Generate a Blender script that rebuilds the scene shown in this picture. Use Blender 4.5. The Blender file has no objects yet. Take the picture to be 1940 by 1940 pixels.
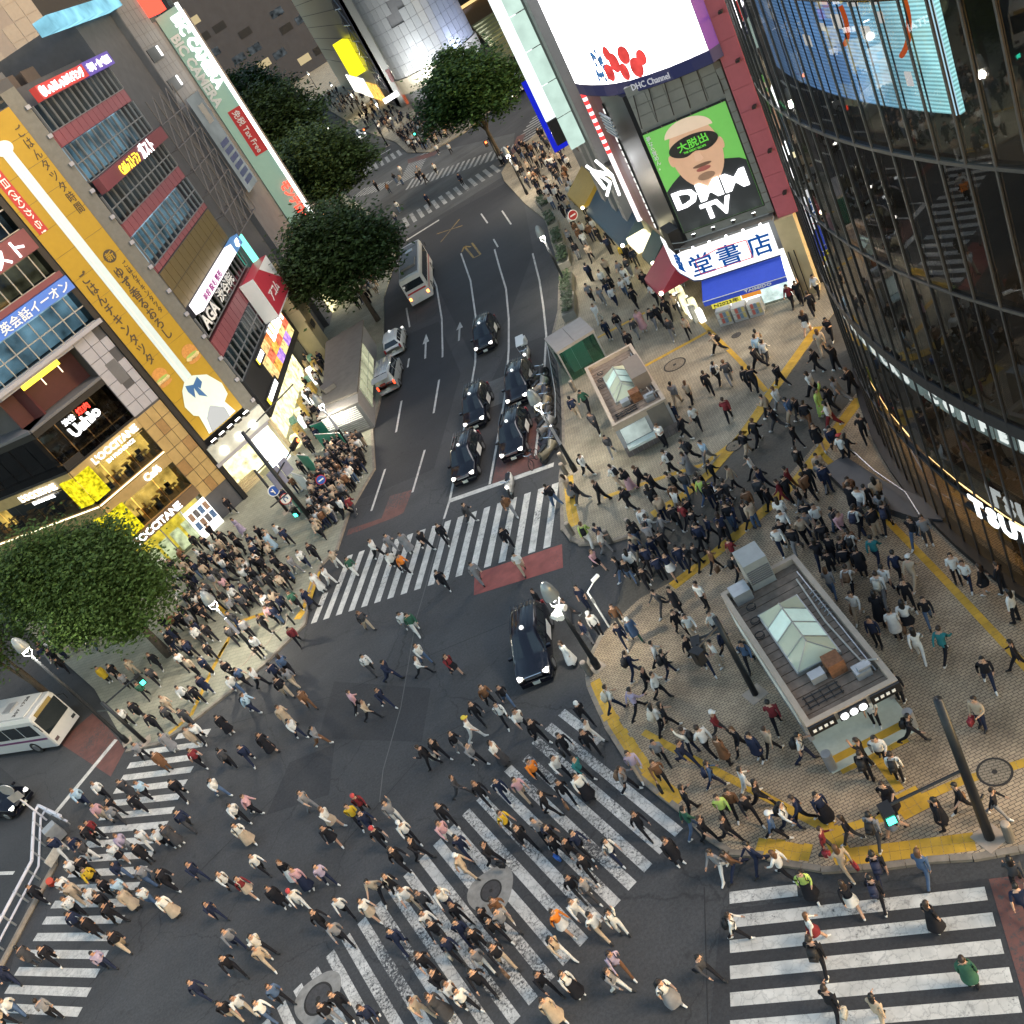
import bpy, math, random
from mathutils import Vector, Matrix

random.seed(7)
R = math.radians
scene = bpy.context.scene
COL = scene.collection

# ---------------------------------------------------------------- camera
cam_data = bpy.data.cameras.new('camera')
cam = bpy.data.objects.new('camera', cam_data)
COL.objects.link(cam)
cam_data.sensor_fit = 'HORIZONTAL'
cam_data.sensor_width = 36.0
cam_data.lens = 33.402
cam_data.clip_start = 0.1
cam_data.clip_end = 3000
PITCH, ROLL, CAM_H = 0.5334144, 0.568945, 27.37
_c, _s = math.cos(PITCH), math.sin(PITCH)
_f, _r, _u = Vector((0, _c, -_s)), Vector((1, 0, 0)), Vector((0, _s, _c))
_cr, _sr = math.cos(ROLL), math.sin(ROLL)
_ir = _r * _cr - _u * _sr
_iu = _r * _sr + _u * _cr
cam.matrix_world = Matrix(((_ir.x, _iu.x, -_f.x, 0), (_ir.y, _iu.y, -_f.y, 0),
                           (_ir.z, _iu.z, -_f.z, CAM_H), (0, 0, 0, 1)))
scene.camera = cam

# ---------------------------------------------------------------- sky and sun (dusk; the lamp stands in for big screens out of view)
world = bpy.data.worlds.new('World')
scene.world = world
world.use_nodes = True
wn = world.node_tree
wn.nodes.clear()
sky = wn.nodes.new('ShaderNodeTexSky')
sky.sky_type = 'NISHITA'
sky.sun_disc = False
sky.sun_elevation = R(8.0)
sky.sun_rotation = R(120)
sky.air_density = 1.0
sky.dust_density = 1.0
sky.ozone_density = 0.6
bg = wn.nodes.new('ShaderNodeBackground')
bg.inputs["Strength"].default_value = 0.115
wo = wn.nodes.new('ShaderNodeOutputWorld')
wn.links.new(sky.outputs[0], bg.inputs['Color'])
wn.links.new(bg.outputs[0], wo.inputs['Surface'])

stand_in_sun_data = bpy.data.lights.new('stand_in_sun', 'SUN')
stand_in_sun_data.energy = 0.42
stand_in_sun_data.angle = R(18)
stand_in_sun_data.color = (1.0, 0.80, 0.60)
stand_in_sun = bpy.data.objects.new('stand_in_sun', stand_in_sun_data)
COL.objects.link(stand_in_sun)
stand_in_sun.rotation_euler = (R(42), 0, R(60))

vs = scene.view_settings
vs.view_transform = 'Standard'
vs.look = 'None'
vs.exposure = 2.35
vs.gamma = 1.0
vs.use_curve_mapping = False
scene.cycles.use_denoising = True
scene.cycles.max_bounces = 6
scene.cycles.diffuse_bounces = 2
scene.cycles.glossy_bounces = 3
scene.cycles.transparent_max_bounces = 8
scene.cycles.sample_clamp_indirect = 4.0
scene.cycles.caustics_reflective = False
scene.cycles.caustics_refractive = False

# ---------------------------------------------------------------- materials
MATS = {}


def _new(name):
    m = bpy.data.materials.new(name)
    m.use_nodes = True
    nt = m.node_tree
    nt.nodes.clear()
    out = nt.nodes.new('ShaderNodeOutputMaterial')
    return m, nt, out


def mat(name, col, rough=0.7, metal=0.0, var=0.12, scale=3.0, bump=0.0, spec=0.4, coat=0.0, emit=0.0):
    """Principled surface whose colour drifts with two octaves of noise in world space."""
    if name in MATS:
        return MATS[name]
    m, nt, out = _new(name)
    b = nt.nodes.new('ShaderNodeBsdfPrincipled')
    b.inputs['Roughness'].default_value = rough
    b.inputs['Metallic'].default_value = metal
    b.inputs['Specular IOR Level'].default_value = spec
    b.inputs['Coat Weight'].default_value = coat
    b.inputs['Coat Roughness'].default_value = 0.05
    if emit:
        b.inputs['Emission Color'].default_value = (*col, 1)
        b.inputs['Emission Strength'].default_value = emit
    nt.links.new(b.outputs[0], out.inputs['Surface'])
    if var > 0:
        g = nt.nodes.new('ShaderNodeNewGeometry')
        n = nt.nodes.new('ShaderNodeTexNoise')
        n.inputs['Scale'].default_value = scale
        n.inputs['Detail'].default_value = 5
        n.inputs['Roughness'].default_value = 0.65
        nt.links.new(g.outputs['Position'], n.inputs['Vector'])
        mr = nt.nodes.new('ShaderNodeMapRange')
        mr.inputs[1].default_value, mr.inputs[2].default_value = 0.25, 0.75
        mr.inputs[3].default_value, mr.inputs[4].default_value = 1 - var, 1 + var
        nt.links.new(n.outputs['Fac'], mr.inputs[0])
        mx = nt.nodes.new('ShaderNodeVectorMath')
        mx.operation = 'SCALE'
        mx.inputs[0].default_value = col
        nt.links.new(mr.outputs[0], mx.inputs['Scale'])
        nt.links.new(mx.outputs[0], b.inputs['Base Color'])
        if bump:
            bp = nt.nodes.new('ShaderNodeBump')
            bp.inputs['Strength'].default_value = bump
            bp.inputs['Distance'].default_value = 0.02
            nt.links.new(n.outputs['Fac'], bp.inputs['Height'])
            nt.links.new(bp.outputs[0], b.inputs['Normal'])
    else:
        b.inputs['Base Color'].default_value = (*col, 1)
    MATS[name] = m
    return m


def lit(name, col, strength, var=0.0, scale=1.0):
    """A face that gives off light (screens, lamps, backlit signs, lit interiors)."""
    if name in MATS:
        return MATS[name]
    m, nt, out = _new(name)
    strength *= 0.68
    e = nt.nodes.new('ShaderNodeEmission')
    e.inputs['Color'].default_value = (*col, 1)
    e.inputs['Strength'].default_value = strength
    if var:
        g = nt.nodes.new('ShaderNodeNewGeometry')
        n = nt.nodes.new('ShaderNodeTexNoise')
        n.inputs['Scale'].default_value = scale
        n.inputs['Detail'].default_value = 4
        nt.links.new(g.outputs['Position'], n.inputs['Vector'])
        mr = nt.nodes.new('ShaderNodeMapRange')
        mr.inputs[1].default_value, mr.inputs[2].default_value = 0.3, 0.7
        mr.inputs[3].default_value, mr.inputs[4].default_value = strength * (1 - var), strength * (1 + var)
        nt.links.new(n.outputs['Fac'], mr.inputs[0])
        nt.links.new(mr.outputs[0], e.inputs['Strength'])
    nt.links.new(e.outputs[0], out.inputs['Surface'])
    MATS[name] = m
    return m


def glass(name, tint, refl=0.9, rough=0.03, ior=1.5):
    """Window pane: see-through tint with a sharp fresnel reflection."""
    if name in MATS:
        return MATS[name]
    m, nt, out = _new(name)
    t = nt.nodes.new('ShaderNodeBsdfTransparent')
    t.inputs['Color'].default_value = (*tint, 1)
    gl = nt.nodes.new('ShaderNodeBsdfGlossy')
    gl.inputs['Roughness'].default_value = rough
    gl.inputs['Color'].default_value = (refl, refl, refl, 1)
    fr = nt.nodes.new('ShaderNodeFresnel')
    fr.inputs['IOR'].default_value = ior
    mx = nt.nodes.new('ShaderNodeMixShader')
    ge = nt.nodes.new('ShaderNodeNewGeometry')       # the pane's back face must not reflect a second time
    mu = nt.nodes.new('ShaderNodeMath'); mu.operation = 'MULTIPLY_ADD'
    mu.inputs[1].default_value = -1.0
    nt.links.new(ge.outputs['Backfacing'], mu.inputs[0]); mu.inputs[2].default_value = 1.0
    m2 = nt.nodes.new('ShaderNodeMath'); m2.operation = 'MULTIPLY'
    nt.links.new(mu.outputs[0], m2.inputs[0]); nt.links.new(fr.outputs[0], m2.inputs[1])
    nt.links.new(m2.outputs[0], mx.inputs[0])
    nt.links.new(t.outputs[0], mx.inputs[1])
    nt.links.new(gl.outputs[0], mx.inputs[2])
    nt.links.new(mx.outputs[0], out.inputs['Surface'])
    MATS[name] = m
    return m


def asphalt(name, col, speck=0.25, patch=0.22, crack=0.0):
    if name in MATS:
        return MATS[name]
    m, nt, out = _new(name)
    N, L = nt.nodes, nt.links
    b = N.new('ShaderNodeBsdfPrincipled')
    b.inputs['Roughness'].default_value = 0.78
    b.inputs['Specular IOR Level'].default_value = 0.35
    L.new(b.outputs[0], out.inputs['Surface'])
    g = N.new('ShaderNodeNewGeometry')

    def noise(sc, det=6, ro=0.6, stretch=None):
        n = N.new('ShaderNodeTexNoise')
        n.inputs['Scale'].default_value = sc
        n.inputs['Detail'].default_value = det
        n.inputs['Roughness'].default_value = ro
        if stretch:
            mp = N.new('ShaderNodeMapping')
            mp.inputs['Rotation'].default_value = (0, 0, stretch[0])
            mp.inputs['Scale'].default_value = (stretch[1], 1, 1)
            L.new(g.outputs['Position'], mp.inputs['Vector'])
            L.new(mp.outputs[0], n.inputs['Vector'])
        else:
            L.new(g.outputs['Position'], n.inputs['Vector'])
        return n

    def rng(n, lo, hi, a=0.3, c=0.7):
        mr = N.new('ShaderNodeMapRange')
        mr.inputs[1].default_value, mr.inputs[2].default_value = a, c
        mr.inputs[3].default_value, mr.inputs[4].default_value = lo, hi
        L.new(n.outputs['Fac'], mr.inputs[0])
        return mr

    big = rng(noise(0.13, 5, 0.62), 1 - patch, 1 + patch)
    wear = rng(noise(0.5, 6, 0.7, (R(-72), 0.25)), 1 - patch * .7, 1 + patch * .7)
    fine = rng(noise(9.0, 3, 0.8), 1 - speck, 1 + speck)
    m1 = N.new('ShaderNodeMath'); m1.operation = 'MULTIPLY'
    L.new(big.outputs[0], m1.inputs[0]); L.new(wear.outputs[0], m1.inputs[1])
    m2 = N.new('ShaderNodeMath'); m2.operation = 'MULTIPLY'
    L.new(m1.outputs[0], m2.inputs[0]); L.new(fine.outputs[0], m2.inputs[1])
    last = m2
    # small dark stains
    st = N.new('ShaderNodeTexVoronoi')
    st.inputs['Scale'].default_value = 0.7
    L.new(g.outputs['Position'], st.inputs['Vector'])
    sr = N.new('ShaderNodeMapRange')
    sr.inputs[1].default_value, sr.inputs[2].default_value = 0.03, 0.12
    sr.inputs[3].default_value, sr.inputs[4].default_value = 0.75, 1.0
    L.new(st.outputs['Distance'], sr.inputs[0])
    m3 = N.new('ShaderNodeMath'); m3.operation = 'MULTIPLY'
    L.new(last.outputs[0], m3.inputs[0]); L.new(sr.outputs[0], m3.inputs[1])
    last = m3
    if crack:
        ds = noise(1.3, 4)
        vm = N.new('ShaderNodeVectorMath'); vm.operation = 'MULTIPLY_ADD'
        vm.inputs[1].default_value = (0.9, 0.9, 0)
        L.new(ds.outputs['Color'], vm.inputs[0]); L.new(g.outputs['Position'], vm.inputs[2])
        vo = N.new('ShaderNodeTexVoronoi'); vo.feature = 'DISTANCE_TO_EDGE'
        vo.inputs['Scale'].default_value = 0.16
        L.new(vm.outputs[0], vo.inputs['Vector'])
        cr = N.new('ShaderNodeMapRange')
        cr.inputs[1].default_value, cr.inputs[2].default_value = 0.0, 0.006
        cr.inputs[3].default_value, cr.inputs[4].default_value = 1 - crack, 1.0
        L.new(vo.outputs['Distance'], cr.inputs[0])
        m4 = N.new('ShaderNodeMath'); m4.operation = 'MULTIPLY'
        L.new(last.outputs[0], m4.inputs[0]); L.new(cr.outputs[0], m4.inputs[1])
        last = m4
    sc = N.new('ShaderNodeVectorMath'); sc.operation = 'SCALE'
    sc.inputs[0].default_value = col
    L.new(last.outputs[0], sc.inputs['Scale'])
    L.new(sc.outputs[0], b.inputs['Base Color'])
    bp = N.new('ShaderNodeBump')
    bp.inputs['Strength'].default_value = 0.3
    bp.inputs['Distance'].default_value = 0.01
    L.new(fine.outputs[0], bp.inputs['Height'])
    L.new(bp.outputs[0], b.inputs['Normal'])
    MATS[name] = m
    return m


def paint(name, col, under=(0.05, 0.05, 0.052), wear=0.5, fine=7.0, crackle=0.5):
    """Road paint worn through to the asphalt in specks, scuffs and crackle lines."""
    if name in MATS:
        return MATS[name]
    m, nt, out = _new(name)
    N, L = nt.nodes, nt.links
    b = N.new('ShaderNodeBsdfPrincipled')
    b.inputs['Roughness'].default_value = 0.7
    L.new(b.outputs[0], out.inputs['Surface'])
    g = N.new('ShaderNodeNewGeometry')
    n1 = N.new('ShaderNodeTexNoise'); n1.inputs['Scale'].default_value = fine
    n1.inputs['Detail'].default_value = 8; n1.inputs['Roughness'].default_value = 0.75
    n2 = N.new('ShaderNodeTexNoise'); n2.inputs['Scale'].default_value = 0.35
    n2.inputs['Detail'].default_value = 4
    for n in (n1, n2):
        L.new(g.outputs['Position'], n.inputs['Vector'])
    add = N.new('ShaderNodeMath'); add.operation = 'MULTIPLY_ADD'
    add.inputs[1].default_value = 0.6
    L.new(n2.outputs['Fac'], add.inputs[0]); L.new(n1.outputs['Fac'], add.inputs[2])
    mr = N.new('ShaderNodeMapRange')
    mr.inputs[1].default_value, mr.inputs[2].default_value = 0.62 + 0.14 * wear, 0.68 + 0.14 * wear
    mr.inputs[1].default_value = 0.98 - 0.22 * wear
    mr.inputs[2].default_value = 1.10 - 0.22 * wear
    L.new(add.outputs[0], mr.inputs[0])
    vo = N.new('ShaderNodeTexVoronoi'); vo.feature = 'DISTANCE_TO_EDGE'
    vo.inputs['Scale'].default_value = 3.2
    ds = N.new('ShaderNodeVectorMath'); ds.operation = 'MULTIPLY_ADD'
    ds.inputs[1].default_value = (0.35, 0.35, 0)
    L.new(n1.outputs['Color'], ds.inputs[0]); L.new(g.outputs['Position'], ds.inputs[2])
    L.new(ds.outputs[0], vo.inputs['Vector'])
    cm = N.new('ShaderNodeMapRange')
    cm.inputs[1].default_value, cm.inputs[2].default_value = 0.0, 0.05
    cm.inputs[3].default_value, cm.inputs[4].default_value = crackle, 0.0
    L.new(vo.outputs['Distance'], cm.inputs[0])
    cg = N.new('ShaderNodeMath'); cg.operation = 'MULTIPLY'
    L.new(cm.outputs[0], cg.inputs[0]); L.new(n2.outputs['Fac'], cg.inputs[1])
    mxx = N.new('ShaderNodeMath'); mxx.operation = 'MAXIMUM'
    L.new(mr.outputs[0], mxx.inputs[0]); L.new(cg.outputs[0], mxx.inputs[1])
    tone = N.new('ShaderNodeTexNoise'); tone.inputs['Scale'].default_value = 1.7
    tone.inputs['Detail'].default_value = 5
    L.new(g.outputs['Position'], tone.inputs['Vector'])
    tr = N.new('ShaderNodeMapRange')
    tr.inputs[1].default_value, tr.inputs[2].default_value = 0.3, 0.7
    tr.inputs[3].default_value, tr.inputs[4].default_value = 0.72, 1.08
    L.new(tone.outputs['Fac'], tr.inputs[0])
    sc = N.new('ShaderNodeVectorMath'); sc.operation = 'SCALE'; sc.inputs[0].default_value = col
    L.new(tr.outputs[0], sc.inputs['Scale'])
    mx = N.new('ShaderNodeMix'); mx.data_type = 'RGBA'
    L.new(mxx.outputs[0], mx.inputs['Factor'])
    L.new(sc.outputs[0], mx.inputs['A'])
    mx.inputs['B'].default_value = (*under, 1)
    L.new(mx.outputs['Result'], b.inputs['Base Color'])
    MATS[name] = m
    return m


def paving(name, c1, c2, mortar, rot, bw=0.22, bh=0.11, var=0.25, offset=0.5):
    """Block paving: brick joints in world space plus stains."""
    if name in MATS:
        return MATS[name]
    m, nt, out = _new(name)
    N, L = nt.nodes, nt.links
    b = N.new('ShaderNodeBsdfPrincipled')
    b.inputs['Roughness'].default_value = 0.75
    b.inputs['Specular IOR Level'].default_value = 0.35
    L.new(b.outputs[0], out.inputs['Surface'])
    g = N.new('ShaderNodeNewGeometry')
    mp = N.new('ShaderNodeMapping')
    mp.inputs['Rotation'].default_value = (0, 0, rot)
    L.new(g.outputs['Position'], mp.inputs['Vector'])
    br = N.new('ShaderNodeTexBrick')
    br.offset = offset
    br.inputs['Scale'].default_value = 1.0
    br.inputs['Brick Width'].default_value = bw
    br.inputs['Row Height'].default_value = bh
    br.inputs['Mortar Size'].default_value = 0.011
    br.inputs['Color1'].default_value = (*c1, 1)
    br.inputs['Color2'].default_value = (*c2, 1)
    br.inputs['Mortar'].default_value = (*mortar, 1)
    L.new(mp.outputs[0], br.inputs['Vector'])
    n = N.new('ShaderNodeTexNoise'); n.inputs['Scale'].default_value = 0.45
    n.inputs['Detail'].default_value = 7; n.inputs['Roughness'].default_value = 0.65
    L.new(g.outputs['Position'], n.inputs['Vector'])
    mr = N.new('ShaderNodeMapRange')
    mr.inputs[1].default_value, mr.inputs[2].default_value = 0.3, 0.7
    mr.inputs[3].default_value, mr.inputs[4].default_value = 1 - var, 1 + var
    L.new(n.outputs['Fac'], mr.inputs[0])
    sc = N.new('ShaderNodeVectorMath'); sc.operation = 'SCALE'
    L.new(br.outputs['Color'], sc.inputs[0]); L.new(mr.outputs[0], sc.inputs['Scale'])
    L.new(sc.outputs[0], b.inputs['Base Color'])
    bp = N.new('ShaderNodeBump'); bp.invert = True
    bp.inputs['Strength'].default_value = 0.35; bp.inputs['Distance'].default_value = 0.01
    L.new(br.outputs['Fac'], bp.inputs['Height'])
    L.new(bp.outputs[0], b.inputs['Normal'])
    MATS[name] = m
    return m


# ---------------------------------------------------------------- geometry helpers
class MB:
    """Collects faces in world coordinates, then links them as ONE mesh object."""

    def __init__(self):
        self.v, self.f, self.m = [], [], []

    def quad(self, a, b, c, d, m=0):
        n = len(self.v)
        self.v += [tuple(a), tuple(b), tuple(c), tuple(d)]
        self.f.append((n, n + 1, n + 2, n + 3)); self.m.append(m)
        return self

    def poly(self, pts, m=0):
        n = len(self.v)
        self.v += [tuple(p) for p in pts]
        self.f.append(tuple(range(n, n + len(pts)))); self.m.append(m)
        return self

    def hexa(self, p, m=0):
        """p: four bottom corners counter-clockwise from above, then the four top ones."""
        n = len(self.v)
        self.v += [tuple(q) for q in p]
        for f in ((3, 2, 1, 0), (4, 5, 6, 7), (0, 1, 5, 4), (1, 2, 6, 5), (2, 3, 7, 6), (3, 0, 4, 7)):
            self.f.append(tuple(n + i for i in f)); self.m.append(m)
        return self

    def box(self, c, size, rz=0.0, m=0):
        cx, cy, cz = c
        hx, hy, hz = size[0] / 2, size[1] / 2, size[2] / 2
        ca, sa = math.cos(rz), math.sin(rz)
        pts = []
        for z in (cz - hz, cz + hz):
            for x, y in ((-hx, -hy), (hx, -hy), (hx, hy), (-hx, hy)):
                pts.append((cx + x * ca - y * sa, cy + x * sa + y * ca, z))
        return self.hexa(pts, m)

    def prism(self, poly, z0, z1, m=0, mtop=None):
        n = len(poly)
        ar = sum(poly[i][0] * poly[(i + 1) % n][1] - poly[(i + 1) % n][0] * poly[i][1] for i in range(n))
        if ar < 0:
            poly = poly[::-1]
        k = len(self.v)
        self.v += [(p[0], p[1], z0) for p in poly] + [(p[0], p[1], z1) for p in poly]
        self.f.append(tuple(range(k + n, k + 2 * n))); self.m.append(m if mtop is None else mtop)
        self.f.append(tuple(reversed(range(k, k + n)))); self.m.append(m)
        for i in range(n):
            j = (i + 1) % n
            self.f.append((k + i, k + j, k + n + j, k + n + i)); self.m.append(m)
        return self

    def cyl(self, p0, p1, r0, r1=None, n=10, m=0, caps=True):
        r1 = r0 if r1 is None else r1
        p0, p1 = Vector(p0), Vector(p1)
        d = (p1 - p0)
        if d.length < 1e-6:
            return self
        d.normalize()
        a = Vector((0, 0, 1)) if abs(d.z) < 0.9 else Vector((1, 0, 0))
        u = d.cross(a).normalized(); w = d.cross(u)
        k = len(self.v)
        for p, r in ((p0, r0), (p1, r1)):
            for i in range(n):
                t = 2 * math.pi * i / n
                self.v.append(tuple(p + (u * math.cos(t) + w * math.sin(t)) * r))
        for i in range(n):
            j = (i + 1) % n
            self.f.append((k + i, k + n + i, k + n + j, k + j)); self.m.append(m)
        if caps:
            self.f.append(tuple(k + i for i in range(n))); self.m.append(m)
            self.f.append(tuple(k + n + i for i in reversed(range(n)))); self.m.append(m)
        return self

    def tube(self, pts, r, n=6, m=0):
        for a, b in zip(pts, pts[1:]):
            self.cyl(a, b, r, r, n, m)
        return self

    def lathe(self, c, prof, n=14, m=0, cap=True):
        """prof: list of (radius, z) from bottom to top."""
        k = len(self.v)
        for r, z in prof:
            for i in range(n):
                t = 2 * math.pi * i / n
                self.v.append((c[0] + r * math.cos(t), c[1] + r * math.sin(t), c[2] + z))
        for j in range(len(prof) - 1):
            for i in range(n):
                i2 = (i + 1) % n
                self.f.append((k + j * n + i, k + j * n + i2, k + (j + 1) * n + i2, k + (j + 1) * n + i))
                self.m.append(m)
        if cap:
            self.f.append(tuple(k + i for i in reversed(range(n)))); self.m.append(m)
            self.f.append(tuple(k + (len(prof) - 1) * n + i for i in range(n))); self.m.append(m)
        return self

    def ball(self, c, r, n=10, k=6, m=0, sz=1.0):
        prof = [(max(0.001, r * math.sin(math.pi * i / k)), -r * sz * math.cos(math.pi * i / k)) for i in range(k + 1)]
        return self.lathe(c, prof, n, m, False)

    def mesh(self, name, org=(0, 0, 0), smooth=False):
        me = bpy.data.meshes.new(name)
        me.from_pydata([(x - org[0], y - org[1], z - org[2]) for x, y, z in self.v], [], self.f)
        if any(self.m):
            me.polygons.foreach_set('material_index', self.m)
        if smooth:
            me.polygons.foreach_set('use_smooth', [True] * len(self.f))
        return me


def props(o, label=None, cat=None, group=None, kind=None):
    if label: o['label'] = label
    if cat: o['category'] = cat
    if group: o['group'] = group
    if kind: o['kind'] = kind
    return o


def link(name, me, mats=(), parent=None, loc=None):
    o = bpy.data.objects.new(name, me)
    COL.objects.link(o)
    if me is not None and not me.materials:
        for q in (mats if isinstance(mats, (list, tuple)) else [mats]):
            me.materials.append(q)
    if parent is not None: o.parent = parent
    if loc is not None: o.location = loc
    return o


def base_of(o):
    v = Vector((0, 0, 0))
    while o is not None:
        v += o.location; o = o.parent
    return v


def part(root, name, mb, mats, smooth=False, label=None):
    """A mesh child of a thing (or of a part); mb is in world coordinates."""
    org = base_of(root)
    o = link(name, mb.mesh(name, org, smooth), mats, root)
    if label: o['label'] = label
    return o


def thing(name, label, cat, loc, group=None, rz=0.0):
    o = bpy.data.objects.new(name, None)
    COL.objects.link(o)
    o.empty_display_size = 0.3
    o.location = loc; o.rotation_euler = (0, 0, rz)
    return props(o, label, cat, group)


def single(name, mb, mats, label, cat, loc, group=None, smooth=False):
    o = link(name, mb.mesh(name, loc, smooth), mats, None, loc)
    return props(o, label, cat, group)


def struct(name, mb, mats, parent=None, smooth=False):
    o = link(name, mb.mesh(name, (0, 0, 0), smooth), mats, parent)
    if parent is None: o['kind'] = 'structure'
    return o


def copy_tree(o, parent=None):
    c = o.copy()
    COL.objects.link(c)
    c.parent = parent
    for ch in list(o.children):
        copy_tree(ch, c)
    return c


class Fr:
    """Frame of a flat facade: s runs along it, d out of it, z up."""

    def __init__(self, o, ang):
        self.o = Vector((o[0], o[1]))
        self.u = Vector((math.cos(ang), math.sin(ang)))
        self.n = Vector((self.u.y, -self.u.x))
        self.ang = ang

    def P(self, s, d, z):
        q = self.o + self.u * s + self.n * d
        return (q.x, q.y, z)

    def box(self, mb, s0, s1, d0, d1, z0, z1, m=0):
        P = self.P
        return mb.hexa([P(s0, d1, z0), P(s1, d1, z0), P(s1, d0, z0), P(s0, d0, z0),
                        P(s0, d1, z1), P(s1, d1, z1), P(s1, d0, z1), P(s0, d0, z1)], m)

    def B(self, s0, s1, d0, d1, z0, z1):
        return self.box(MB(), s0, s1, d0, d1, z0, z1)

    def matrix(self, s, d, z, scale=1.0, tilt=0.0):
        p = self.P(s, d, z)
        m = Matrix(((self.u.x, 0, self.n.x, p[0]), (self.u.y, 0, self.n.y, p[1]), (0, 1, 0, p[2]), (0, 0, 0, 1)))
        if tilt:
            m = m @ Matrix.Rotation(tilt, 4, 'Z')
        return m @ Matrix.Scale(scale, 4)


# unit box shared by panes, tiles and slats: origin at its middle
_ub = MB().box((0, 0, 0), (1, 1, 1))


def unit_mesh(name, mats):
    me = _ub.mesh(name)
    for q in (mats if isinstance(mats, (list, tuple)) else [mats]):
        me.materials.append(q)
    return me


def piece(name, me, parent, c, size, ang=0.0, axis=None):
    """One box-shaped piece with shared mesh data, placed in its parent's coordinates."""
    o = bpy.data.objects.new(name, me)
    COL.objects.link(o)
    o.parent = parent
    b = base_of(parent)
    o.location = (c[0] - b.x, c[1] - b.y, c[2] - b.z)
    o.rotation_euler = (0, 0, ang)
    o.scale = size
    return o


def fpiece(fr, name, me, parent, s0, s1, d0, d1, z0, z1):
    p = fr.P((s0 + s1) / 2, (d0 + d1) / 2, (z0 + z1) / 2)
    return piece(name, me, parent, p, (s1 - s0, d1 - d0, z1 - z0), fr.ang)


# lettering: every string is turned into a mesh once, in one batch
TEXTS = {}


def prepare_texts(specs):
    obs = []
    for key, body, bold, space in specs:
        cu = bpy.data.curves.new('t', 'FONT')
        cu.body = body
        cu.size = 1.0
        cu.extrude = 0.02
        cu.resolution_u = 2
        cu.offset = bold
        cu.space_line = space
        cu.align_x = 'CENTER'; cu.align_y = 'CENTER'
        o = bpy.data.objects.new('t', cu)
        COL.objects.link(o)
        obs.append((key, o, cu))
    bpy.context.view_layer.update()
    dg = bpy.context.evaluated_depsgraph_get()
    for key, o, cu in obs:
        me = bpy.data.meshes.new_from_object(o.evaluated_get(dg))
        me.materials.clear()
        xs = [v.co.x for v in me.vertices] or [0]; ys = [v.co.y for v in me.vertices] or [0]
        cx, cy = (min(xs) + max(xs)) / 2, (min(ys) + max(ys)) / 2
        for v in me.vertices:
            v.co.x -= cx; v.co.y -= cy
        TEXTS[key] = (me, max(xs) - min(xs), max(ys) - min(ys))
        bpy.data.objects.remove(o); bpy.data.curves.remove(cu)


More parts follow.
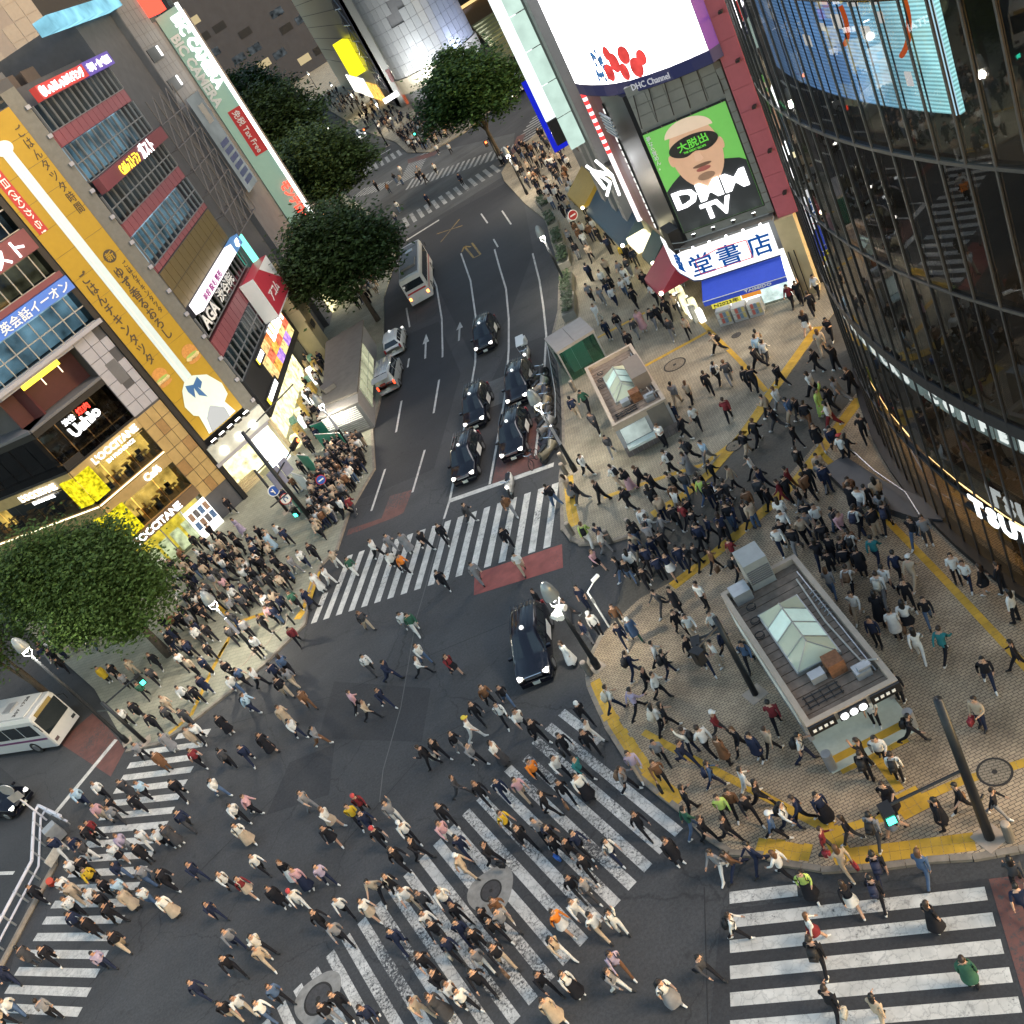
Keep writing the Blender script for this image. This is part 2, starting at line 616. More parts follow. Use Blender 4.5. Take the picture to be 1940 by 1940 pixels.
def lettering(parent, key, fr, s, d, z, m, width=None, height=None, tilt=0.0, name='lettering'):
    me, w, h = TEXTS[key]
    me = me.copy()
    me.materials.clear(); me.materials.append(m)
    sx = width / w if width else height / h
    sy = height / h if height else sx
    M = fr.matrix(s, d, z, 1.0, tilt)
    o = bpy.data.objects.new(name, me)
    COL.objects.link(o)
    o.parent = parent
    b = base_of(parent)
    M = Matrix.Translation(-b) @ M @ Matrix.Diagonal((sx, sy, 1, 1))
    me.transform(M)
    return o
prepare_texts([(k, k if b is None else b, w, sp) for k, b, w, sp in (
    ('tatsuta', 'ご\nは\nん\nチ\nキ\nン\nタ\nツ\nタ', 0.012, 0.92),
    ('yuzu', 'ゆ\nず\n香\nる\nお\nろ\nし', 0.012, 0.92),
    ('tatsuta_small', 'ご\nは\nん\nチ\nキ\nン\nタ\nツ\nタ', 0.01, 0.95),
    ('jikan', 'ご\nは\nん\nタ\nツ\nタ\n時\n間', 0.0, 1.0),
    ('shin', '新', 0.012, 1), ('april', '4月19日(水)から!', 0.012, 1),
    ('gusto', 'ガスト', 0.012, 1), ('eikaiwa', '英会話イーオン', 0.012, 1),
    ('shabu', 'しゃぶしゃぶバイキング', 0.012, 1), ('shabu2', '寿司・食べ放題', 0.012, 1),
    ('cafe', 'Caféレストラン', 0.012, 1), ('ushio', 'Ushio', 0.04, 1), ('ushio2', '渋谷', 0.012, 1), ('ushio3', '焼肉', 0.012, 1),
    ('occ', "L'OCCITANE", 0.02, 1), ('occ2', 'EN PROVENCE', 0.01, 1), ('cafe2', 'Café', 0.02, 1),
    ('aga', 'AGA', 0.03, 1), ('clinic', '渋谷院', 0.012, 1), ('strip', '美容 脱毛 整形', 0.012, 1), ('4f', '4F', 0.04, 1),
    ('lush', 'LUSH', 0.06, 1), ('acom', 'アコム', 0.012, 1), ('atm', 'むじんくん', 0.012, 1),
    ('bic', 'BIC CAMERA', 0.04, 1), ('tax', '免税 Tax Free', 0.012, 1), ('monte', 'モンテローザ', 0.04, 1),
    ('dmm', 'DMM', 0.04, 1), ('tv', 'TV', 0.04, 1), ('dassyutsu', '大脱出', 0.015, 1), ('escape', 'THE GREAT ESCAPE', 0.02, 1),
    ('yume', '夢\nな\nら\n覚\nめ\nん\n。', 0.01, 0.95), ('盛', None, 0.012, 1), ('堂', None, 0.012, 1), ('書', None, 0.012, 1), ('店', None, 0.012, 1), ('taiseido_en', 'TAISEIDO', 0.02, 1),
    ('ny', 'N2023年', 0.012, 1), ('dhc', 'DHC Channel', 0.01, 1), ('mizuho', 'MIZUHO', 0.03, 1), ('mizuho2', 'みずほ銀行', 0.012, 1),
    ('25', '25', 0.0, 1), ('anniv', 'ANNIVERSARY\nCampaign', 0.01, 1), ('moto', '元', 0.012, 1),
    ('starbucks', None, 0, 1), ('dash', '-', 0, 1), ('tokyu', 'TOKYU', 0.01, 1), ('3071728', '307 1728', 0.01, 1), ('curry', 'CURRY', 0.02, 1),
    ('go', 'GO', 0.05, 1), ('metro', '渋谷駅 Shibuya Sta.', 0.01, 1), ('exit', '渋谷駅前 出口', 0.012, 1),
)] + [(c, c, 0.05, 1) for c in 'STARBUCKOFETUY' if c not in ('',)])
# ---------------------------------------------------------------- ground, pavements, markings
M_ASPH = asphalt('asphalt', (0.056, 0.056, 0.057), crack=0.35)
M_ASPH_D = asphalt('asphalt_fresh', (0.040, 0.040, 0.042), patch=0.12)
M_ASPH_L = asphalt('asphalt_worn', (0.088, 0.090, 0.090), patch=0.35)
M_ASPH_W = asphalt('asphalt_street', (0.105, 0.092, 0.074), patch=0.2)
M_BRICK = paving('plaza_blocks', (0.42, 0.32, 0.21), (0.34, 0.255, 0.17), (0.10, 0.08, 0.06), R(6), var=0.42)
M_BRICK2 = paving('plaza_blocks_grey', (0.37, 0.315, 0.225), (0.31, 0.265, 0.19), (0.13, 0.11, 0.085), R(-30), var=0.35)
M_SLAB = paving('pavement_slabs', (0.30, 0.295, 0.225), (0.265, 0.26, 0.20), (0.15, 0.148, 0.12), R(28), 0.6, 0.3, var=0.2)
M_KERB = mat('kerb_stone', (0.24, 0.205, 0.165), 0.8, var=0.3, scale=2.5)
M_WHITE = paint('road_white', (0.60, 0.58, 0.535), wear=0.38, crackle=0.8)
M_WHITE_OLD = paint('road_white_worn', (0.60, 0.58, 0.54), wear=0.85, fine=9.0, crackle=1.6)
M_WHITE_FAR = paint('road_white_faded', (0.42, 0.42, 0.40), wear=0.6, fine=3.0)
M_RED = paint('road_red', (0.29, 0.075, 0.062), wear=0.35, crackle=0.3)
M_RED_F = paint('road_red_faded', (0.15, 0.062, 0.05), wear=0.75, crackle=0.4)
M_TACT = paint('tactile_yellow', (0.62, 0.36, 0.035), (0.30, 0.19, 0.04), wear=0.35, crackle=0.5)
M_YEL = paint('road_yellow', (0.34, 0.22, 0.06), wear=0.8)

struct('road', MB().quad((-600, -100, 0), (600, -100, 0), (600, 1200, 0), (-600, 1200, 0)), M_ASPH)


def sheet(name, pts, z, m):
    return struct(name, MB().poly([(x, y, z) for x, y in pts]), m)


# patches of newer and older asphalt
_pz = 0.0015
for pts, m in (
    ([(-11.5, 60), (-2.8, 56.5), (2.4, 68), (3.6, 81), (-2.0, 84), (-4.4, 71)], M_ASPH_D),
    ([(3.8, 68.5), (8.2, 72.5), (14.2, 83), (18, 97), (19.4, 109), (7.0, 112), (6.0, 95)], M_ASPH_D),
    ([(-3.0, 52.2), (3.4, 49.2), (6.6, 58.6), (9.2, 65.3), (6.2, 67), (1.0, 59.5)], M_ASPH_D),
    ([(0.6, 60.8), (4.6, 58.9), (6.0, 62.5), (2.3, 64.4)], M_ASPH_L),
    ([(7.0, 113), (20, 112), (24, 120), (27, 128), (18, 148), (15.5, 165), (6, 165), (4.5, 140)], M_ASPH_L),
    ([(-14, 38), (-9.0, 33.5), (-7.8, 36.5), (-12.6, 41.5)], M_ASPH_D),
    ([(-17.2, 35.1), (-13.9, 33.9), (-13.2, 36.9), (-15.7, 37.6)], M_ASPH_D),
    ([(-1.2, 18.6), (5.9, 14.9), (3.6, 10.0), (-4.2, 14.2)], M_ASPH_D),
    ([(-40, 60), (-31, 46), (-31.5, 34), (-60, 40), (-70, 70)], M_ASPH_D),
):
    _pz += 0.0006
    sheet('asphalt_patch', pts, _pz, m)

LSW = [(6.5, 116.0), (3.4, 104.0), (0.77, 96.20), (-0.23, 90.86), (-1.27, 85.35), (-2.36, 77.57), (-4.38, 71.42), (-5.60, 67.84),
       (-6.54, 61.51), (-9.22, 57.77), (-10.63, 54.22), (-12.05, 53.35), (-12.94, 51.32), (-13.73, 48.17), (-15.17, 47.51),
       (-16.66, 46.78), (-18.81, 46.30), (-22.16, 45.65), (-23.75, 45.78), (-25.74, 46.85), (-29.18, 55.92), (-36.93, 70.53)]
P1 = [(28, 121), (23.0, 117.6), (20.4, 113.5), (19.59, 109.68), (18.18, 97.11), (17.64, 88.68), (15.90, 82.35), (14.57, 76.85), (13.00, 72.27), (11.30, 67.90),
      (9.3, 64.10), (8.2, 59.70), (6.68, 54.86), (5.40, 51.31), (4.27, 48.33), (3.42, 46.67), (2.48, 43.90), (1.81, 42.06),
      (1.81, 40.77), (2.15, 39.77), (2.95, 38.95), (3.57, 38.51), (4.23, 38.18), (4.93, 37.97)]
P2 = [(0.25, 32.76), (-0.60, 32.0), (-1.09, 31.05), (-1.23, 30.50), (-1.30, 29.70), (-1.43, 27.82), (-1.38, 26.19), (-1.26, 25.26), (-1.26, 24.70),
      (-0.99, 23.69), (-0.61, 22.48), (-0.38, 21.18), (0.04, 20.08), (0.77, 19.47), (1.32, 18.67), (2.24, 17.76), (3.62, 16.90),
      (5.00, 16.19), (5.95, 15.60), (7.06, 15.10), (10.5, 13.4)]
struct('pavement_west', MB().prism(LSW + [(-70, 120), (-40, 200), (2, 420), (4.5, 160)], -0.1, 0.12), M_SLAB)
struct('plaza_north', MB().prism(P1 + [(5.92, 38.30), (7.56, 38.35), (9.20, 38.7), (11.02, 39.6), (12.53, 40.45), (13.63, 40.95), (19.98, 44.9),
                                       (40, 56), (60, 100), (45, 122)], -0.1, 0.12), M_BRICK2)
struct('plaza_south', MB().prism(P2 + [(30, 2), (60, 20), (30, 44), (17.28, 37.9), (13.14, 35.9), (9.45, 34.3), (6.82, 33.75), (4.39, 33.4), (2.75, 33.6), (0.88, 33.1)],
                                 -0.1, 0.12), M_BRICK)
struct('side_street', MB().prism([(0.88, 33.12), (2.75, 33.62), (4.39, 33.42), (6.82, 33.77), (9.45, 34.32), (13.14, 35.92), (17.28, 37.92), (30, 44.02),
                                  (40, 55.9), (19.98, 44.88), (13.63, 40.93), (12.53, 40.43), (11.02, 39.58), (9.2, 38.68), (7.56, 38.33), (5.92, 38.28), (4.95, 37.9), (4.2, 37.2)],
                                 -0.1, 0.10), M_ASPH_W)
struct('pavement_far', MB().prism([(15.8, 346), (15.97, 262), (15.82, 205), (17.19, 171), (16.54, 157), (18.5, 147.6), (24, 146), (34, 152), (60, 190), (60, 420), (15.8, 420)],
                                  -0.1, 0.12), M_BRICK2)


def along(pts, step):
    """Points every `step` metres along a polyline, with the local direction."""
    out, carry = [], 0.0
    for a, b in zip(pts, pts[1:]):
        a, b = Vector(a), Vector(b)
        L = (b - a).length
        if L < 1e-6: continue
        d = (b - a) / L
        t = carry
        while t < L:
            out.append((a + d * t, d)); t += step
        carry = t - L
    return out


kerb_mesh = unit_mesh('kerb_stone', M_KERB)
for nm, pts in (('kerb_north', P1[8:]), ('kerb_south', P2), ('kerb_west', LSW[4:20])):
    k = struct(nm, MB().tube([(x, y, 0.02) for x, y in pts], 0.03, 4), M_KERB)
    for p, d in along(pts, 0.62):
        piece('kerb_stone', kerb_mesh, k, (p.x, p.y, 0.062 + random.uniform(-.003, .003)), (0.60, 0.20, 0.135), math.atan2(d.y, d.x))


# crosswalks: every stripe is a piece of its own
def stripe(parent, a, b, w, z, m, name='stripe'):
    a, b = Vector(a), Vector(b)
    d = (b - a).normalized(); n = Vector((-d.y, d.x)) * (w / 2)
    mb = MB().quad((*(a - n), z), (*(b - n), z), (*(b + n), z), (*(a + n), z))
    o = link(name, mb.mesh(name), m, parent)
    return o


def crosswalk(name, m):
    o = bpy.data.objects.new(name, None); COL.objects.link(o)
    o['kind'] = 'structure'
    return o


cw = crosswalk('crosswalk_near', M_WHITE)                     # lower right
for i in range(9):
    a = Vector((-0.78, 18.79)) + Vector((-0.380, -0.690)) * i
    b = Vector((5.42, 14.66)) + Vector((-0.320, -0.690)) * (i - 1)
    if i == 0: b = Vector((1.13, 17.78))
    stripe(cw, a, b, 0.40, 0.008, M_WHITE)
cw = crosswalk('crosswalk_diagonal', M_WHITE_OLD)             # bottom centre
for i in range(0, 24):
    a = Vector((-2.78, 30.20)) + Vector((-0.757, -0.272)) * i
    b = a + Vector((2.43, -8.02)) * (1.0 if i else 0.33)
    if i == 3: a = a + Vector((0.1, -0.3))
    if i in (17, 19): b = b - Vector((0.25, -0.85))
    stripe(cw, a, b, 0.40, 0.008, M_WHITE_OLD)
cw = crosswalk('crosswalk_west', M_WHITE)                     # lower left
for i in range(-3, 21):
    a = Vector((-21.42, 41.75)) + Vector((-0.362, -0.742)) * i
    ln = 5.6 + 0.02 * i
    if i == -3: ln = 2.6
    b = a + Vector((-0.835, 0.55)) * ln
    stripe(cw, a, b, 0.40, 0.008, M_WHITE)
cw = crosswalk('crosswalk_far_side', M_WHITE)                 # in front of the taxis
for i in range(18):
    a = Vector((-13.16, 47.87)) + Vector((0.805, -0.384)) * i
    b = a + Vector((2.43, 5.08)) * (1.0 if i else 0.45)
    stripe(cw, a, b, 0.42, 0.008, M_WHITE)
cw = crosswalk('crosswalk_up_the_street', M_WHITE_FAR)
for i in range(13):
    a = Vector((8.0, 116.6)) + Vector((1.04, -0.14)) * i
    stripe(cw, a, a + Vector((0.35, 4.8)), 0.50, 0.010, M_WHITE_FAR)
cw = crosswalk('crosswalk_scramble_far', M_WHITE_FAR)
for i in range(20):
    a = Vector((11.6, 134.6)) + Vector((0.62, -0.80)) * i
    stripe(cw, a, a + Vector((1.9, 3.6)), 0.42, 0.010, M_WHITE_FAR)
for i in range(11):
    a = Vector((11.2, 140.5)) + Vector((0.42, 0.95)) * i
    stripe(cw, a, a + Vector((3.6, -0.8)), 0.42, 0.010, M_WHITE_FAR)
for i in range(8):
    a = Vector((5.2, 150.2)) + Vector((0.52, -0.9)) * i
    stripe(cw, a, a + Vector((2.6, 1.4)), 0.42, 0.010, M_WHITE_FAR)
cw = crosswalk('crosswalk_hill', M_WHITE_FAR)
for i in range(7):
    a = Vector((9.3, 160.6)) + Vector((1.05, -0.35)) * i
    stripe(cw, a, a + Vector((0.4, 5.4)), 0.52, 0.010, M_WHITE_FAR)
cw = crosswalk('crosswalk_branch', M_WHITE_FAR)
for i in range(8):
    a = Vector((24.3, 121.5)) + Vector((0.85, 1.15)) * i
    stripe(cw, a, a + Vector((4.0, -0.4)), 0.5, 0.010, M_WHITE_FAR)


def lines(name, chains, w, z, m, dash=None):
    mb = MB()
    for ch in chains:
        if dash:
            pts = along(ch, 0.5)
            segs = []
            k = 0
            while k < len(pts) - 1:
                e = min(k + int(dash[0] / 0.5), len(pts) - 1)
                segs.append([p for p, _ in pts[k:e + 1]])
                k = e + int(dash[1] / 0.5)
        else:
            segs = [[Vector(p) for p in ch]]
        for sg in segs:
            for a, b in zip(sg, sg[1:]):
                d = (b - a)
                if d.length < 1e-5: continue
                d.normalize(); n = Vector((-d.y, d.x)) * (w / 2)
                mb.quad((*(a - n), z), (*(b - n), z), (*(b + n), z), (*(a + n), z))
    return struct(name, mb, m)


CENTRE = [(9.70, 94.94), (8.29, 85.84), (6.18, 76.37), (3.79, 68.25), (2.25, 64.29), (0.20, 58.98), (-2.79, 51.68), (-3.66, 49.98)]
lines('centre_line', [CENTRE], 0.16, 0.009, M_WHITE)
lines('lane_line', [[(6.91, 102.7), (5.59, 90.1), (3.96, 81.09), (2.35, 74.36), (2.0, 73.0)]], 0.16, 0.009, M_WHITE)
lines('lane_dashes', [[(0.77, 69.31), (-0.93, 64.35)]], 0.17, 0.009, M_WHITE)
lines('lane_dashes', [[(-2.76, 59.77), (-4.74, 55.28)]], 0.16, 0.009, M_WHITE)
lines('lane_line', [[(12.2, 90), (11.13, 84.85), (9.90, 78.66), (8.12, 72.25), (6.41, 66.95), (4.24, 60.91), (2.15, 56.02), (-0.23, 50.56)]], 0.16, 0.009, M_WHITE)
lines('edge_line', [[(14.06, 82.83), (12.33, 75.89), (10.68, 70.18), (9.16, 65.27), (6.50, 58.54), (3.03, 50.50)]], 0.16, 0.009, M_WHITE)
lines('lane_dashes', [[(2.0, 89.39), (1.22, 83.98)], [(-0.34, 77.03), (-0.83, 75.39)], [(-2.58, 69.81), (-4.03, 65.12)], [(-5.83, 60.64), (-7.73, 56.24)]], 0.17, 0.009, M_WHITE)
lines('stop_line', [[(-2.9, 51.55), (3.55, 48.35)]], 0.42, 0.012, M_WHITE)
lines('stop_line', [[(-26.87, 48.84), (-30.61, 45.46)]], 0.38, 0.009, M_WHITE)
lines('stop_line', [[(6.62, 111.22), (11.06, 111.0)]], 0.5, 0.012, M_WHITE)
lines('stop_line', [[(9.8, 169.9), (15.6, 168.6)]], 0.5, 0.012, M_WHITE)
lines('lane_dashes', [[(14.6, 103.5), (14.1, 99)], [(13.0, 93), (12.6, 90)], [(16.2, 100), (15.4, 94)]], 0.16, 0.009, M_WHITE)
lines('lane_dashes', [[(-34.6, 43.9), (-32.7, 42.6)], [(-33.6, 38.9), (-32.6, 38.2)]], 0.2, 0.009, M_WHITE)
lines('hill_lane_line', [[(9.6, 178), (9.2, 330)]], 0.25, 0.009, M_WHITE_FAR)
lines('yellow_arrow', [[(10.2, 91.3), (10.9, 91.0), (11.3, 96.0)], [(10.2, 91.3), (10.5, 96.4), (9.9, 95.2)], [(10.5, 96.4), (10.9, 95.0)], [(12.2, 103.5), (9.6, 106.3)], [(9.2, 102.6), (12.6, 106.4)]], 0.20, 0.012, M_YEL)


def arrow(p, q, m):
    a, b = Vector(p), Vector(q)
    d = (b - a).normalized(); n = Vector((-d.y, d.x))
    k = a + (b - a) * 0.62
    mb = MB().quad((*(a - n * .09), .009), (*(k - n * .09), .009), (*(k + n * .09), .009), (*(a + n * .09), .009))
    mb.poly([(*(k - n * .32), .009), (*b, .009), (*(k + n * .32), .009)])
    return struct('road_arrow', mb, m)


arrow((0.79, 74.93), (2.06, 79.98), M_WHITE)
arrow((3.89, 74.18), (5.0, 77.9), M_WHITE_FAR)
sheet('red_crossing_patch', [(-4.01, 41.25), (0.65, 39.02), (1.28, 40.85), (-3.47, 42.99)], 0.012, M_RED)
sheet('red_lane', [(-0.10, 50.42), (2.95, 48.95), (4.75, 54.75), (2.42, 55.86)], 0.007, M_RED_F)
sheet('red_lane_corner', [(-9.86, 55.12), (-9.56, 55.74), (-7.26, 54.53), (-6.2, 56.6), (-4.67, 55.61), (-5.80, 53.50), (-6.6, 53.7)], 0.012, M_RED_F)
sheet('red_bus_lane', [(-28.9, 53.4), (-26.1, 47.3), (-26.9, 45.6), (-31.5, 52.5)], 0.007, M_RED_F)
sheet('red_lane_near', [(5.75, 14.95), (9.5, 13.0), (7.6, 9.2), (3.9, 11.1)], 0.012, M_RED_F)
sheet('red_far_patch', [(15.6, 152.6), (17.8, 148.8), (19.6, 145.5), (18.4, 144.0), (15.0, 149.5)], 0.012, M_RED_F)
sheet('red_far_patch', [(21.6, 118.5), (24.2, 121.0), (26.5, 125.5), (27.6, 124.5), (24.6, 119.0)], 0.013, M_RED_F)

# tactile paving, tile by tile where the photograph lets one tell the tiles apart
tile_mesh = unit_mesh('tactile_tile', M_TACT)


def tactile(name, pts, rows, z=0.122, size=0.30, jitter=0.0, limit=True):
    if limit:
        o = bpy.data.objects.new(name, None); COL.objects.link(o); o['kind'] = 'structure'
    else:
        mb = MB()
    for p, d in along(pts, size):
        n = Vector((-d.y, d.x))
        j = random.uniform(-jitter, jitter)
        for r in range(rows):
            c = p + n * ((r - (rows - 1) / 2) * size + j)
            if limit:
                piece('tactile_tile', tile_mesh, o, (c.x, c.y, z + random.uniform(-.002, .002)), (size - .012, size - .012, 0.012), math.atan2(d.y, d.x))
            else:
                mb.box((c.x, c.y, z), (size - .012, size - .012, .012), math.atan2(d.y, d.x))
    if not limit:
        struct(name, mb, M_TACT)


tactile('tactile_warning_strip', [(-0.92, 30.46), (-1.05, 29.33), (-1.13, 28.15), (-1.10, 26.91), (-0.98, 25.73), (-1.0, 24.97), (-0.93, 24.54), (-0.72, 23.66), (-0.46, 22.90)], 2, jitter=0.07)
tactile('tactile_warning_strip', [(0.97, 19.67), (2.12, 18.44)], 2, jitter=0.06)
tactile('tactile_warning_strip', [(3.14, 17.63), (6.18, 16.01)], 2)
tactile('tactile_guide_strip', [(3.07, 18.94), (2.85, 17.75)], 2)
tactile('tactile_guide_strip', [(-0.25, 26.50), (0.32, 25.12), (2.58, 19.87), (2.95, 19.0)], 1)
tactile('tactile_guide_strip', [(3.35, 18.62), (4.51, 18.23), (5.2, 18.12)], 1)
tactile('tactile_crossing_pad', [(5.25, 18.16), (5.85, 18.1)], 3)
tactile('tactile_guide_strip', [(6.0, 18.03), (7.21, 17.81), (8.94, 17.22), (11, 16.3)], 1)
tactile('tactile_guide_strip', [(5.72, 20.0), (5.57, 18.6)], 1)
tactile('tactile_warning_strip', [(4.71, 20.55), (6.82, 20.27)], 2)
tactile('tactile_guide_strip', [(13.59, 35.18), (13.31, 32.70), (12.73, 28.70), (12.27, 25.42), (11.67, 21.55), (11.2, 18.6)], 1, limit=False)
tactile('tactile_band', [(4.65, 42.21), (6.27, 41.47), (7.91, 40.68), (9.44, 39.84), (11.33, 40.07), (12.41, 40.38)], 1, limit=False)
tactile('tactile_band', [(5.92, 38.54), (7.53, 38.5), (9.35, 38.91), (12.13, 40.25), (13.51, 41.13), (14.90, 42.10), (19.90, 45.23)], 2, limit=False)
tactile('tactile_band', [(4.37, 33.10), (6.79, 33.43), (9.40, 34.02), (10.09, 34.18), (11.93, 34.71), (13.95, 35.71), (17.15, 37.38)], 2, limit=False)
tactile('tactile_guide_strip', [(17.30, 58.94), (16.26, 51.89), (15.57, 46.80), (14.82, 42.46)], 1, limit=False)
tactile('tactile_guide_strip', [(16.1, 51.75), (11.92, 52.41)], 1, limit=False)
tactile('tactile_guide_strip', [(11.56, 59.73), (14.82, 59.08)], 1, limit=False)
tactile('tactile_warning_strip', [(-12.36, 52.67), (-13.4, 49.85), (-14.22, 49.0)], 2, limit=False)
tactile('tactile_warning_strip', [(3.7, 45.95), (2.75, 43.0), (2.4, 41.6)], 2, limit=False)
tactile('tactile_guide_strip', [(-19.69, 56.59), (-18.19, 52.89), (-15.49, 51.66)], 1, limit=False)
tactile('tactile_guide_strip', [(-19.55, 50.57), (-18.87, 51.50)], 1, limit=False)
tactile('tactile_guide_strip', [(-22.84, 45.97), (-21.48, 46.35), (-20.00, 49.62), (-18.3, 52.7)], 1, limit=False)

# manhole covers
M_IRON = mat('cast_iron', (0.10, 0.09, 0.085), 0.55, 0.6, var=0.3, scale=8)
M_IRON_D = mat('manhole_ring', (0.05, 0.045, 0.04), 0.6, 0.5)
M_INLAY = paving('manhole_inlay', (0.27, 0.22, 0.16), (0.22, 0.18, 0.13), (0.08, 0.07, 0.05), R(20), 0.2, 0.1)
for x, y, r, z, lab, inlay in (
        (8.11, 17.48, 0.52, 0.126, 'round manhole cover with block inlay by the lower right signal pole', True),
        (-15.6, 24.3, 0.62, 0.012, 'dark manhole cover in pale ring at the end of the diagonal crosswalk', False),
        (-8.11, 24.2, 0.45, 0.012, 'manhole cover in concrete ring amid the diagonal crosswalk', False),
        (13.06, 50.47, 0.72, 0.126, 'manhole ring in the upper plaza paving beside the far subway entrance', True),
        (16.87, 49.42, 0.30, 0.126, 'small pale manhole cover in front of the bookshop', False),
        (11.28, 39.77, 0.45, 0.126, 'manhole ring set into the curved yellow tactile band', True),
        (20.0, 67.5, 0.5, 0.126, 'pale oval manhole cover beside the dark green awning', False)):
    t = thing('manhole_cover', lab, 'manhole', (x, y, z), 'manhole covers in the paving')
    part(t, 'cover', MB().lathe((x, y, z), [(r * .86, -0.02), (r * .86, 0.006)], 28), M_INLAY if inlay else M_IRON)
    part(t, 'rim', MB().lathe((x, y, z), [(r, -0.02), (r, 0.004), (r * .86, 0.004), (r * .86, -0.02)], 28, cap=False), M_IRON_D)
    part(t, 'hub', MB().lathe((x, y, z), [(r * .16, 0), (r * .16, 0.012)], 12), M_IRON_D)
ringm = mat('manhole_concrete', (0.26, 0.25, 0.23), 0.85, var=0.3)
for x, y, r in ((-15.6, 24.3, 1.0), (-8.1, 24.2, 0.95)):
    struct('manhole_surround', MB().poly([(x + r * (1 + .08 * math.sin(3 * t)) * math.cos(t), y + r * (1 + .08 * math.sin(3 * t)) * math.sin(t), 0.0105)
                                          for t in [2 * math.pi * i / 36 for i in range(36)]]), ringm)

lines('road_joint', [[(-3.66, 49.98), (-6.3, 44.4), (-7.3, 42.4), (-9.5, 36.5), (-11.1, 33.3), (-11.6, 31.6)]], .05, .0075, mat('joint_pale', (.11, .11, .105), .8))
lines('road_joint', [[(-14, 37), (-24, 33), (-36, 27)], [(-1.3, 19.6), (-4.6, 13)], [(-13.8, 30.5), (-8.2, 33.2), (-2.4, 32.2)], [(-20, 44), (-13, 40.5), (-3, 37.6)]], .03, .0075, mat('joint_dark', (.025, .025, .026), .8))
# ---------------------------------------------------------------- the corner building on the left
M_GREY = mat('grey_panel', (0.30, 0.30, 0.34), 0.55, var=0.06)
M_GREY_D = mat('dark_grey_render', (0.065, 0.066, 0.074), 0.75, var=0.18, scale=1.2)
M_GREY_M = mat('mid_grey_render', (0.115, 0.115, 0.125), 0.75, var=0.16, scale=1.0)
M_BLACK = mat('black_metal', (0.018, 0.018, 0.02), 0.45, 0.3, var=0.2)
M_MULL = mat('aluminium_mullion', (0.30, 0.31, 0.33), 0.4, 0.6, var=0.1)
M_MULL_D = mat('dark_mullion', (0.055, 0.055, 0.06), 0.4, 0.6, var=0.15)
M_MAROON = mat('maroon_panel', (0.16, 0.045, 0.055), 0.5, var=0.1)
M_MAROON_G = mat('maroon_spandrel', (0.22, 0.075, 0.09), 0.35, var=0.12)
M_BEIGE = mat('beige_tile', (0.34, 0.24, 0.10), 0.5, var=0.2, scale=1.5)
M_BEIGE_D = mat('tan_tile', (0.25, 0.15, 0.06), 0.5, var=0.2)
M_YELLOW = mat('billboard_yellow', (0.36, 0.225, 0.012), 0.55, var=0.06)
M_INK = mat('billboard_ink', (0.06, 0.045, 0.03), 0.6, var=0)
M_WPRINT = mat('white_print', (0.78, 0.79, 0.78), 0.55, var=0.03)
M_CREAM = mat('cream_stone', (0.46, 0.38, 0.23), 0.7, var=0.12, scale=1.0)
G_WIN = glass('window_glass', (0.55, 0.62, 0.64), 0.9, 0.02, 1.6)
G_DARK = glass('dark_window_glass', (0.22, 0.24, 0.26), 0.9, 0.02, 1.6)
E_WHITE = lit('sign_white', (1.0, 0.99, 0.96), 1.1)
E_WHITE2 = lit('letter_white', (1, 1, 1), 1.5)
E_WARM = lit('interior_warm', (1.0, 0.52, 0.11), 0.45, 0.75, 0.9)
E_GOLD = lit('interior_gold', (1.0, 0.62, 0.05), 0.75, 0.5, 1.4)
E_BLUEIN = lit('interior_bluish', (0.35, 0.55, 0.68), 0.22, 0.95, 0.55)
E_DIMIN = lit('interior_dim', (0.28, 0.33, 0.36), 0.06, 0.95, 0.5)
E_SHOP = lit('shop_white', (0.98, 0.97, 0.86), 0.8, 0.55, 1.3)
E_SHOPY = lit('shop_yellowish', (0.95, 0.85, 0.45), 0.55, 0.6, 1.8)
E_RED = lit('neon_red', (1.0, 0.05, 0.03), 1.2)
E_TEAL = lit('sign_teal', (0.2, 0.95, 0.7), 0.6)
E_YEL = lit('neon_yellow', (1.0, 0.72, 0.05), 0.9)

FA1 = Fr((-16.546, 70.146), R(28.198))
FA2 = Fr((-12.139, 72.509), R(76))
FA3 = Fr((-24.301, 65.988), R(-30))
CORNER = thing('corner_building', 'tall glass corner building with yellow poster strip and lit cafes at street level', 'building', (-16.5, 72, 0))
part(CORNER, 'core', MB().prism([FA3.P(-14, -2.2, 0)[:2], FA1.P(-8.4, -2.2, 0)[:2], FA1.P(2.6, -2.2, 0)[:2], FA2.P(2.2, -1.6, 0)[:2], FA2.P(17.25, -1.6, 0)[:2],
                                 (-24, 98), (-44, 92)], 0, 31.0), M_GREY_D)
mullion_mesh = unit_mesh('mullion', M_MULL)
pane_mesh = unit_mesh('pane', G_WIN)
pane_dark = unit_mesh('pane', G_DARK)
spandrel_mesh = unit_mesh('spandrel', M_MAROON_G)
panel_grey = unit_mesh('panel', M_GREY)
panel_beige = unit_mesh('panel', [M_BEIGE])
panel_tan = unit_mesh('panel', [M_BEIGE_D])
panel_yel = unit_mesh('poster_panel', [M_YELLOW])


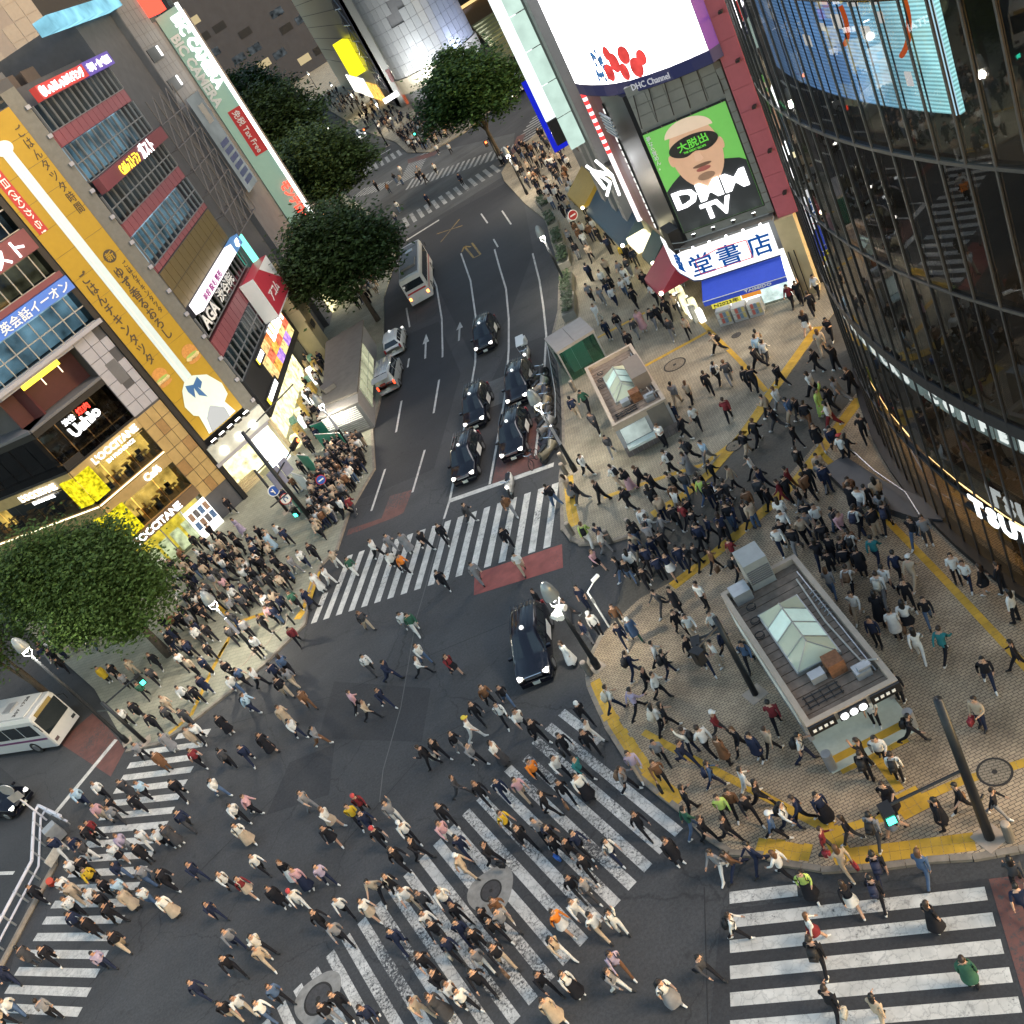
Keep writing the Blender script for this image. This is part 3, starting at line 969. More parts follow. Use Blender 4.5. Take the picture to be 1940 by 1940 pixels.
def glazing(root, fr, s0, s1, z0, z1, cols, rows, pane, mull, back=None, depth=1.4, mw=0.07, d=0.0, name='window_band', slab=True):
    """A band of windows: each pane and each mullion a piece of its own, an interior wall behind."""
    w = (s1 - s0) / cols
    mb = MB()
    fr.box(mb, s0, s1, d - 0.06, d + 0.06, z0 - 0.06, z0)
    band = part(root, name, mb, M_MULL)
    if back:
        part(band, 'interior', fr.B(s0, s1, d - depth - 0.1, d - depth, z0, z1), back)
    if slab:
        part(band, 'floor_slab', fr.B(s0, s1, d - depth, d - 0.08, z0 - 0.16, z0 - 0.065), M_GREY_D)
    for i in range(cols):
        for r in range(rows):
            a, b = z0 + (z1 - z0) * r / rows, z0 + (z1 - z0) * (r + 1) / rows
            fpiece(fr, 'pane', pane, band, s0 + i * w + mw / 2, s0 + (i + 1) * w - mw / 2, d - 0.02, d + 0.01, a + 0.03, b - 0.03)
    for i in range(cols + 1):
        fpiece(fr, 'mullion', mull, band, s0 + i * w - mw / 2, s0 + i * w + mw / 2, d - 0.05, d + 0.10, z0, z1)
    for r in range(1, rows):
        zz = z0 + (z1 - z0) * r / rows
        fpiece(fr, 'transom', mull, band, s0, s1, d - 0.05, d + 0.06, zz - 0.04, zz + 0.04)
    return band


# front face, upper glass
glazing(CORNER, FA1, -9.0, -0.4, 17.05, 19.35, 9, 2, pane_mesh, mullion_mesh, E_BLUEIN)
glazing(CORNER, FA1, -9.0, -0.4, 20.9, 22.6, 9, 1, pane_mesh, mullion_mesh, lit('interior_evening', (0.9, 0.72, 0.4), 0.05, 0.95, 0.9))
glazing(CORNER, FA1, -9.0, -0.4, 24.2, 27.0, 9, 2, pane_mesh, mullion_mesh, E_DIMIN)
glazing(CORNER, FA1, -9.0, -0.4, 27.8, 30.6, 9, 2, pane_mesh, mullion_mesh, E_DIMIN)
part(CORNER, 'maroon_band', FA1.B(-9.0, -0.35, -0.3, 0.16, 20.45, 20.85), M_MAROON)
part(CORNER, 'maroon_band', FA1.B(-9.0, -0.35, -0.3, 0.10, 27.05, 27.75), M_MAROON)
part(CORNER, 'maroon_band', FA1.B(-9.0, -0.35, -0.3, 0.10, 30.62, 31.3), M_MAROON)
sg = part(CORNER, 'sign_board', FA1.B(-9.0, -0.45, -0.1, 0.32, 22.65, 24.1), M_MAROON, label='maroon restaurant sign with white katakana')
lettering(sg, 'gusto', FA1, -2.95, 0.36, 23.35, E_WHITE2, height=1.15)
sg = part(CORNER, 'sign_board', FA1.B(-9.0, -0.3, -0.1, 0.40, 19.45, 20.4), mat('sign_blue', (0.05, 0.13, 0.42), 0.4, var=0.03, emit=0.12), label='blue language school sign')
lettering(sg, 'eikaiwa', FA1, -3.25, 0.43, 19.92, M_WPRINT, width=5.4)
part(CORNER, 'ledge', FA1.B(-9.0, -0.35, -0.6, 0.45, 16.70, 17.0), M_GREY)
part(CORNER, 'parapet', FA1.B(-9.0, 5.0, -0.4, 0.0, 30.9, 31.6), M_GREY_D)
# grey panel pier beside the recessed restaurants
pier = part(CORNER, 'pier', FA1.B(-2.9, -0.62, -2.2, -0.05, 0, 16.68), M_GREY_D)
for i in range(7):
    z0 = 10.25 + i * 0.92
    for s0, s1 in ((-2.86, -2.02), (-1.98, -1.28), (-1.24, -0.66)):
        if random.random() < 0.12:
            continue
        fpiece(FA1, 'panel', panel_grey, pier, s0, s1, -0.05, 0.02 + random.uniform(0, .01), z0 + .02, z0 + .9)
part(pier, 'louvre', FA1.B(-2.1, -1.3, 0.02, 0.05, 12.6, 14.3), M_GREY_M)
for i in range(7):
    z0 = 2.35 + i * 1.11
    for k, (s0, s1) in enumerate(((-2.88, -2.1), (-2.06, -1.42), (-1.38, -0.64))):
        fpiece(FA1, 'panel', panel_tan if (i * 3 + k) % 5 == 1 else panel_beige, pier, s0, s1, -0.05, 0.02, z0 + .02, z0 + 1.08)
part(CORNER, 'gap_column', FA1.B(-0.60, -0.2, -2.2, 0.12, 0, 31), M_BLACK)

# recessed dark restaurant floors (front and the bent left face)
M_DRED = mat('restaurant_maroon', (0.07, 0.016, 0.02), 0.5)
E_DIMWARM = lit('restaurant_dim', (1.0, 0.55, 0.2), 0.05, 1.0, 1.6)
for fr, s0, s1 in ((FA1, -8.8, -2.92), (FA3, -12, 0.0)):
    tag = 'upper_restaurant' if fr is FA1 else 'upper_restaurant_side'
    b = part(CORNER, tag, fr.B(s0, s1, -2.1, -1.9, 13.9, 16.65), M_DRED)
    part(b, 'ceiling', fr.B(s0, s1, -1.9, 0.1, 16.45, 16.68), M_GREY)
    part(b, 'floor', fr.B(s0, s1, -1.9, 0.15, 13.75, 13.95), M_GREY_M)
    for k in range(3):
        part(b, 'pendant_lamp', MB().cyl(fr.P(s0 + (s1 - s0) * (k + 1.2) / 4.2, -1.2, 15.4), fr.P(s0 + (s1 - s0) * (k + 1.2) / 4.2, -1.2, 16.3), 0.04, 0.04, 6), lit('pendant', (1, .8, .5), 0.8))
    b = part(CORNER, 'grill_restaurant' if fr is FA1 else 'grill_restaurant_side', fr.B(s0, s1, -2.1, -1.9, 10.35, 13.7), E_DIMWARM)
    part(b, 'floor', fr.B(s0, s1, -1.9, 0.12, 10.2, 10.36), M_BLACK)
    cols = max(3, int((s1 - s0) / 1.4)); w = (s1 - s0) / cols
    for i in range(cols):
        fpiece(fr, 'pane', pane_dark, b, s0 + i * w + .04, s0 + (i + 1) * w - .04, -0.02, 0.02, 10.9, 13.3)
        fpiece(fr, 'balustrade_panel', unit_mesh('balustrade_panel', M_BLACK) if i == 0 else MATS_BAL, b, s0 + i * w + .02, s0 + (i + 1) * w - .02, 0.02, 0.06, 10.36, 10.88)
        if i == 0:
            MATS_BAL = b.children[-1].data
    part(b, 'head_beam', fr.B(s0, s1, -0.1, 0.1, 13.3, 13.72), M_BLACK)
    for k in range(12):
        part(b, 'table', MB().cyl(fr.P(random.uniform(s0 + .5, s1 - .5), random.uniform(-1.6, -.5), 10.36), fr.P(0, 0, 0)[:2] + (11.05,), 0.0, 0.0) if False else
             MB().box((*fr.P(s0 + (s1 - s0) * (k + .5) / 12, -1.0 - .5 * (k % 2), 0)[:2], 11.0), (0.7, 0.7, 0.06), fr.ang), mat('table_wood', (0.25, 0.13, 0.06), 0.5))
rs = part(CORNER, 'sign_board', FA1.B(-7.3, -4.35, -0.05, 0.12, 16.15, 16.5), E_YEL, label='slim glowing yellow restaurant sign')
us = part(CORNER, 'sign_frame', FA1.B(-7.0, -4.2, 0.05, 0.10, 11.75, 11.80), M_BLACK)
lettering(us, 'ushio', FA1, -5.7, 0.18, 12.22, E_WHITE2, width=2.5, tilt=R(6))
lettering(us, 'ushio2', FA1, -6.45, 0.18, 12.95, E_WHITE2, width=0.95)
lettering(us, 'ushio3', FA1, -5.25, 0.18, 12.98, E_RED, width=1.0)

# lit cafe floors and shop at street level
E_CAFEBACK = lit('cafe_back_wall', (1.0, 0.52, 0.10), 0.6, 0.8, 0.9)
M_CAFEFLOOR = mat('cafe_floor', (0.35, 0.2, 0.07), 0.6)
M_WOOD = mat('cafe_wood', (0.28, 0.15, 0.05), 0.5, var=0.3)
for fr, s0, s1 in ((FA1, -8.8, -2.92), (FA3, -12, 0.0)):
    for z0, z1 in ((7.15, 10.15), (3.85, 6.85)):
        b = part(CORNER, 'cafe_floor', fr.B(s0, s1, -2.15, -2.0, z0, z1), E_CAFEBACK)
        part(b, 'floor', fr.B(s0, s1, -2.0, 0.1, z0 - .2, z0), M_CAFEFLOOR)
        part(b, 'fascia', fr.B(s0, s1, -0.15, 0.14, z1 - .75, z1 + .05), M_BEIGE)
        cols = max(2, int((s1 - s0) / 1.6)); w = (s1 - s0) / cols
        for i in range(cols):
            fpiece(fr, 'pane', pane_mesh, b, s0 + i * w + .03, s0 + (i + 1) * w - .03, -0.01, 0.01, z0 + .02, z1 - .77)
        for i in range(int((s1 - s0) / 0.75)):
            q = fr.P(s0 + .4 + i * .75, -0.5 - 0.55 * (i % 3), 0)
            t = part(b, 'table', MB().cyl((*q[:2], z0), (*q[:2], z0 + .7), .04, .04, 6).box((*q[:2], z0 + .72), (.55, .55, .04), fr.ang), M_WOOD)
            part(b, 'chair', MB().box((q[0] + .45, q[1] + .2, z0 + .25), (.4, .4, .5), .3 * i).box((q[0] + .62, q[1] + .28, z0 + .6), (.06, .4, .5), .3 * i), M_BLACK if i % 2 else M_WOOD)
        part(b, 'lamp_strip', fr.B(s0 + .2, s1 - .2, -1.5, -1.4, z1 - .85, z1 - .8), lit('cafe_lamp', (1, .75, .35), 2.0))
        part(b, 'edge_light', fr.B(s0, s1, 0.10, 0.16, z0 - .14, z0 - .06), lit('edge_light', (1, .93, .6), 0.9))
    b = part(CORNER, 'cosmetics_shop', fr.B(s0, s1, -2.15, -2.0, 0.1, 3.0), E_GOLD)
    cols = max(2, int((s1 - s0) / 1.9)); w = (s1 - s0) / cols
    for i in range(cols):
        fpiece(fr, 'pane', pane_mesh, b, s0 + i * w + .04, s0 + (i + 1) * w - .04, -0.01, 0.01, 0.15, 2.9)
        fpiece(fr, 'mullion', mullion_mesh, b, s0 + i * w - .04, s0 + i * w + .04, -0.04, 0.05, 0.12, 3.0)
    for i in range(int((s1 - s0) / 1.1)):
        q = fr.P(s0 + .6 + i * 1.1, -0.9, 0)
        part(b, 'display_shelf', MB().box((*q[:2], .9), (.8, .4, 1.6), fr.ang), E_SHOPY)
    fs = part(CORNER, 'shop_fascia', fr.B(s0, s1, -0.1, 0.35, 3.0, 3.8), mat('fascia_bronze', (0.16, 0.11, 0.07), 0.4, 0.3))
    if fr is FA1:
        lettering(fs, 'occ', FA1, -6.75, 0.38, 3.42, E_WHITE2, width=4.4)
for s, z in ((-5.2, 9.75),):
    k = part(CORNER, 'sign_frame', FA1.B(s - 2.1, s + 2.1, 0.15, 0.17, z - .5, z - .46), M_BEIGE)
    lettering(k, 'occ', FA1, s, 0.24, z, E_WHITE2, width=3.9)
    lettering(k, 'occ2', FA1, s, 0.24, z - .62, E_WHITE2, width=2.4)
k = part(CORNER, 'sign_frame', FA3.B(-5.6, -1.6, 0.15, 0.17, 9.25, 9.29), M_BEIGE)
lettering(k, 'occ', FA3, -3.6, 0.24, 9.75, E_WHITE2, width=3.8)
lettering(k, 'occ2', FA3, -3.6, 0.24, 9.12, E_WHITE2, width=2.3)
lettering(k, 'cafe2', FA1, -4.6, 0.24, 6.45, E_WHITE2, width=1.4)
for z0, z1 in ((7.5, 9.75), (3.9, 6.3)):        # the glowing yellow mimosa boxes at the bend
    q = MB()
    c = FA1.P(-8.8, 0, 0)
    for fr, s0, s1 in ((FA1, -8.8, -7.55), (FA3, -1.25, 0.0)):
        fr.box(q, s0, s1, 0.05, 0.32, z0, z1)
    part(CORNER, 'mimosa_box', q, lit('mimosa_yellow', (0.95, 0.80, 0.02), 0.30, 0.75, 3.5))

# yellow poster strip
PO = part(CORNER, 'poster_strip', FA1.B(-0.15, 3.87, 0.0, 0.16, 5.72, 30.25), M_GREY_D, label='tall yellow burger poster strip on the building corner')
for i in range(14):
    h = (30.2 - 5.75) / 14
    fpiece(FA1, 'poster_panel', panel_yel, PO, -0.12, 3.84, 0.16, 0.20, 5.75 + i * h + .012, 5.75 + (i + 1) * h - .012)
D0 = 0.212


def flat(parent, fr, pts, d, m, name, t=0.012):
    """A flat printed shape with a little thickness on a facade; pts are (s, z)."""
    mb = MB()
    n = len(pts)
    f0 = [fr.P(s, d, z) for s, z in pts]; f1 = [fr.P(s, d + t, z) for s, z in pts]
    mb.poly(f1)
    for i in range(n):
        j = (i + 1) % n
        mb.quad(f0[i], f0[j], f1[j], f1[i])
    return part(parent, name, mb, m)


def disc(cx, cz, rx, rz, n=24, a0=0, a1=2 * math.pi):
    return [(cx + rx * math.cos(a0 + (a1 - a0) * i / n), cz + rz * math.sin(a0 + (a1 - a0) * i / n)) for i in range(n)]


M_NECK = mat('poster_pale_blue', (0.55, 0.68, 0.74), 0.55, var=0.05)
M_MINT = mat('poster_mint', (0.62, 0.78, 0.72), 0.55, var=0.05)
M_SCARF = mat('poster_blue', (0.03, 0.12, 0.32), 0.5, var=0)
M_BUN = mat('poster_bun', (0.50, 0.23, 0.06), 0.6, var=0.25, scale=6)
M_BUN2 = mat('poster_filling', (0.62, 0.50, 0.24), 0.6, var=0.4, scale=9)
flat(PO, FA1, [(1.50, 10.0), (2.24, 10.0), (2.24, 28.3), (1.5, 28.3)], D0, M_NECK, 'printed_stripe')
flat(PO, FA1, [(1.72, 10.0), (1.82, 10.0), (1.82, 28.2), (1.72, 28.2)], D0 + .014, M_WPRINT, 'printed_stripe')
flat(PO, FA1, disc(1.87, 28.4, 0.62, 0.45), D0 + .028, M_WPRINT, 'printed_cap')
flat(PO, FA1, [(0.95, 9.6), (1.5, 10.0), (2.3, 10.0), (3.2, 9.4), (3.7, 8.2), (3.55, 7.3), (3.0, 7.0), (3.2, 5.9), (0.5, 5.9), (0.75, 7.4), (0.45, 7.7), (0.35, 8.6)], D0 + .028, M_MINT, 'printed_jacket')
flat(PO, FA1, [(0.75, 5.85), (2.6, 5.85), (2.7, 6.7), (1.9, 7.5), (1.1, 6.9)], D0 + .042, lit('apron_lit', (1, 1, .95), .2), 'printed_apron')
for q in ([(1.35, 9.75), (1.9, 9.45), (1.4, 8.6), (1.25, 9.3)], [(1.9, 9.45), (2.5, 9.75), (2.55, 9.2), (2.15, 8.9)], [(1.8, 9.45), (2.0, 9.45), (2.2, 8.1), (1.75, 8.6)]):
    flat(PO, FA1, q, D0 + .056, M_SCARF, 'printed_scarf')
for cx, cz in ((3.22, 11.2), (0.40, 11.2)):
    x0, x1 = max(-.1, cx - .62), min(3.83, cx + .62)
    cl = lambda pts: [(min(max(s, x0), x1), z) for s, z in pts]
    flat(PO, FA1, cl(disc(cx, cz + .25, .6, .55)), D0, M_BUN, 'printed_bun')
    flat(PO, FA1, cl(disc(cx, cz - .15, .58, .22)), D0 + .014, M_BUN2, 'printed_filling')
    flat(PO, FA1, cl(disc(cx, cz - .42, .55, .2)), D0 + .014, M_BUN, 'printed_bun')
    flat(PO, FA1, cl(disc(cx, cz + .02, .5, .10)), D0 + .028, mat('poster_leaf', (.3, .42, .1), .6), 'printed_leaf')
lettering(PO, 'tatsuta', FA1, 0.63, D0 + .01, 16.2, M_INK, height=7.6, width=0.62)
lettering(PO, 'yuzu', FA1, 2.78, D0 + .01, 16.0, M_INK, height=5.9, width=0.66)
lettering(PO, 'tatsuta_small', FA1, 3.48, D0 + .01, 16.9, M_INK, height=4.2, width=0.32)
lettering(PO, 'jikan', FA1, 3.42, D0 + .01, 26.0, M_INK, height=6.2, width=0.5)
flat(PO, FA1, disc(2.98, 19.75, .45, .45), D0, M_INK, 'printed_seal')
lettering(PO, 'shin', FA1, 2.98, D0 + .025, 19.75, M_YELLOW, height=0.6)
rb = flat(PO, FA1, [(0.12, 23.2), (0.82, 23.2), (0.82, 29.9), (0.12, 29.9)], D0, mat('poster_red', (0.42, 0.03, 0.03), .5, var=.03), 'printed_band')
lettering(PO, 'april', FA1, 0.47, D0 + .02, 26.2, M_WPRINT, width=6.0, height=0.5, tilt=-math.pi / 2)
# floodlights under and over the poster
for i in range(5):
    s = 0.3 + i * 0.82
    fl = part(CORNER, 'floodlight', FA1.B(s - .22, s + .22, 0.7, 0.95, 5.25, 5.5), M_BLACK)
    part(fl, 'lens', FA1.B(s - .2, s + .2, 0.72, 0.93, 5.5, 5.53), lit('flood_lens', (1, 1, .92), 6.0))
    part(fl, 'bracket', MB().tube([FA1.P(s, 0, 5.1), FA1.P(s, .8, 5.3)], .025), M_BLACK)
fl = part(CORNER, 'floodlight', FA1.B(0.1, 3.5, 0.9, 1.05, 30.5, 30.65), M_BLACK)
part(fl, 'lens', FA1.B(0.15, 1.6, 0.92, 1.03, 30.45, 30.5), lit('flood_lens_top', (1, 1, .9), 7.0))
part(fl, 'bracket', MB().tube([FA1.P(0.4, 0, 30.9), FA1.P(0.4, 1.0, 30.6)], .03).tube([FA1.P(3.2, 0, 30.9), FA1.P(3.2, 1.0, 30.6)], .03), M_GREY_M)
part(CORNER, 'corner_column', FA1.B(3.90, 5.0, -1.5, 0.02, 3.6, 31.0), mat('column_slate', (0.13, 0.13, 0.12), .6, var=.15))
for i in range(13):
    part(CORNER, 'column_bracket', FA1.B(4.7, 5.02, 0.02, 0.2, 5.5 + i * 2, 5.75 + i * 2), M_GREY)
# street door under the poster
b = part(CORNER, 'entrance_hall', FA1.B(-0.6, 4.7, -2.15, -2.0, 0.1, 3.4), E_SHOPY)
part(b, 'ceiling', FA1.B(-0.6, 5.0, -2.0, 0.2, 3.4, 3.7), M_GREY)
part(b, 'white_lintel', FA1.B(-0.4, 5.0, -0.1, 0.25, 3.7, 5.1), mat('white_tile', (.5, .52, .48), .4))
for s in (0.6, 2.2, 3.6):
    part(b, 'ceiling_lamp', MB().cyl(FA1.P(s, .3, 4.2), FA1.P(s, .36, 4.2), .32, .32, 16), lit('round_lamp', (1, 1, .95), 3.0))
for i in range(4):
    part(b, 'step', FA1.B(-0.4, 2.0, -1.9 + i * .3, -1.6 + i * .3, .1, .75 - i * .15), M_CREAM)
px = part(CORNER, 'poster_wall', FA1.B(2.5, 4.6, -0.05, 0.05, 0.15, 3.3), E_SHOP)
for i in range(12):
    s, z = 2.6 + (i % 4) * .5, 0.4 + (i // 4) * .9
    part(px, 'leaflet', FA1.B(s, s + .4, .05, .07, z, z + .6), lit('leaflet%d' % (i % 3), [(.6, .85, 1), (1, 1, 1), (.8, .9, .9)][i % 3], .9))
part(CORNER, 'side_wall', FA1.B(4.7, 5.0, -1.5, 0.5, 0.1, 3.6), M_CREAM)
w = part(CORNER, 'lit_poster_wall', FA1.B(-5.0, -3.0, 0.5, 0.6, 0.15, 2.7), E_SHOP, label='bright white wall of framed posters by the cosmetics shop')
for i in range(8):
    s, z = -4.85 + (i % 4) * .47, 0.9 + (i // 4) * .85
    part(w, 'poster', FA1.B(s, s + .38, .6, .62, z, z + .65), mat('poster_print%d' % (i % 3), [(.10, .18, .35), (.3, .2, .15), (.12, .12, .14)][i % 3], .4, var=.4, scale=8))

# street side face: glass storeys with maroon bands
for z0, z1, bk in ((27.75, 29.55, E_DIMIN), (24.15, 26.65, E_BLUEIN), (20.95, 23.0, E_DIMIN), (17.5, 19.85, E_BLUEIN), (7.2, 9.45, E_DIMIN), (11.3, 12.95, None)):
    glazing(CORNER, FA2, 0.3, 17.0, z0, z1, 14, 2 if z1 - z0 > 1.9 else 1, pane_dark if bk is None else pane_mesh, mullion_mesh, bk, depth=1.2, mw=0.09)
for z0, z1 in ((26.7, 27.7), (19.9, 20.9), (16.95, 17.45), (9.5, 10.95)):
    bd = part(CORNER, 'maroon_band', FA2.B(0.1, 17.2, -1.2, -0.02, z0, z1), M_MAROON)
    for i in range(14):
        fpiece(FA2, 'spandrel', spandrel_mesh, bd, 0.34 + i * 1.193, 0.3 + (i + 1) * 1.193 - .05, -0.02, 0.02, z0 + .02, z1 - .02)
bz = part(CORNER, 'bronze_panels', FA2.B(0.1, 17.2, -1.2, -0.02, 13.9, 16.9), M_GREY_D)
pm = unit_mesh('panel', mat('bronze_panel', (0.15, 0.115, 0.05), .45, .3, var=.15))
for i in range(12):
    for r in range(2):
        fpiece(FA2, 'panel', pm, bz, 0.25 + i * 1.4, 0.25 + i * 1.4 + 1.33, -0.02, 0.02, 13.95 + r * 1.47, 13.95 + r * 1.47 + 1.42)
sg = part(CORNER, 'sign_board', FA2.B(1.4, 17.4, 0.05, 0.55, 29.55, 30.45), mat('shabu_red', (0.40, 0.045, 0.04), .4, var=.03, emit=.10), label='red rooftop sign with white kana')
part(sg, 'blue_end', FA2.B(11.0, 17.45, 0.04, 0.57, 29.5, 30.5), mat('shabu_purple', (0.09, 0.06, 0.28), .4, var=.03, emit=.12))
lettering(sg, 'shabu', FA2, 6.4, .59, 30.0, E_WHITE2, width=7.8, height=.66)
lettering(sg, 'shabu2', FA2, 14.2, .60, 30.0, lit('letter_pinkish', (1, .9, .95), .9), width=5.4, height=.62)
part(sg, 'badge', MB().cyl(FA2.P(1.95, .56, 30.0), FA2.P(1.95, .6, 30.0), .36, .36, 18), E_WHITE)
sg = part(CORNER, 'sign_board', FA2.B(0.5, 17.6, 0.05, 0.6, 23.05, 24.05), M_MAROON, label='maroon cafe sign with yellow and white letters')
lettering(sg, 'cafe', FA2, 6.9, .64, 23.5, E_YEL, width=4.8, height=.8)
lettering(sg, 'gusto', FA2, 11.6, .64, 23.55, E_WHITE2, width=3.4, height=1.05)
sg = part(CORNER, 'sign_board', FA2.B(0.9, 17.3, 0.05, 0.75, 13.0, 13.85), lit('strip_white', (1, .93, .95), .55), label='long white strip sign above the clinic windows')
part(sg, 'end_cap', FA2.B(14.4, 17.32, 0.04, 0.77, 12.98, 13.87), mat('strip_blue', (.08, .2, .42), .4, emit=.12))
lettering(sg, 'strip', FA2, 5.4, .79, 13.42, mat('strip_ink', (.35, .06, .28), .5, var=0), width=6.2, height=.55)
lettering(sg, '4f', FA2, 15.9, .79, 13.42, E_WHITE2, width=1.2, height=.6)
lettering(bz, 'aga', FA2, 3.0, .14, 12.1, M_WPRINT, width=4.4, height=1.05)
lettering(bz, 'clinic', FA2, 9.0, .14, 12.15, M_WPRINT, width=5.4, height=1.0)
# white-red flag sign
ac = part(CORNER, 'flag_sign', FA2.B(11.6, 18.4, 0.2, 1.5, 7.3, 10.9), mat('acom_red', (0.34, 0.03, 0.045), .4, var=.04, emit=.06), label='dark red loan office sign box with white rim')
part(ac, 'rim', FA2.B(11.5, 11.6, 0.15, 1.55, 7.2, 11.0), M_WPRINT)
part(ac, 'foot', FA2.B(11.5, 18.5, 0.15, 1.55, 7.2, 7.28), M_WPRINT)
flat(ac, FA2, [(14.5, 10.88), (18.35, 8.6), (18.35, 10.88)], 1.5, M_WPRINT, 'printed_corner')
lettering(ac, 'acom', FA2, 14.6, 1.53, 8.7, M_WPRINT, width=3.4, height=.95)
# soap shop
bd = part(CORNER, 'shop_board', FA2.B(0.2, 17.2, -1.0, 0.25, 3.6, 7.15), mat('shop_black', (.02, .021, .024), .5))
E_SOAP = None
for i in range(6):
    s = 5.3 + i * 1.85
    for k in range(3):
        c = random.choice([(1, .28, .08), (1, .5, .1), (1, .62, .25), (.95, .75, .3), (.9, .2, .1)])
        if i in (2, 4) and k == 0: c = (.55, .3, .9)
        fpiece(FA2, 'soap_display', unit_mesh('soap_display', lit('soap_%d_%d' % (i, k), c, .38, .6, 2.5)), bd, s, s + 1.72, .25, .29, 4.25 + k * .9, 4.25 + k * .9 + .85)
lettering(bd, 'lush', FA2, 13.0, .34, 6.45, E_WHITE2, width=5.6, height=1.15)
for s, z, w in ((5.4, 6.75, 2.6), (3.2, 4.45, 4.6)):
    k = part(CORNER, 'lit_sign', FA2.B(s - w / 2, s + w / 2, .3, .42, z - .45, z + .35), mat('sign_black', (.02, .02, .022), .4))
    for j in range(7):
        part(k, 'letter', FA2.B(s - w * .36 + j * w * .11, s - w * .36 + (j + .72) * w * .11, .43, .46, z - .22, z + .2), E_WHITE2)
    part(k, 'badge', FA2.B(s - w * .48, s - w * .38, .43, .46, z - .25, z + .25), E_YEL)
b = part(CORNER, 'shop_interior', FA2.B(0.2, 17.0, -1.55, -1.45, 0.1, 3.5), E_SHOPY)
for i in range(15):
    q = FA2.P(1 + i * 1.05, .25 + .3 * (i % 2), 0)
    part(b, 'goods_stand', MB().box((*q[:2], .6 + .15 * (i % 3)), (.8, .5, .95 + .3 * (i % 3)), FA2.ang + .1 * (i % 3)), [E_SHOPY, mat('goods_a', (.5, .35, .1), .6, var=.5, scale=9), mat('goods_b', (.2, .4, .3), .6, var=.5, scale=9), E_SHOP][i % 4])
part(CORNER, 'roof_plant', MB().box((-20, 84, 31.8), (10, 8, 1.6), .4).box((-16, 80, 31.6), (3, 3, 1.4), .4).box((-27, 80, 32.0), (4, 3, 2), .4), M_GREY_M)
for k in range(3):
    q = FA2.P(3 + k * 4.0, -3.2, 31)
    part(CORNER, 'roof_rack', MB().box((q[0], q[1], 31.5), (2.6, .12, 1.1), FA2.ang).box((q[0] - .8, q[1] + .2, 31.5), (.12, 1.6, 1.1), FA2.ang), mat('rust_steel', (.08, .06, .05), .8))

# tall pale building behind the corner building
TB = thing('tiled_building', 'tall pale grey tiled building behind the corner building roof', 'building', (-24, 112, 0))
fb = Fr((-36, 100), R(34))
part(TB, 'wall', fb.B(-30, 28, -16, 0, 0, 62), mat('pale_tile', (.13, .13, .15), .6, var=.08))
tm = unit_mesh('tile', mat('pale_tile_face', (.14, .145, .165), .5, var=.1))
for i in range(18):
    for r in range(13):
        if random.random() < .12: continue
        fpiece(fb, 'tile', tm, TB, 1 + i * 1.5, 1 + i * 1.5 + 1.44, 0, .03, 33 + r * 1.5, 33 + r * 1.5 + 1.44)
for i, (s, z) in enumerate(((6, 40), (10.5, 41), (15, 46), (20, 43), (7, 47))):
    w = part(TB, 'window', fb.B(s, s + 1.3, .03, .08, z, z + 2.2), M_BLACK if i % 2 else lit('tower_window', (.6, .7, .5), .08))
    part(w, 'frame', fb.B(s + .62, s + .68, .08, .11, z, z + 2.2), M_MULL)

# grey blank-walled building up the street
GB = thing('blank_wall_building', 'dark grey blank walled building between glass facade and camera shop', 'building', (-8, 92, 0))
part(GB, 'wall', FA2.B(17.4, 26.5, -14, -0.4, 0, 33.8), M_GREY_D)
part(GB, 'recess', FA2.B(9.9, 17.3, -14, -9.5, 31.2, 33.8), M_BLACK)
part(GB, 'sign_strip', FA2.B(9.9, 27.0, -0.3, 0.9, 33.0, 34.0), lit('cyan_strip', (.35, .8, 1.0), .3, .4, .5), label='glowing pale blue strip sign along the roof edge')
GB2 = thing('tiled_shop_building', 'grey tiled shop building with two dark windows beside the green vertical sign', 'building', (-5, 100, 0))
part(GB2, 'wall', FA2.B(26.6, 34, -14, 0.2, 0, 33.5), M_GREY_M)
tm2 = unit_mesh('tile', mat('grey_wall_tile', (.13, .13, .14), .55, var=.12))
for i in range(5):
    for r in range(9):
        fpiece(FA2, 'tile', tm2, GB2, 26.7 + i * 1.46, 26.7 + i * 1.46 + 1.4, .2, .24, 24.4 + r * 1.02, 24.4 + r * 1.02 + .98)
for z in (25.3, 28.1):
    w = part(GB2, 'window', FA2.B(27.2, 30.6, .24, .3, z, z + 1.15), M_BLACK)
    part(w, 'lamp', FA2.B(30.3, 30.6, .3, .4, z + .2, z + 1.1), E_WHITE)
part(GB2, 'roof_sign', FA2.B(34.0, 39.6, -.2, .6, 31.5, 33.3), E_RED)
# scaffold sign frame and dark lower volumes
SC = thing('scaffold_sign', 'sign board on an open steel scaffold beside the green camera shop sign', 'sign', FA2.P(24, .4, 10))
mb = MB()
for i in range(5):
    for j in range(6):
        s, z = 18.0 + i * 2.2, 13.5 + j * 2.1
        if i < 4:
            mb.cyl(FA2.P(s, .6, z), FA2.P(s + 2.2, .6, z), .05, .05, 4)
            mb.cyl(FA2.P(s, .6, z), FA2.P(s + 2.2, .6, z + 2.1), .035, .035, 4)
        mb.cyl(FA2.P(s, .6, z), FA2.P(s, .6, z + 2.1), .05, .05, 4)
        mb.cyl(FA2.P(s, -.4, z), FA2.P(s, .6, z), .035, .035, 4)
part(SC, 'frame', mb, mat('scaffold_steel', (.13, .12, .12), .6, .4))
part(SC, 'board', FA2.B(26.9, 31.0, .9, 1.1, 15.0, 24.4), lit('board_pale', (.75, .82, .8), .09, .3, .4))
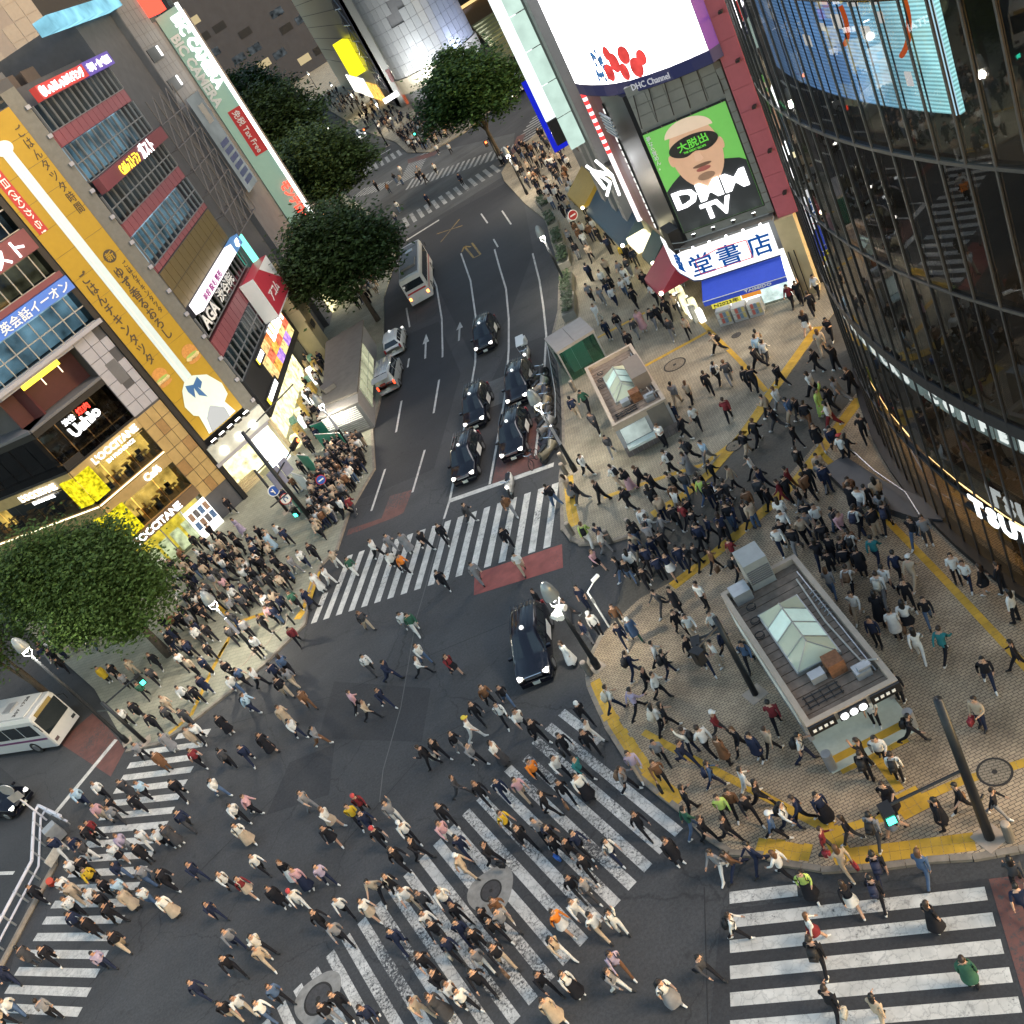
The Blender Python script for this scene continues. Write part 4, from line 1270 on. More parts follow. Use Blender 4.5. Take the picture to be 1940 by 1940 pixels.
for j in range(6):
    part(SC, 'board_print', FA2.B(27.4, 30.4, 1.1, 1.12, 15.6 + j * .75, 16.1 + j * .75), mat('print_navy', (.04, .06, .14), .5, var=0))
part(SC, 'board_logo', FA2.B(28.2, 30.0, 1.1, 1.12, 21.6, 23.4), mat('print_grey', (.2, .2, .2), .5, var=0))
LB = thing('beige_stone_building', 'beige stone building with square corner pillar beside the soap shop', 'building', (-5, 96, 0))
part(LB, 'wall', FA2.B(17.6, 42, -12, -0.6, 0, 24.2), mat('beige_wall', (.16, .155, .14), .7, var=.12, scale=.6))
part(LB, 'pillar', FA2.B(17.6, 20.4, -1.0, 1.2, 0, 9.6), M_CREAM)
part(LB, 'pillar_step', FA2.B(17.5, 20.5, -1.0, 1.4, 4.2, 5.4), M_CREAM)
part(LB, 'ledge', FA2.B(20.5, 42, -1.0, 0.2, 4.6, 5.3), M_CREAM)
for i in range(6):
    part(LB, 'window', FA2.B(22 + i * 3.2, 24.4 + i * 3.2, -.6, -.5, 1.2, 4.2), E_DIMIN if i % 2 else E_SHOPY)
    part(LB, 'groove', FA2.B(21 + i * 3.2, 21.08 + i * 3.2, -.6, -.57, 5.4, 20), M_GREY_M)
part(LB, 'plaque', FA2.B(18.0, 19.2, 1.41, 1.45, 3.0, 3.7), M_BLACK)
part(LB, 'teal_light', FA2.B(18.1, 18.9, .2, .6, 10.6, 13.4), E_TEAL)
# camera shop with the tall lit sign
BC = thing('camera_shop_building', 'camera shop building with tall lit green vertical sign and red tax free panel', 'building', FA2.P(38, 0, 0))
part(BC, 'wall', FA2.B(34.2, 48, -12, 0, 0, 31), M_GREY_M)
SGN = part(BC, 'vertical_sign', FA2.B(36.0, 36.9, 0.1, 2.5, 8.5, 31.2), mat('sign_green', (.20, .30, .235), .5, var=.05, emit=.15), label='green vertical camera shop sign with white letters')
part(SGN, 'lit_edge', FA2.B(35.9, 36.95, 2.5, 2.62, 8.4, 31.4), lit('edge_white', (.95, 1, .95), .9))
fv = Fr(FA2.P(36.0, 1.3, 0)[:2], FA2.ang - math.pi / 2)   # faces down the street
lettering(SGN, 'bic', fv, 0.62, .05, 27.0, E_WHITE2, width=7.2, height=1.05, tilt=-math.pi / 2)
lettering(SGN, 'bic', fv, -.55, .05, 25.6, M_WPRINT, width=7.2, height=1.0, tilt=-math.pi / 2)
rp = part(SGN, 'red_panel', MB().hexa([fv.P(-.3, .04, 16.4), fv.P(1.15, .04, 16.4), fv.P(1.15, .0, 16.4), fv.P(-.3, .0, 16.4), fv.P(-.3, .04, 21.2), fv.P(1.15, .04, 21.2), fv.P(1.15, .0, 21.2), fv.P(-.3, .0, 21.2)]), mat('tax_red', (.36, .03, .03), .5, var=0, emit=.1))
lettering(SGN, 'tax', fv, .42, .07, 18.8, M_WPRINT, width=4.4, height=.8, tilt=-math.pi / 2)
lettering(SGN, 'monte', fv, .7, .3, 10.4, E_RED, width=5.2, height=1.2, tilt=-math.pi / 2)
part(BC, 'lit_shopfront', FA2.B(30, 46, .2, .4, .2, 2.6), E_SHOPY)
# ---------------------------------------------------------------- bookshop building with the big screen
FR1 = Fr((17.608, 52.418), math.atan2(-.59279, .80536))
FS1 = Fr((17.5, 52.6), math.atan2(1, .135))       # its street side; d>0 would be inside, so use negative d outward
M_DARKGLASS = mat('dark_cladding', (.035, .036, .04), .3, .2)
M_BROWN = mat('brown_red_wall', (.13, .05, .045), .6, var=.12)
M_DKRED = mat('deep_red_wall', (.10, .018, .03), .5, var=.1)
M_LGREY = mat('grey_metal_panel', (.20, .21, .21), .4, .4, var=.08)
M_PINK = mat('pink_panel', (.40, .10, .13), .45, var=.08)
M_STONE = mat('grey_brown_stone', (.16, .14, .12), .7, var=.15)
BS = thing('bookshop_building', 'narrow bookshop building with giant curved screen and sleeping mask billboard', 'building', (20, 54, 0))
part(BS, 'core', MB().prism([FR1.P(1.4, -.5, 0)[:2], FR1.P(6.3, -.5, 0)[:2], (30, 60), (20.3, 64.2), FS1.P(11.4, .9, 0)[:2], FS1.P(1.6, .9, 0)[:2]], 0, 34), M_GREY_D)
# street side: three vertical strips of wall
for s0, s1, m, nm in ((.1, 6.6, M_DARKGLASS, 'dark_strip'), (6.6, 9.2, M_DKRED, 'red_strip'), (9.2, 11.5, M_BROWN, 'brown_strip')):
    part(BS, nm, FS1.B(s0, s1, -.25, .05, 4.2, 14.6), m)
lm = unit_mesh('light_dash', lit('dash_light', (1, 1, .95), .35))
ds = part(BS, 'dash_rail', FS1.B(6.5, 6.62, -.34, -.25, 4.6, 13.4), M_BLACK)
for i in range(18):
    fpiece(FS1, 'light_dash', lm, ds, 6.48, 6.64, -.40, -.34, 4.8 + i * .47, 5.1 + i * .47)
cs = part(BS, 'candy_stripe_column', MB().cyl(FS1.P(11.6, -.3, 4.0), FS1.P(11.6, -.3, 14.0), .22, .22, 10), lit('stripe_white', (1, .85, .85), .55))
for i in range(9):
    z = 9.2 + i * .5
    part(cs, 'stripe', MB().cyl(FS1.P(11.6, -.3, z), FS1.P(11.6, -.3, z + .26), .235, .235, 10), lit('stripe_red', (.9, .06, .06), .5))
nf = part(BS, 'neon_figure', MB().tube([FS1.P(11.0, -1.0, 6.5), FS1.P(11.0, -.9, 8.0), FS1.P(11.0, -1.5, 9.4)], .09).tube([FS1.P(11.0, -.9, 8.0), FS1.P(11.0, -2.0, 8.9), FS1.P(11.0, -1.7, 7.4)], .12)
          .tube([FS1.P(11, -2.2, 9.4), FS1.P(11, -1.2, 7.6), FS1.P(11, -1.8, 6.9)], .10), E_WHITE2)
# front: grey wall grid, billboard, sign, awning
wl = part(BS, 'front_wall', FR1.B(-.2, 4.9, -.35, -.02, 0, 15.0), M_LGREY)
pg = unit_mesh('panel', M_LGREY)
for i in range(5):
    for r in range(3):
        fpiece(FR1, 'panel', pg, wl, -.18 + i * 1.01, -.18 + (i + 1) * 1.01 - .03, -.02, .03, 12.75 + r * .58, 12.75 + (r + 1) * .58 - .03)
for i in range(6):
    part(wl, 'brace', MB().cyl(FR1.P(.0 + i * .95, .35, 12.75), FR1.P(.2 + i * .9, .1, 14.5), .03, .03, 5), M_BLACK)
BBD = part(BS, 'billboard', FR1.B(-.2, 4.68, .0, .22, 6.12, 12.42), M_BLACK, label='green billboard of a bald man wearing a black sleeping mask')
bd = .225
E_GREEN = mat('billboard_green', (.13, .40, .08), .5, var=.04, emit=.13)
M_SKINP = mat('billboard_skin', (.58, .34, .22), .5, var=.08, scale=1.2, emit=.10)
M_SKINH = mat('billboard_skin_light', (.66, .50, .38), .5, var=.08, scale=1.2, emit=.10)
M_MASKB = mat('billboard_mask', (.018, .018, .02), .35, var=.1)
M_SHIRTB = mat('billboard_shirt', (.025, .028, .034), .6, var=.1)
flat(BBD, FR1, [(-.15, 6.2), (4.63, 6.2), (4.63, 12.36), (-.15, 12.36)], bd, E_GREEN, 'printed_ground')
flat(BBD, FR1, [(-.14, 6.21), (4.62, 6.21), (4.62, 9.0), (4.3, 9.25), (3.5, 9.5), (2.9, 9.3), (1.5, 9.3), (1.0, 9.55), (.35, 9.2), (-.14, 8.85)], bd + .013, M_SHIRTB, 'printed_shirt')
flat(BBD, FR1, disc(2.25, 10.35, 1.42, 2.0, 36), bd + .026, M_SKINP, 'printed_face')
flat(BBD, FR1, disc(2.25, 11.55, 1.38, .82, 24, 0, math.pi), bd + .039, M_SKINH, 'printed_scalp')
flat(BBD, FR1, disc(.80, 10.4, .16, .34, 14), bd + .026, M_SKINP, 'printed_ear')
flat(BBD, FR1, disc(3.70, 10.4, .14, .34, 14), bd + .026, M_SKINP, 'printed_ear')
mk = [(2.25 + 1.42 * math.cos(t) * (1 if True else 1), 10.85 + .58 * math.sin(t) + (.22 * math.exp(-((math.cos(t)) / .28) ** 2) if math.sin(t) < 0 else 0)) for t in [2 * math.pi * i / 48 for i in range(48)]]
flat(BBD, FR1, mk, bd + .052, M_MASKB, 'printed_mask')
flat(BBD, FR1, [(2.1, 10.35), (2.4, 10.35), (2.5, 9.95), (2.3, 9.85), (2.02, 9.92)], bd + .039, mat('billboard_nose', (.62, .38, .26), .45, var=.05, emit=.1), 'printed_nose')
flat(BBD, FR1, disc(2.3, 9.62, .55, .10, 16), bd + .039, mat('billboard_moustache', (.22, .12, .08), .6, var=.1), 'printed_moustache')
flat(BBD, FR1, disc(2.3, 9.40, .42, .13, 16), bd + .052, mat('billboard_lips', (.5, .14, .12), .5, var=.05), 'printed_lips')
flat(BBD, FR1, disc(2.3, 8.95, .5, .22, 16), bd + .039, mat('billboard_beard', (.42, .24, .16), .6, var=.1), 'printed_chin')
lettering(BBD, 'dassyutsu', FR1, 2.25, bd + .075, 10.98, lit('mask_green', (.2, .85, .1), .22), width=1.75, height=.52, tilt=R(3))
lettering(BBD, 'escape', FR1, 2.25, bd + .075, 10.6, lit('mask_green', (.2, .85, .1), .22), width=1.3, height=.12)
lettering(BBD, 'dmm', FR1, 2.2, bd + .08, 8.15, E_WHITE2, width=4.3, height=1.05)
lettering(BBD, 'tv', FR1, 2.2, bd + .08, 6.98, E_WHITE2, width=1.8, height=.98)
lettering(BBD, 'yume', FR1, .08, bd + .03, 11.2, M_WPRINT, height=2.0, width=.26)
for i in range(4):
    lp = part(BS, 'billboard_lamp', MB().cyl(FR1.P(.5 + i * 1.2, .9, 6.0), FR1.P(.5 + i * 1.2, .8, 6.14), .09, .13, 8), M_BLACK)
    part(lp, 'lens', MB().cyl(FR1.P(.5 + i * 1.2, .79, 6.15), FR1.P(.5 + i * 1.2, .785, 6.17), .11, .11, 8), lit('billboard_lens', (.9, 1, .9), 6))
    part(lp, 'arm', MB().tube([FR1.P(.5 + i * 1.2, .1, 5.9), FR1.P(.5 + i * 1.2, .9, 6.0)], .02, 5), M_LGREY)
for i in range(6):
    part(BS, 'top_hook', MB().tube([FR1.P(.2 + i * .85, .05, 12.45), FR1.P(.2 + i * .85, .5, 12.6), FR1.P(.25 + i * .85, .45, 12.4)], .018, 5), M_LGREY)
part(BS, 'side_frame', FR1.B(4.70, 5.05, -.3, .2, 5.6, 14.4), M_STONE)
for i in range(14):
    part(BS, 'quoin', FR1.B(4.72, 5.04, .2, .23, 5.7 + i * .6, 6.24 + i * .6), M_LGREY)
part(BS, 'balcony_rail', MB().tube([FR1.P(-.9, .7, 6.0), FR1.P(-.2, .95, 5.95), FR1.P(4.9, .95, 5.9)], .03).tube([FR1.P(-.9, .7, 5.6), FR1.P(-.2, .95, 5.55), FR1.P(4.9, .95, 5.5)], .03), M_LGREY)
part(BS, 'balcony', FR1.B(-.6, 4.95, 0, .9, 5.42, 5.5), M_STONE)
# curved sign board with the shop name
sgp = [FS1.P(3.2, -.9, 0), FS1.P(1.4, -.95, 0), FR1.P(-.55, .75, 0), FR1.P(0.0, 1.02, 0), FR1.P(4.75, 1.05, 0)]
mb = MB()
for a, b in zip(sgp, sgp[1:]):
    mb.quad((a[0], a[1], 3.35), (b[0], b[1], 3.35), (b[0], b[1], 5.35), (a[0], a[1], 5.35))
    mb.quad((b[0], b[1], 5.35), (b[0] + .1, b[1] + .2, 5.35), (a[0] + .1, a[1] + .2, 5.35), (a[0], a[1], 5.35))
SB = part(BS, 'sign_board', mb, lit('book_sign_white', (.97, .98, 1), .5), label='white wrap-around bookshop sign with blue characters')
E_BBLUE = lit('book_blue', (.02, .16, .62), .16)
for ch, s in (('堂', .35), ('書', 2.05), ('店', 3.85)):
    lettering(SB, ch, FR1, s, 1.09, 4.36, E_BBLUE, height=1.32, width=1.36)
fcv = Fr(sgp[1][:2], math.atan2(sgp[2][1] - sgp[1][1], sgp[2][0] - sgp[1][0]))
lettering(SB, '盛', fcv, .75, .04, 4.36, E_BBLUE, height=1.2, width=1.0)
mb = MB().tube([FR1.P(.1, 1.09, 3.75), FR1.P(.1, 1.09, 4.7), FR1.P(1.6, 1.09, 4.95), FR1.P(3.25, 1.09, 4.9), FR1.P(3.25, 1.09, 3.75), FR1.P(.1, 1.09, 3.75)], .03, 5)
part(SB, 'red_outline', mb, lit('book_red', (.8, .1, .12), .3))
part(SB, 'lower_rim', MB().tube([(p[0], p[1], 3.33) for p in sgp], .05, 6), mat('rim_navy', (.03, .04, .12), .4))
for i in range(5):
    lp = part(SB, 'sign_lamp', MB().tube([FR1.P(.4 + i, .9, 5.4), FR1.P(.4 + i, 1.5, 5.7)], .02, 5), M_LGREY)
    part(lp, 'lens', MB().ball(FR1.P(.4 + i, 1.5, 5.68), .07), lit('spot_lens', (1, 1, .95), 6))
AW = MB()
AW.quad(FR1.P(-.1, .9, 3.25), FR1.P(4.7, .9, 3.25), FR1.P(4.9, 2.2, 2.55), FR1.P(-.1, 2.2, 2.55))
AW.quad(FR1.P(-.1, 2.2, 2.55), FR1.P(4.9, 2.2, 2.55), FR1.P(4.9, 2.2, 2.2), FR1.P(-.1, 2.2, 2.2))
aw = part(BS, 'awning', AW, mat('awning_blue', (.025, .06, .42), .6, var=.08, emit=.06), label='blue awning over the bookshop door')
lettering(aw, 'taiseido_en', FR1, 3.2, 2.22, 2.38, M_WPRINT, width=1.6, height=.16)
part(aw, 'trim', FR1.B(-.1, 4.9, 2.2, 2.22, 2.5, 2.54), M_WPRINT)
sh = part(BS, 'shop_interior', FR1.B(-.1, 4.8, -.02, .02, .15, 3.2), E_SHOP)
part(sh, 'glass_door', FR1.B(2.6, 4.4, .3, .33, .15, 2.4), G_WIN)
for i in range(3):
    st = part(sh, 'magazine_stand', FR1.B(.0 + i * .95, .85 + i * .95, .5, 1.3, .12, 1.15 - .1 * i), mat('stand_grey', (.42, .42, .4), .6))
    for k in range(8):
        part(st, 'magazine', FR1.B(.04 + i * .95 + (k % 4) * .2, .2 + i * .95 + (k % 4) * .2, 1.31, 1.33, .3 + (k // 4) * .4, .62 + (k // 4) * .4),
             mat('magazine_%d' % (k % 4), [(.6, .6, .55), (.55, .15, .12), (.2, .3, .4), (.6, .5, .2)][k % 4], .4, var=.4, scale=20))
yb = part(sh, 'yellow_banner', FR1.B(.2, 2.0, 1.9, 1.93, 1.75, 2.1), lit('banner_yellow', (.9, .8, .1), .25))
lettering(yb, 'ny', FR1, 1.1, 1.95, 1.92, M_INK, width=1.5, height=.26)
part(sh, 'orange_banner', FR1.B(2.05, 3.2, 1.9, 1.93, 1.8, 2.1), lit('banner_orange', (.9, .35, .06), .25))
for i in range(14):
    q = FS1.P(.6 + i * .42, -1.0 - .25 * (i % 2), 0)
    part(sh, 'book_rack', MB().box((*q[:2], .55 + .12 * (i % 3)), (.5, .36, .85 + .25 * (i % 3)), FS1.ang), [E_SHOP, mat('rack_a', (.5, .47, .38), .6, var=.6, scale=14), E_SHOPY][i % 3])
part(BS, 'stone_pier', FR1.B(4.92, 6.0, -.3, .6, 0, 5.2), M_CREAM)
for s in (5.1, 5.42):
    part(BS, 'downpipe', MB().cyl(FR1.P(s, .66, .1), FR1.P(s, .66, 3.2), .03, .03, 6), M_BLACK)
PK = part(BS, 'pink_wing', FR1.B(5.15, 6.3, -.3, .35, 5.2, 34), M_PINK, label='pink panelled strip at the edge of the bookshop building')
pp = unit_mesh('panel', M_PINK)
for i in range(16):
    fpiece(FR1, 'panel', pp, PK, 5.18, 6.27, .35, .39, 5.25 + i * 1.25, 5.25 + (i + 1) * 1.25 - .03)
    if i % 2:
        part(PK, 'floodlight', FR1.B(5.9, 6.1, .39, .8, 5.3 + i * 1.25, 5.42 + i * 1.25), M_BLACK)
part(BS, 'grille_box', FS1.B(-.2, 1.4, -1.0, -.3, 5.2, 6.6), M_BLACK)
for i in range(6):
    part(BS, 'ladder_bar', FS1.B(1.6, 4.2, -1.1, -1.0, 12.4 + i * .22, 12.5 + i * .22), mat('bar_white', (.5, .5, .5), .5))
# giant curved LED screen
SCR = [(17.1, 59.2), (17.08, 57.8), (17.15, 56.4), (17.28, 55.0), (17.5, 53.7), (17.95, 52.3), (18.6, 51.2), (19.35, 50.2), (20.2, 49.4), (21.0, 48.8)]
SCP = [(21.03, 48.78), (21.7, 48.9), (22.2, 49.4)]


def ribbon(pts, z0, z1, off=0.0):
    mb = MB()
    n = len(pts)
    nr = []
    for i in range(n):
        a, b = Vector(pts[max(0, i - 1)]), Vector(pts[min(n - 1, i + 1)])
        d = (b - a).normalized(); nr.append(Vector((d.y, -d.x)))
    q = [Vector(p) + nr[i] * off for i, p in enumerate(pts)]
    for a, b in zip(q, q[1:]):
        mb.quad((a.x, a.y, z0), (b.x, b.y, z0), (b.x, b.y, z1), (a.x, a.y, z1))
    return mb


CX = (20.4, 55.0)
sgn = -1 if False else 1
LED = part(BS, 'led_screen', ribbon(SCR, 15.25, 30, 0), lit('led_white', (1, .97, 1), 2.2), label='giant curved video screen glowing white with red berries at its edge')
part(LED, 'purple_edge', ribbon(SCP, 14.6, 30, 0), mat('screen_purple', (.10, .03, .22), .3, var=.1, emit=.12))
part(LED, 'backing', MB().prism([SCR[0]] + SCR[1:] + SCP + [(22.6, 52), (20.5, 60)], 14.55, 14.62), M_BLACK)
part(LED, 'rim', ribbon(SCR + SCP, 14.58, 15.22, .02), mat('rim_blue', (.015, .02, .085), .3, var=.05, emit=.05))
fsc = Fr(SCR[5], math.atan2(SCR[7][1] - SCR[5][1], SCR[7][0] - SCR[5][0]))
lettering(LED, 'dhc', fsc, 1.2, .16, 14.9, lit('dhc_letters', (.8, .82, .9), .16), width=2.5, height=.34)
fsc2 = Fr(SCR[3], math.atan2(SCR[4][1] - SCR[3][1], SCR[4][0] - SCR[3][0]))
fsc3 = Fr(SCR[4], math.atan2(SCR[5][1] - SCR[4][1], SCR[5][0] - SCR[4][0]))
E_BERRY = lit('led_berry', (1.0, .10, .09), .24, .35, 1.5)
E_BERRYB = lit('led_blueberry', (.10, .28, .62), .2, .6, 3.0)
fs5 = Fr(SCR[5], math.atan2(SCR[6][1] - SCR[5][1], SCR[6][0] - SCR[5][0]))
for fr, s, z, r in ((fsc3, .1, 15.9, .5), (fsc3, .8, 16.35, .55), (fsc3, 1.3, 15.75, .48), (fs5, .25, 16.6, .5), (fs5, .75, 15.8, .55), (fs5, 1.25, 16.2, .42), (fsc3, .5, 16.9, .4)):
    flat(LED, fr, [(s + r * .75 * math.cos(t), max(15.27, z + r * math.sin(t))) for t in [2 * math.pi * i / 18 for i in range(18)]], .04 + random.uniform(0, .05), E_BERRY, 'berry')
for i in range(26):
    s, z = random.uniform(.0, 1.2), random.uniform(15.4, 17.2)
    flat(LED, fsc2, disc(s, z, .13, .16, 8), .03 + .002 * i, E_BERRYB, 'blueberry')
flat(LED, fsc3, [(.0, 17.0), (.22, 17.0), (.1, 22), (-.2, 22)], .10, lit('led_pink', (1, .62, .95), .5), 'pink_streak')

# ---------------------------------------------------------------- buildings up the right side of the street
TW = thing('bank_building', 'grey slab building hung with lit white and blue vertical signs', 'building', FS1.P(22, 0, 0))
part(TW, 'wall', FS1.B(12.2, 34, .1, 14, 0, 36), mat('slab_grey', (.17, .17, .165), .6, var=.1))
for s in (13.6, 16.8, 20.2):
    part(TW, 'pilaster', FS1.B(s, s + 1.3, -.9, .1, 3.4, 36), mat('pilaster_grey', (.19, .19, .185), .5, var=.08))
part(TW, 'glazing', FS1.B(24.5, 33.5, -.1, .1, 6, 30), mat('slab_window', (.06, .07, .08), .15, var=.3, scale=.5))
FLAGS = Fr(FS1.P(23.3, -.3, 0)[:2], FS1.ang + math.pi / 2)     # projecting signs face down the street
E_FLAG = lit('flag_white', (.93, 1, .98), .42, .06, .6)
E_FLAGT = mat('flag_teal', (.02, .2, .16), .4, var=0, emit=.3)
z = 8.6
for i in range(7):
    z1 = z + (2.0, 2.7, 2.6, 2.6, 2.6, 2.6, 2.6)[i] - .06
    fs = part(TW, 'vertical_sign', FLAGS.B(.1, 1.75, -.35, .0, z, z1), E_FLAG if i else M_BLACK)
    if i == 0:
        for k in range(3):
            part(fs, 'letter', FLAGS.B(.3 + k * .42, .6 + k * .42, .0, .05, z + .45, z + 1.35), lit('flag_letter', (1, .85, .7), .9))
    else:
        part(fs, 'logo', MB().cyl(FLAGS.P(.55, .0, z1 - .55), FLAGS.P(.55, .03, z1 - .55), .34, .34, 16), [E_FLAGT, lit('flag_rose', (.9, .45, .55), .3), E_FLAGT][i % 3])
        for k in range(4):
            part(fs, 'character', FLAGS.B(.7 + .08 * (k % 2), 1.2 + .08 * (k % 2), .0, .025, z + .25 + k * .33, z + .48 + k * .33), E_FLAGT)
        part(fs, 'mark', MB().cyl(FLAGS.P(1.3, .0, z + .3), FLAGS.P(1.3, .025, z + .3), .14, .14, 12), E_FLAGT)
    z = z1 + .06
FLAG2 = Fr(FS1.P(16.0, -.9, 0)[:2], FS1.ang + math.pi / 2)
z = 9.6
for i in range(5):
    fs = part(TW, 'vertical_sign', FLAG2.B(.05, 1.15, -.25, .0, z, z + 2.3), lit('flag_mint', (.75, 1, .88), .24, .15, .8))
    part(fs, 'logo', FLAG2.B(.3, .9, .0, .03, z + 1.3, z + 2.0), E_FLAGT if i % 2 else lit('flag_rose', (.9, .45, .55), .3))
    z += 2.4
FLAG3 = Fr(FS1.P(32.4, -.2, 0)[:2], FS1.ang + math.pi / 2)
bs = part(TW, 'bank_sign', FLAG3.B(.0, 1.35, -.35, .0, 6.0, 12.4), lit('bank_blue', (.02, .035, .85), .20), label='tall blue bank sign with white letters')
lettering(bs, 'mizuho', FLAG3, .68, .04, 10.6, E_WHITE2, width=2.7, height=.62, tilt=-math.pi / 2)
lettering(bs, 'mizuho2', FLAG3, .68, .04, 7.5, E_WHITE2, width=2.6, height=.62, tilt=-math.pi / 2)
part(TW, 'red_neon_sign', FS1.B(17.5, 20, -1.5, -.9, 20.4, 22.6), lit('neon_orange', (1, .25, .05), .5, .7, 3))
part(TW, 'gold_letter_board', FS1.B(12.4, 16.0, -.7, -.3, 6.8, 8.2), mat('board_dark', (.07, .065, .055), .5))
for k in range(7):
    part(TW, 'gold_letter', FS1.B(12.8 + k * .42, 13.08 + k * .42, -.78, -.7, 7.2, 7.9), lit('gold_letter', (1, .82, .4), .8))
# awnings along the pavement
for s0, s1, d1, z0, z1, m, lab in ((24.0, 30.0, -2.4, 2.9, 4.4, mat('awning_ochre', (.40, .25, .03), .6, var=.1), 'ochre yellow'),
                                   (12.2, 23.6, -2.2, 2.7, 4.2, mat('awning_ink', (.018, .045, .07), .6, var=.12), 'dark blue'),
                                   (6.4, 9.0, -1.6, 2.7, 3.9, mat('awning_green', (.015, .05, .045), .6, var=.12), 'dark green'),
                                   (2.3, 6.0, -2.5, 2.3, 3.9, mat('awning_red', (.30, .025, .045), .6, var=.1), 'red')):
    mb = MB()
    mb.quad(FS1.P(s0, -.2, z1), FS1.P(s0, d1, z0), FS1.P(s1, d1, z0), FS1.P(s1, -.2, z1))
    mb.quad(FS1.P(s0, d1, z0), FS1.P(s0, d1, z0 - .3), FS1.P(s1, d1, z0 - .3), FS1.P(s1, d1, z0))
    mb.poly([FS1.P(s0, -.2, z1), FS1.P(s0, -.2, z0), FS1.P(s0, d1, z0)])
    mb.poly([FS1.P(s1, -.2, z1), FS1.P(s1, -.2, z0), FS1.P(s1, d1, z0)])
    a = part(TW if s0 > 12 else BS, 'awning', mb, m, label=lab + ' awning over the pavement')
    part(a, 'lamp', MB().ball(FS1.P(s0, d1 + .1, z0 + .1), .14), lit('awning_lamp', (1, .9, .6), 4))
part(TW, 'shopfronts', FS1.B(9.2, 34, -.25, -.1, .15, 2.9), E_SHOPY)
part(BS, 'lit_canopy', FS1.B(9.3, 12.0, -1.7, -.3, 2.75, 3.2), lit('canopy_cream', (1, .9, .55), .7))

# alley building seen past the bookshop
AL = thing('alley_building', 'alley building with stacked lit signs between bookshop and dark glass hall', 'building', (29, 50, 0))
fal = Fr((22.6, 53.5), R(-38))
part(AL, 'wall', fal.B(.9, 14, -10, -1.0, 0, 30), mat('alley_wall', (.12, .11, .10), .7))
for i, (z0, z1, c, e) in enumerate(((1, 3, (.2, .08, .5), .12), (3.2, 4.6, (1, 1, .9), .5), (5, 7.4, (.05, .15, .9), .35), (7.6, 8.6, (1, 1, 1), .8), (9, 11, (.1, .8, .3), .2), (11.4, 13, (1, 1, 1), .6), (13.4, 15, (.9, .3, .2), .2))):
    part(AL, 'lit_sign', fal.B(1.2, 2.6 + .5 * (i % 3), -1.0, -.6, z0, z1), lit('alley_%d' % i, c, e, .3, 2))
part(AL, 'oval_sign', MB().cyl(fal.P(1.4, -.4, 6.2), fal.P(1.4, -.3, 6.2), .8, .8, 20), lit('oval_mint', (.8, 1, .8), .3))

# ---------------------------------------------------------------- round tower shopping building (far)
CYL = thing('round_tower_building', 'far shopping building with tall silver cylinder and plum banner', 'building', (33, 190, 0))
cx, cy, cr = 33.4, 192.0, 8.3
part(CYL, 'core', MB().lathe((cx, cy, 0), [(cr - .12, 0), (cr - .12, 70)], 48), mat('tower_joint', (.10, .10, .10), .6))
tp = mat('tower_panel', (.34, .35, .35), .35, .5, var=.06)
tpm = unit_mesh('panel', tp)
for k in range(40):
    t = 2 * math.pi * k / 40
    if math.sin(t) > .35: continue
    for r in range(22):
        if (k, r) in ((27, 9), (28, 9), (28, 10), (29, 10), (26, 4), (27, 4), (27, 5), (28, 5)):
            continue
        piece('panel', tpm, CYL, (cx + cr * math.cos(t), cy + cr * math.sin(t), 6.9 + r * 2.0), (.12, 2 * math.pi * cr / 40 - .05, 1.95), t)
part(CYL, 'base_ring', MB().lathe((cx, cy, 0), [(cr + .4, 3.2), (cr + .4, 5.8)], 40), mat('tower_base', (.25, .22, .16), .5))
part(CYL, 'entrance_glow', MB().lathe((cx, cy, 0), [(cr - .3, .1), (cr - .3, 3.2)], 40), E_WARM)
fw = Fr((24.6, 300), R(-90))                    # wing along the hill street, s runs towards the camera
part(CYL, 'wing', fw.B(0, 100, -9, 0, 0, 60), mat('wing_metal', (.34, .34, .31), .35, .5, var=.06))
for i in range(14):
    part(CYL, 'wing_joint', fw.B(0, 82, 0, .05, 8 + i * 3, 8.12 + i * 3), M_GREY_M)
part(CYL, 'truss_strip', fw.B(84, 94, .0, .15, 0, 60), mat('truss_dark', (.025, .027, .045), .4))
mb = MB()
for i in range(15):
    z0 = 4 + i * 3.2
    mb.cyl(fw.P(84, .4, z0), fw.P(94, .4, z0), .12, .12, 4).cyl(fw.P(84, .4, z0), fw.P(89, .4, z0 + 3.2), .1, .1, 4).cyl(fw.P(89, .4, z0 + 3.2), fw.P(94, .4, z0), .1, .1, 4)
part(CYL, 'truss', mb, mat('truss_steel', (.22, .23, .26), .4, .5))
ff = Fr((24.6, 200.6), R(0))                    # street-corner face between wing and cylinder
part(CYL, 'corner_face', ff.B(0, 9, -6, 0, 0, 60), mat('corner_dark', (.03, .03, .05), .4))
bn = part(CYL, 'banner', ff.B(1.2, 7.2, .1, .3, 16, 46), mat('banner_plum', (.105, .02, .06), .6, var=.5, scale=2.5), label='plum banner with pale lettering on the far tower building')
mpale = mat('banner_pale', (.5, .36, .42), .6, var=0)
lettering(bn, 'moto', ff, 4.2, .33, 32, mpale, height=6.5, width=5)
lettering(bn, '25', ff, 4.2, .33, 26.2, mpale, height=2.2)
lettering(bn, 'anniv', ff, 4.2, .33, 21.5, mat('banner_white', (.6, .58, .58), .6, var=0), width=5.2, height=3.2)
mb = MB()
for i in range(5):
    mb.cyl(ff.P(.2 + i * 2.1, .4, 6), ff.P(.2 + i * 2.1, .4, 48), .1, .1, 4)
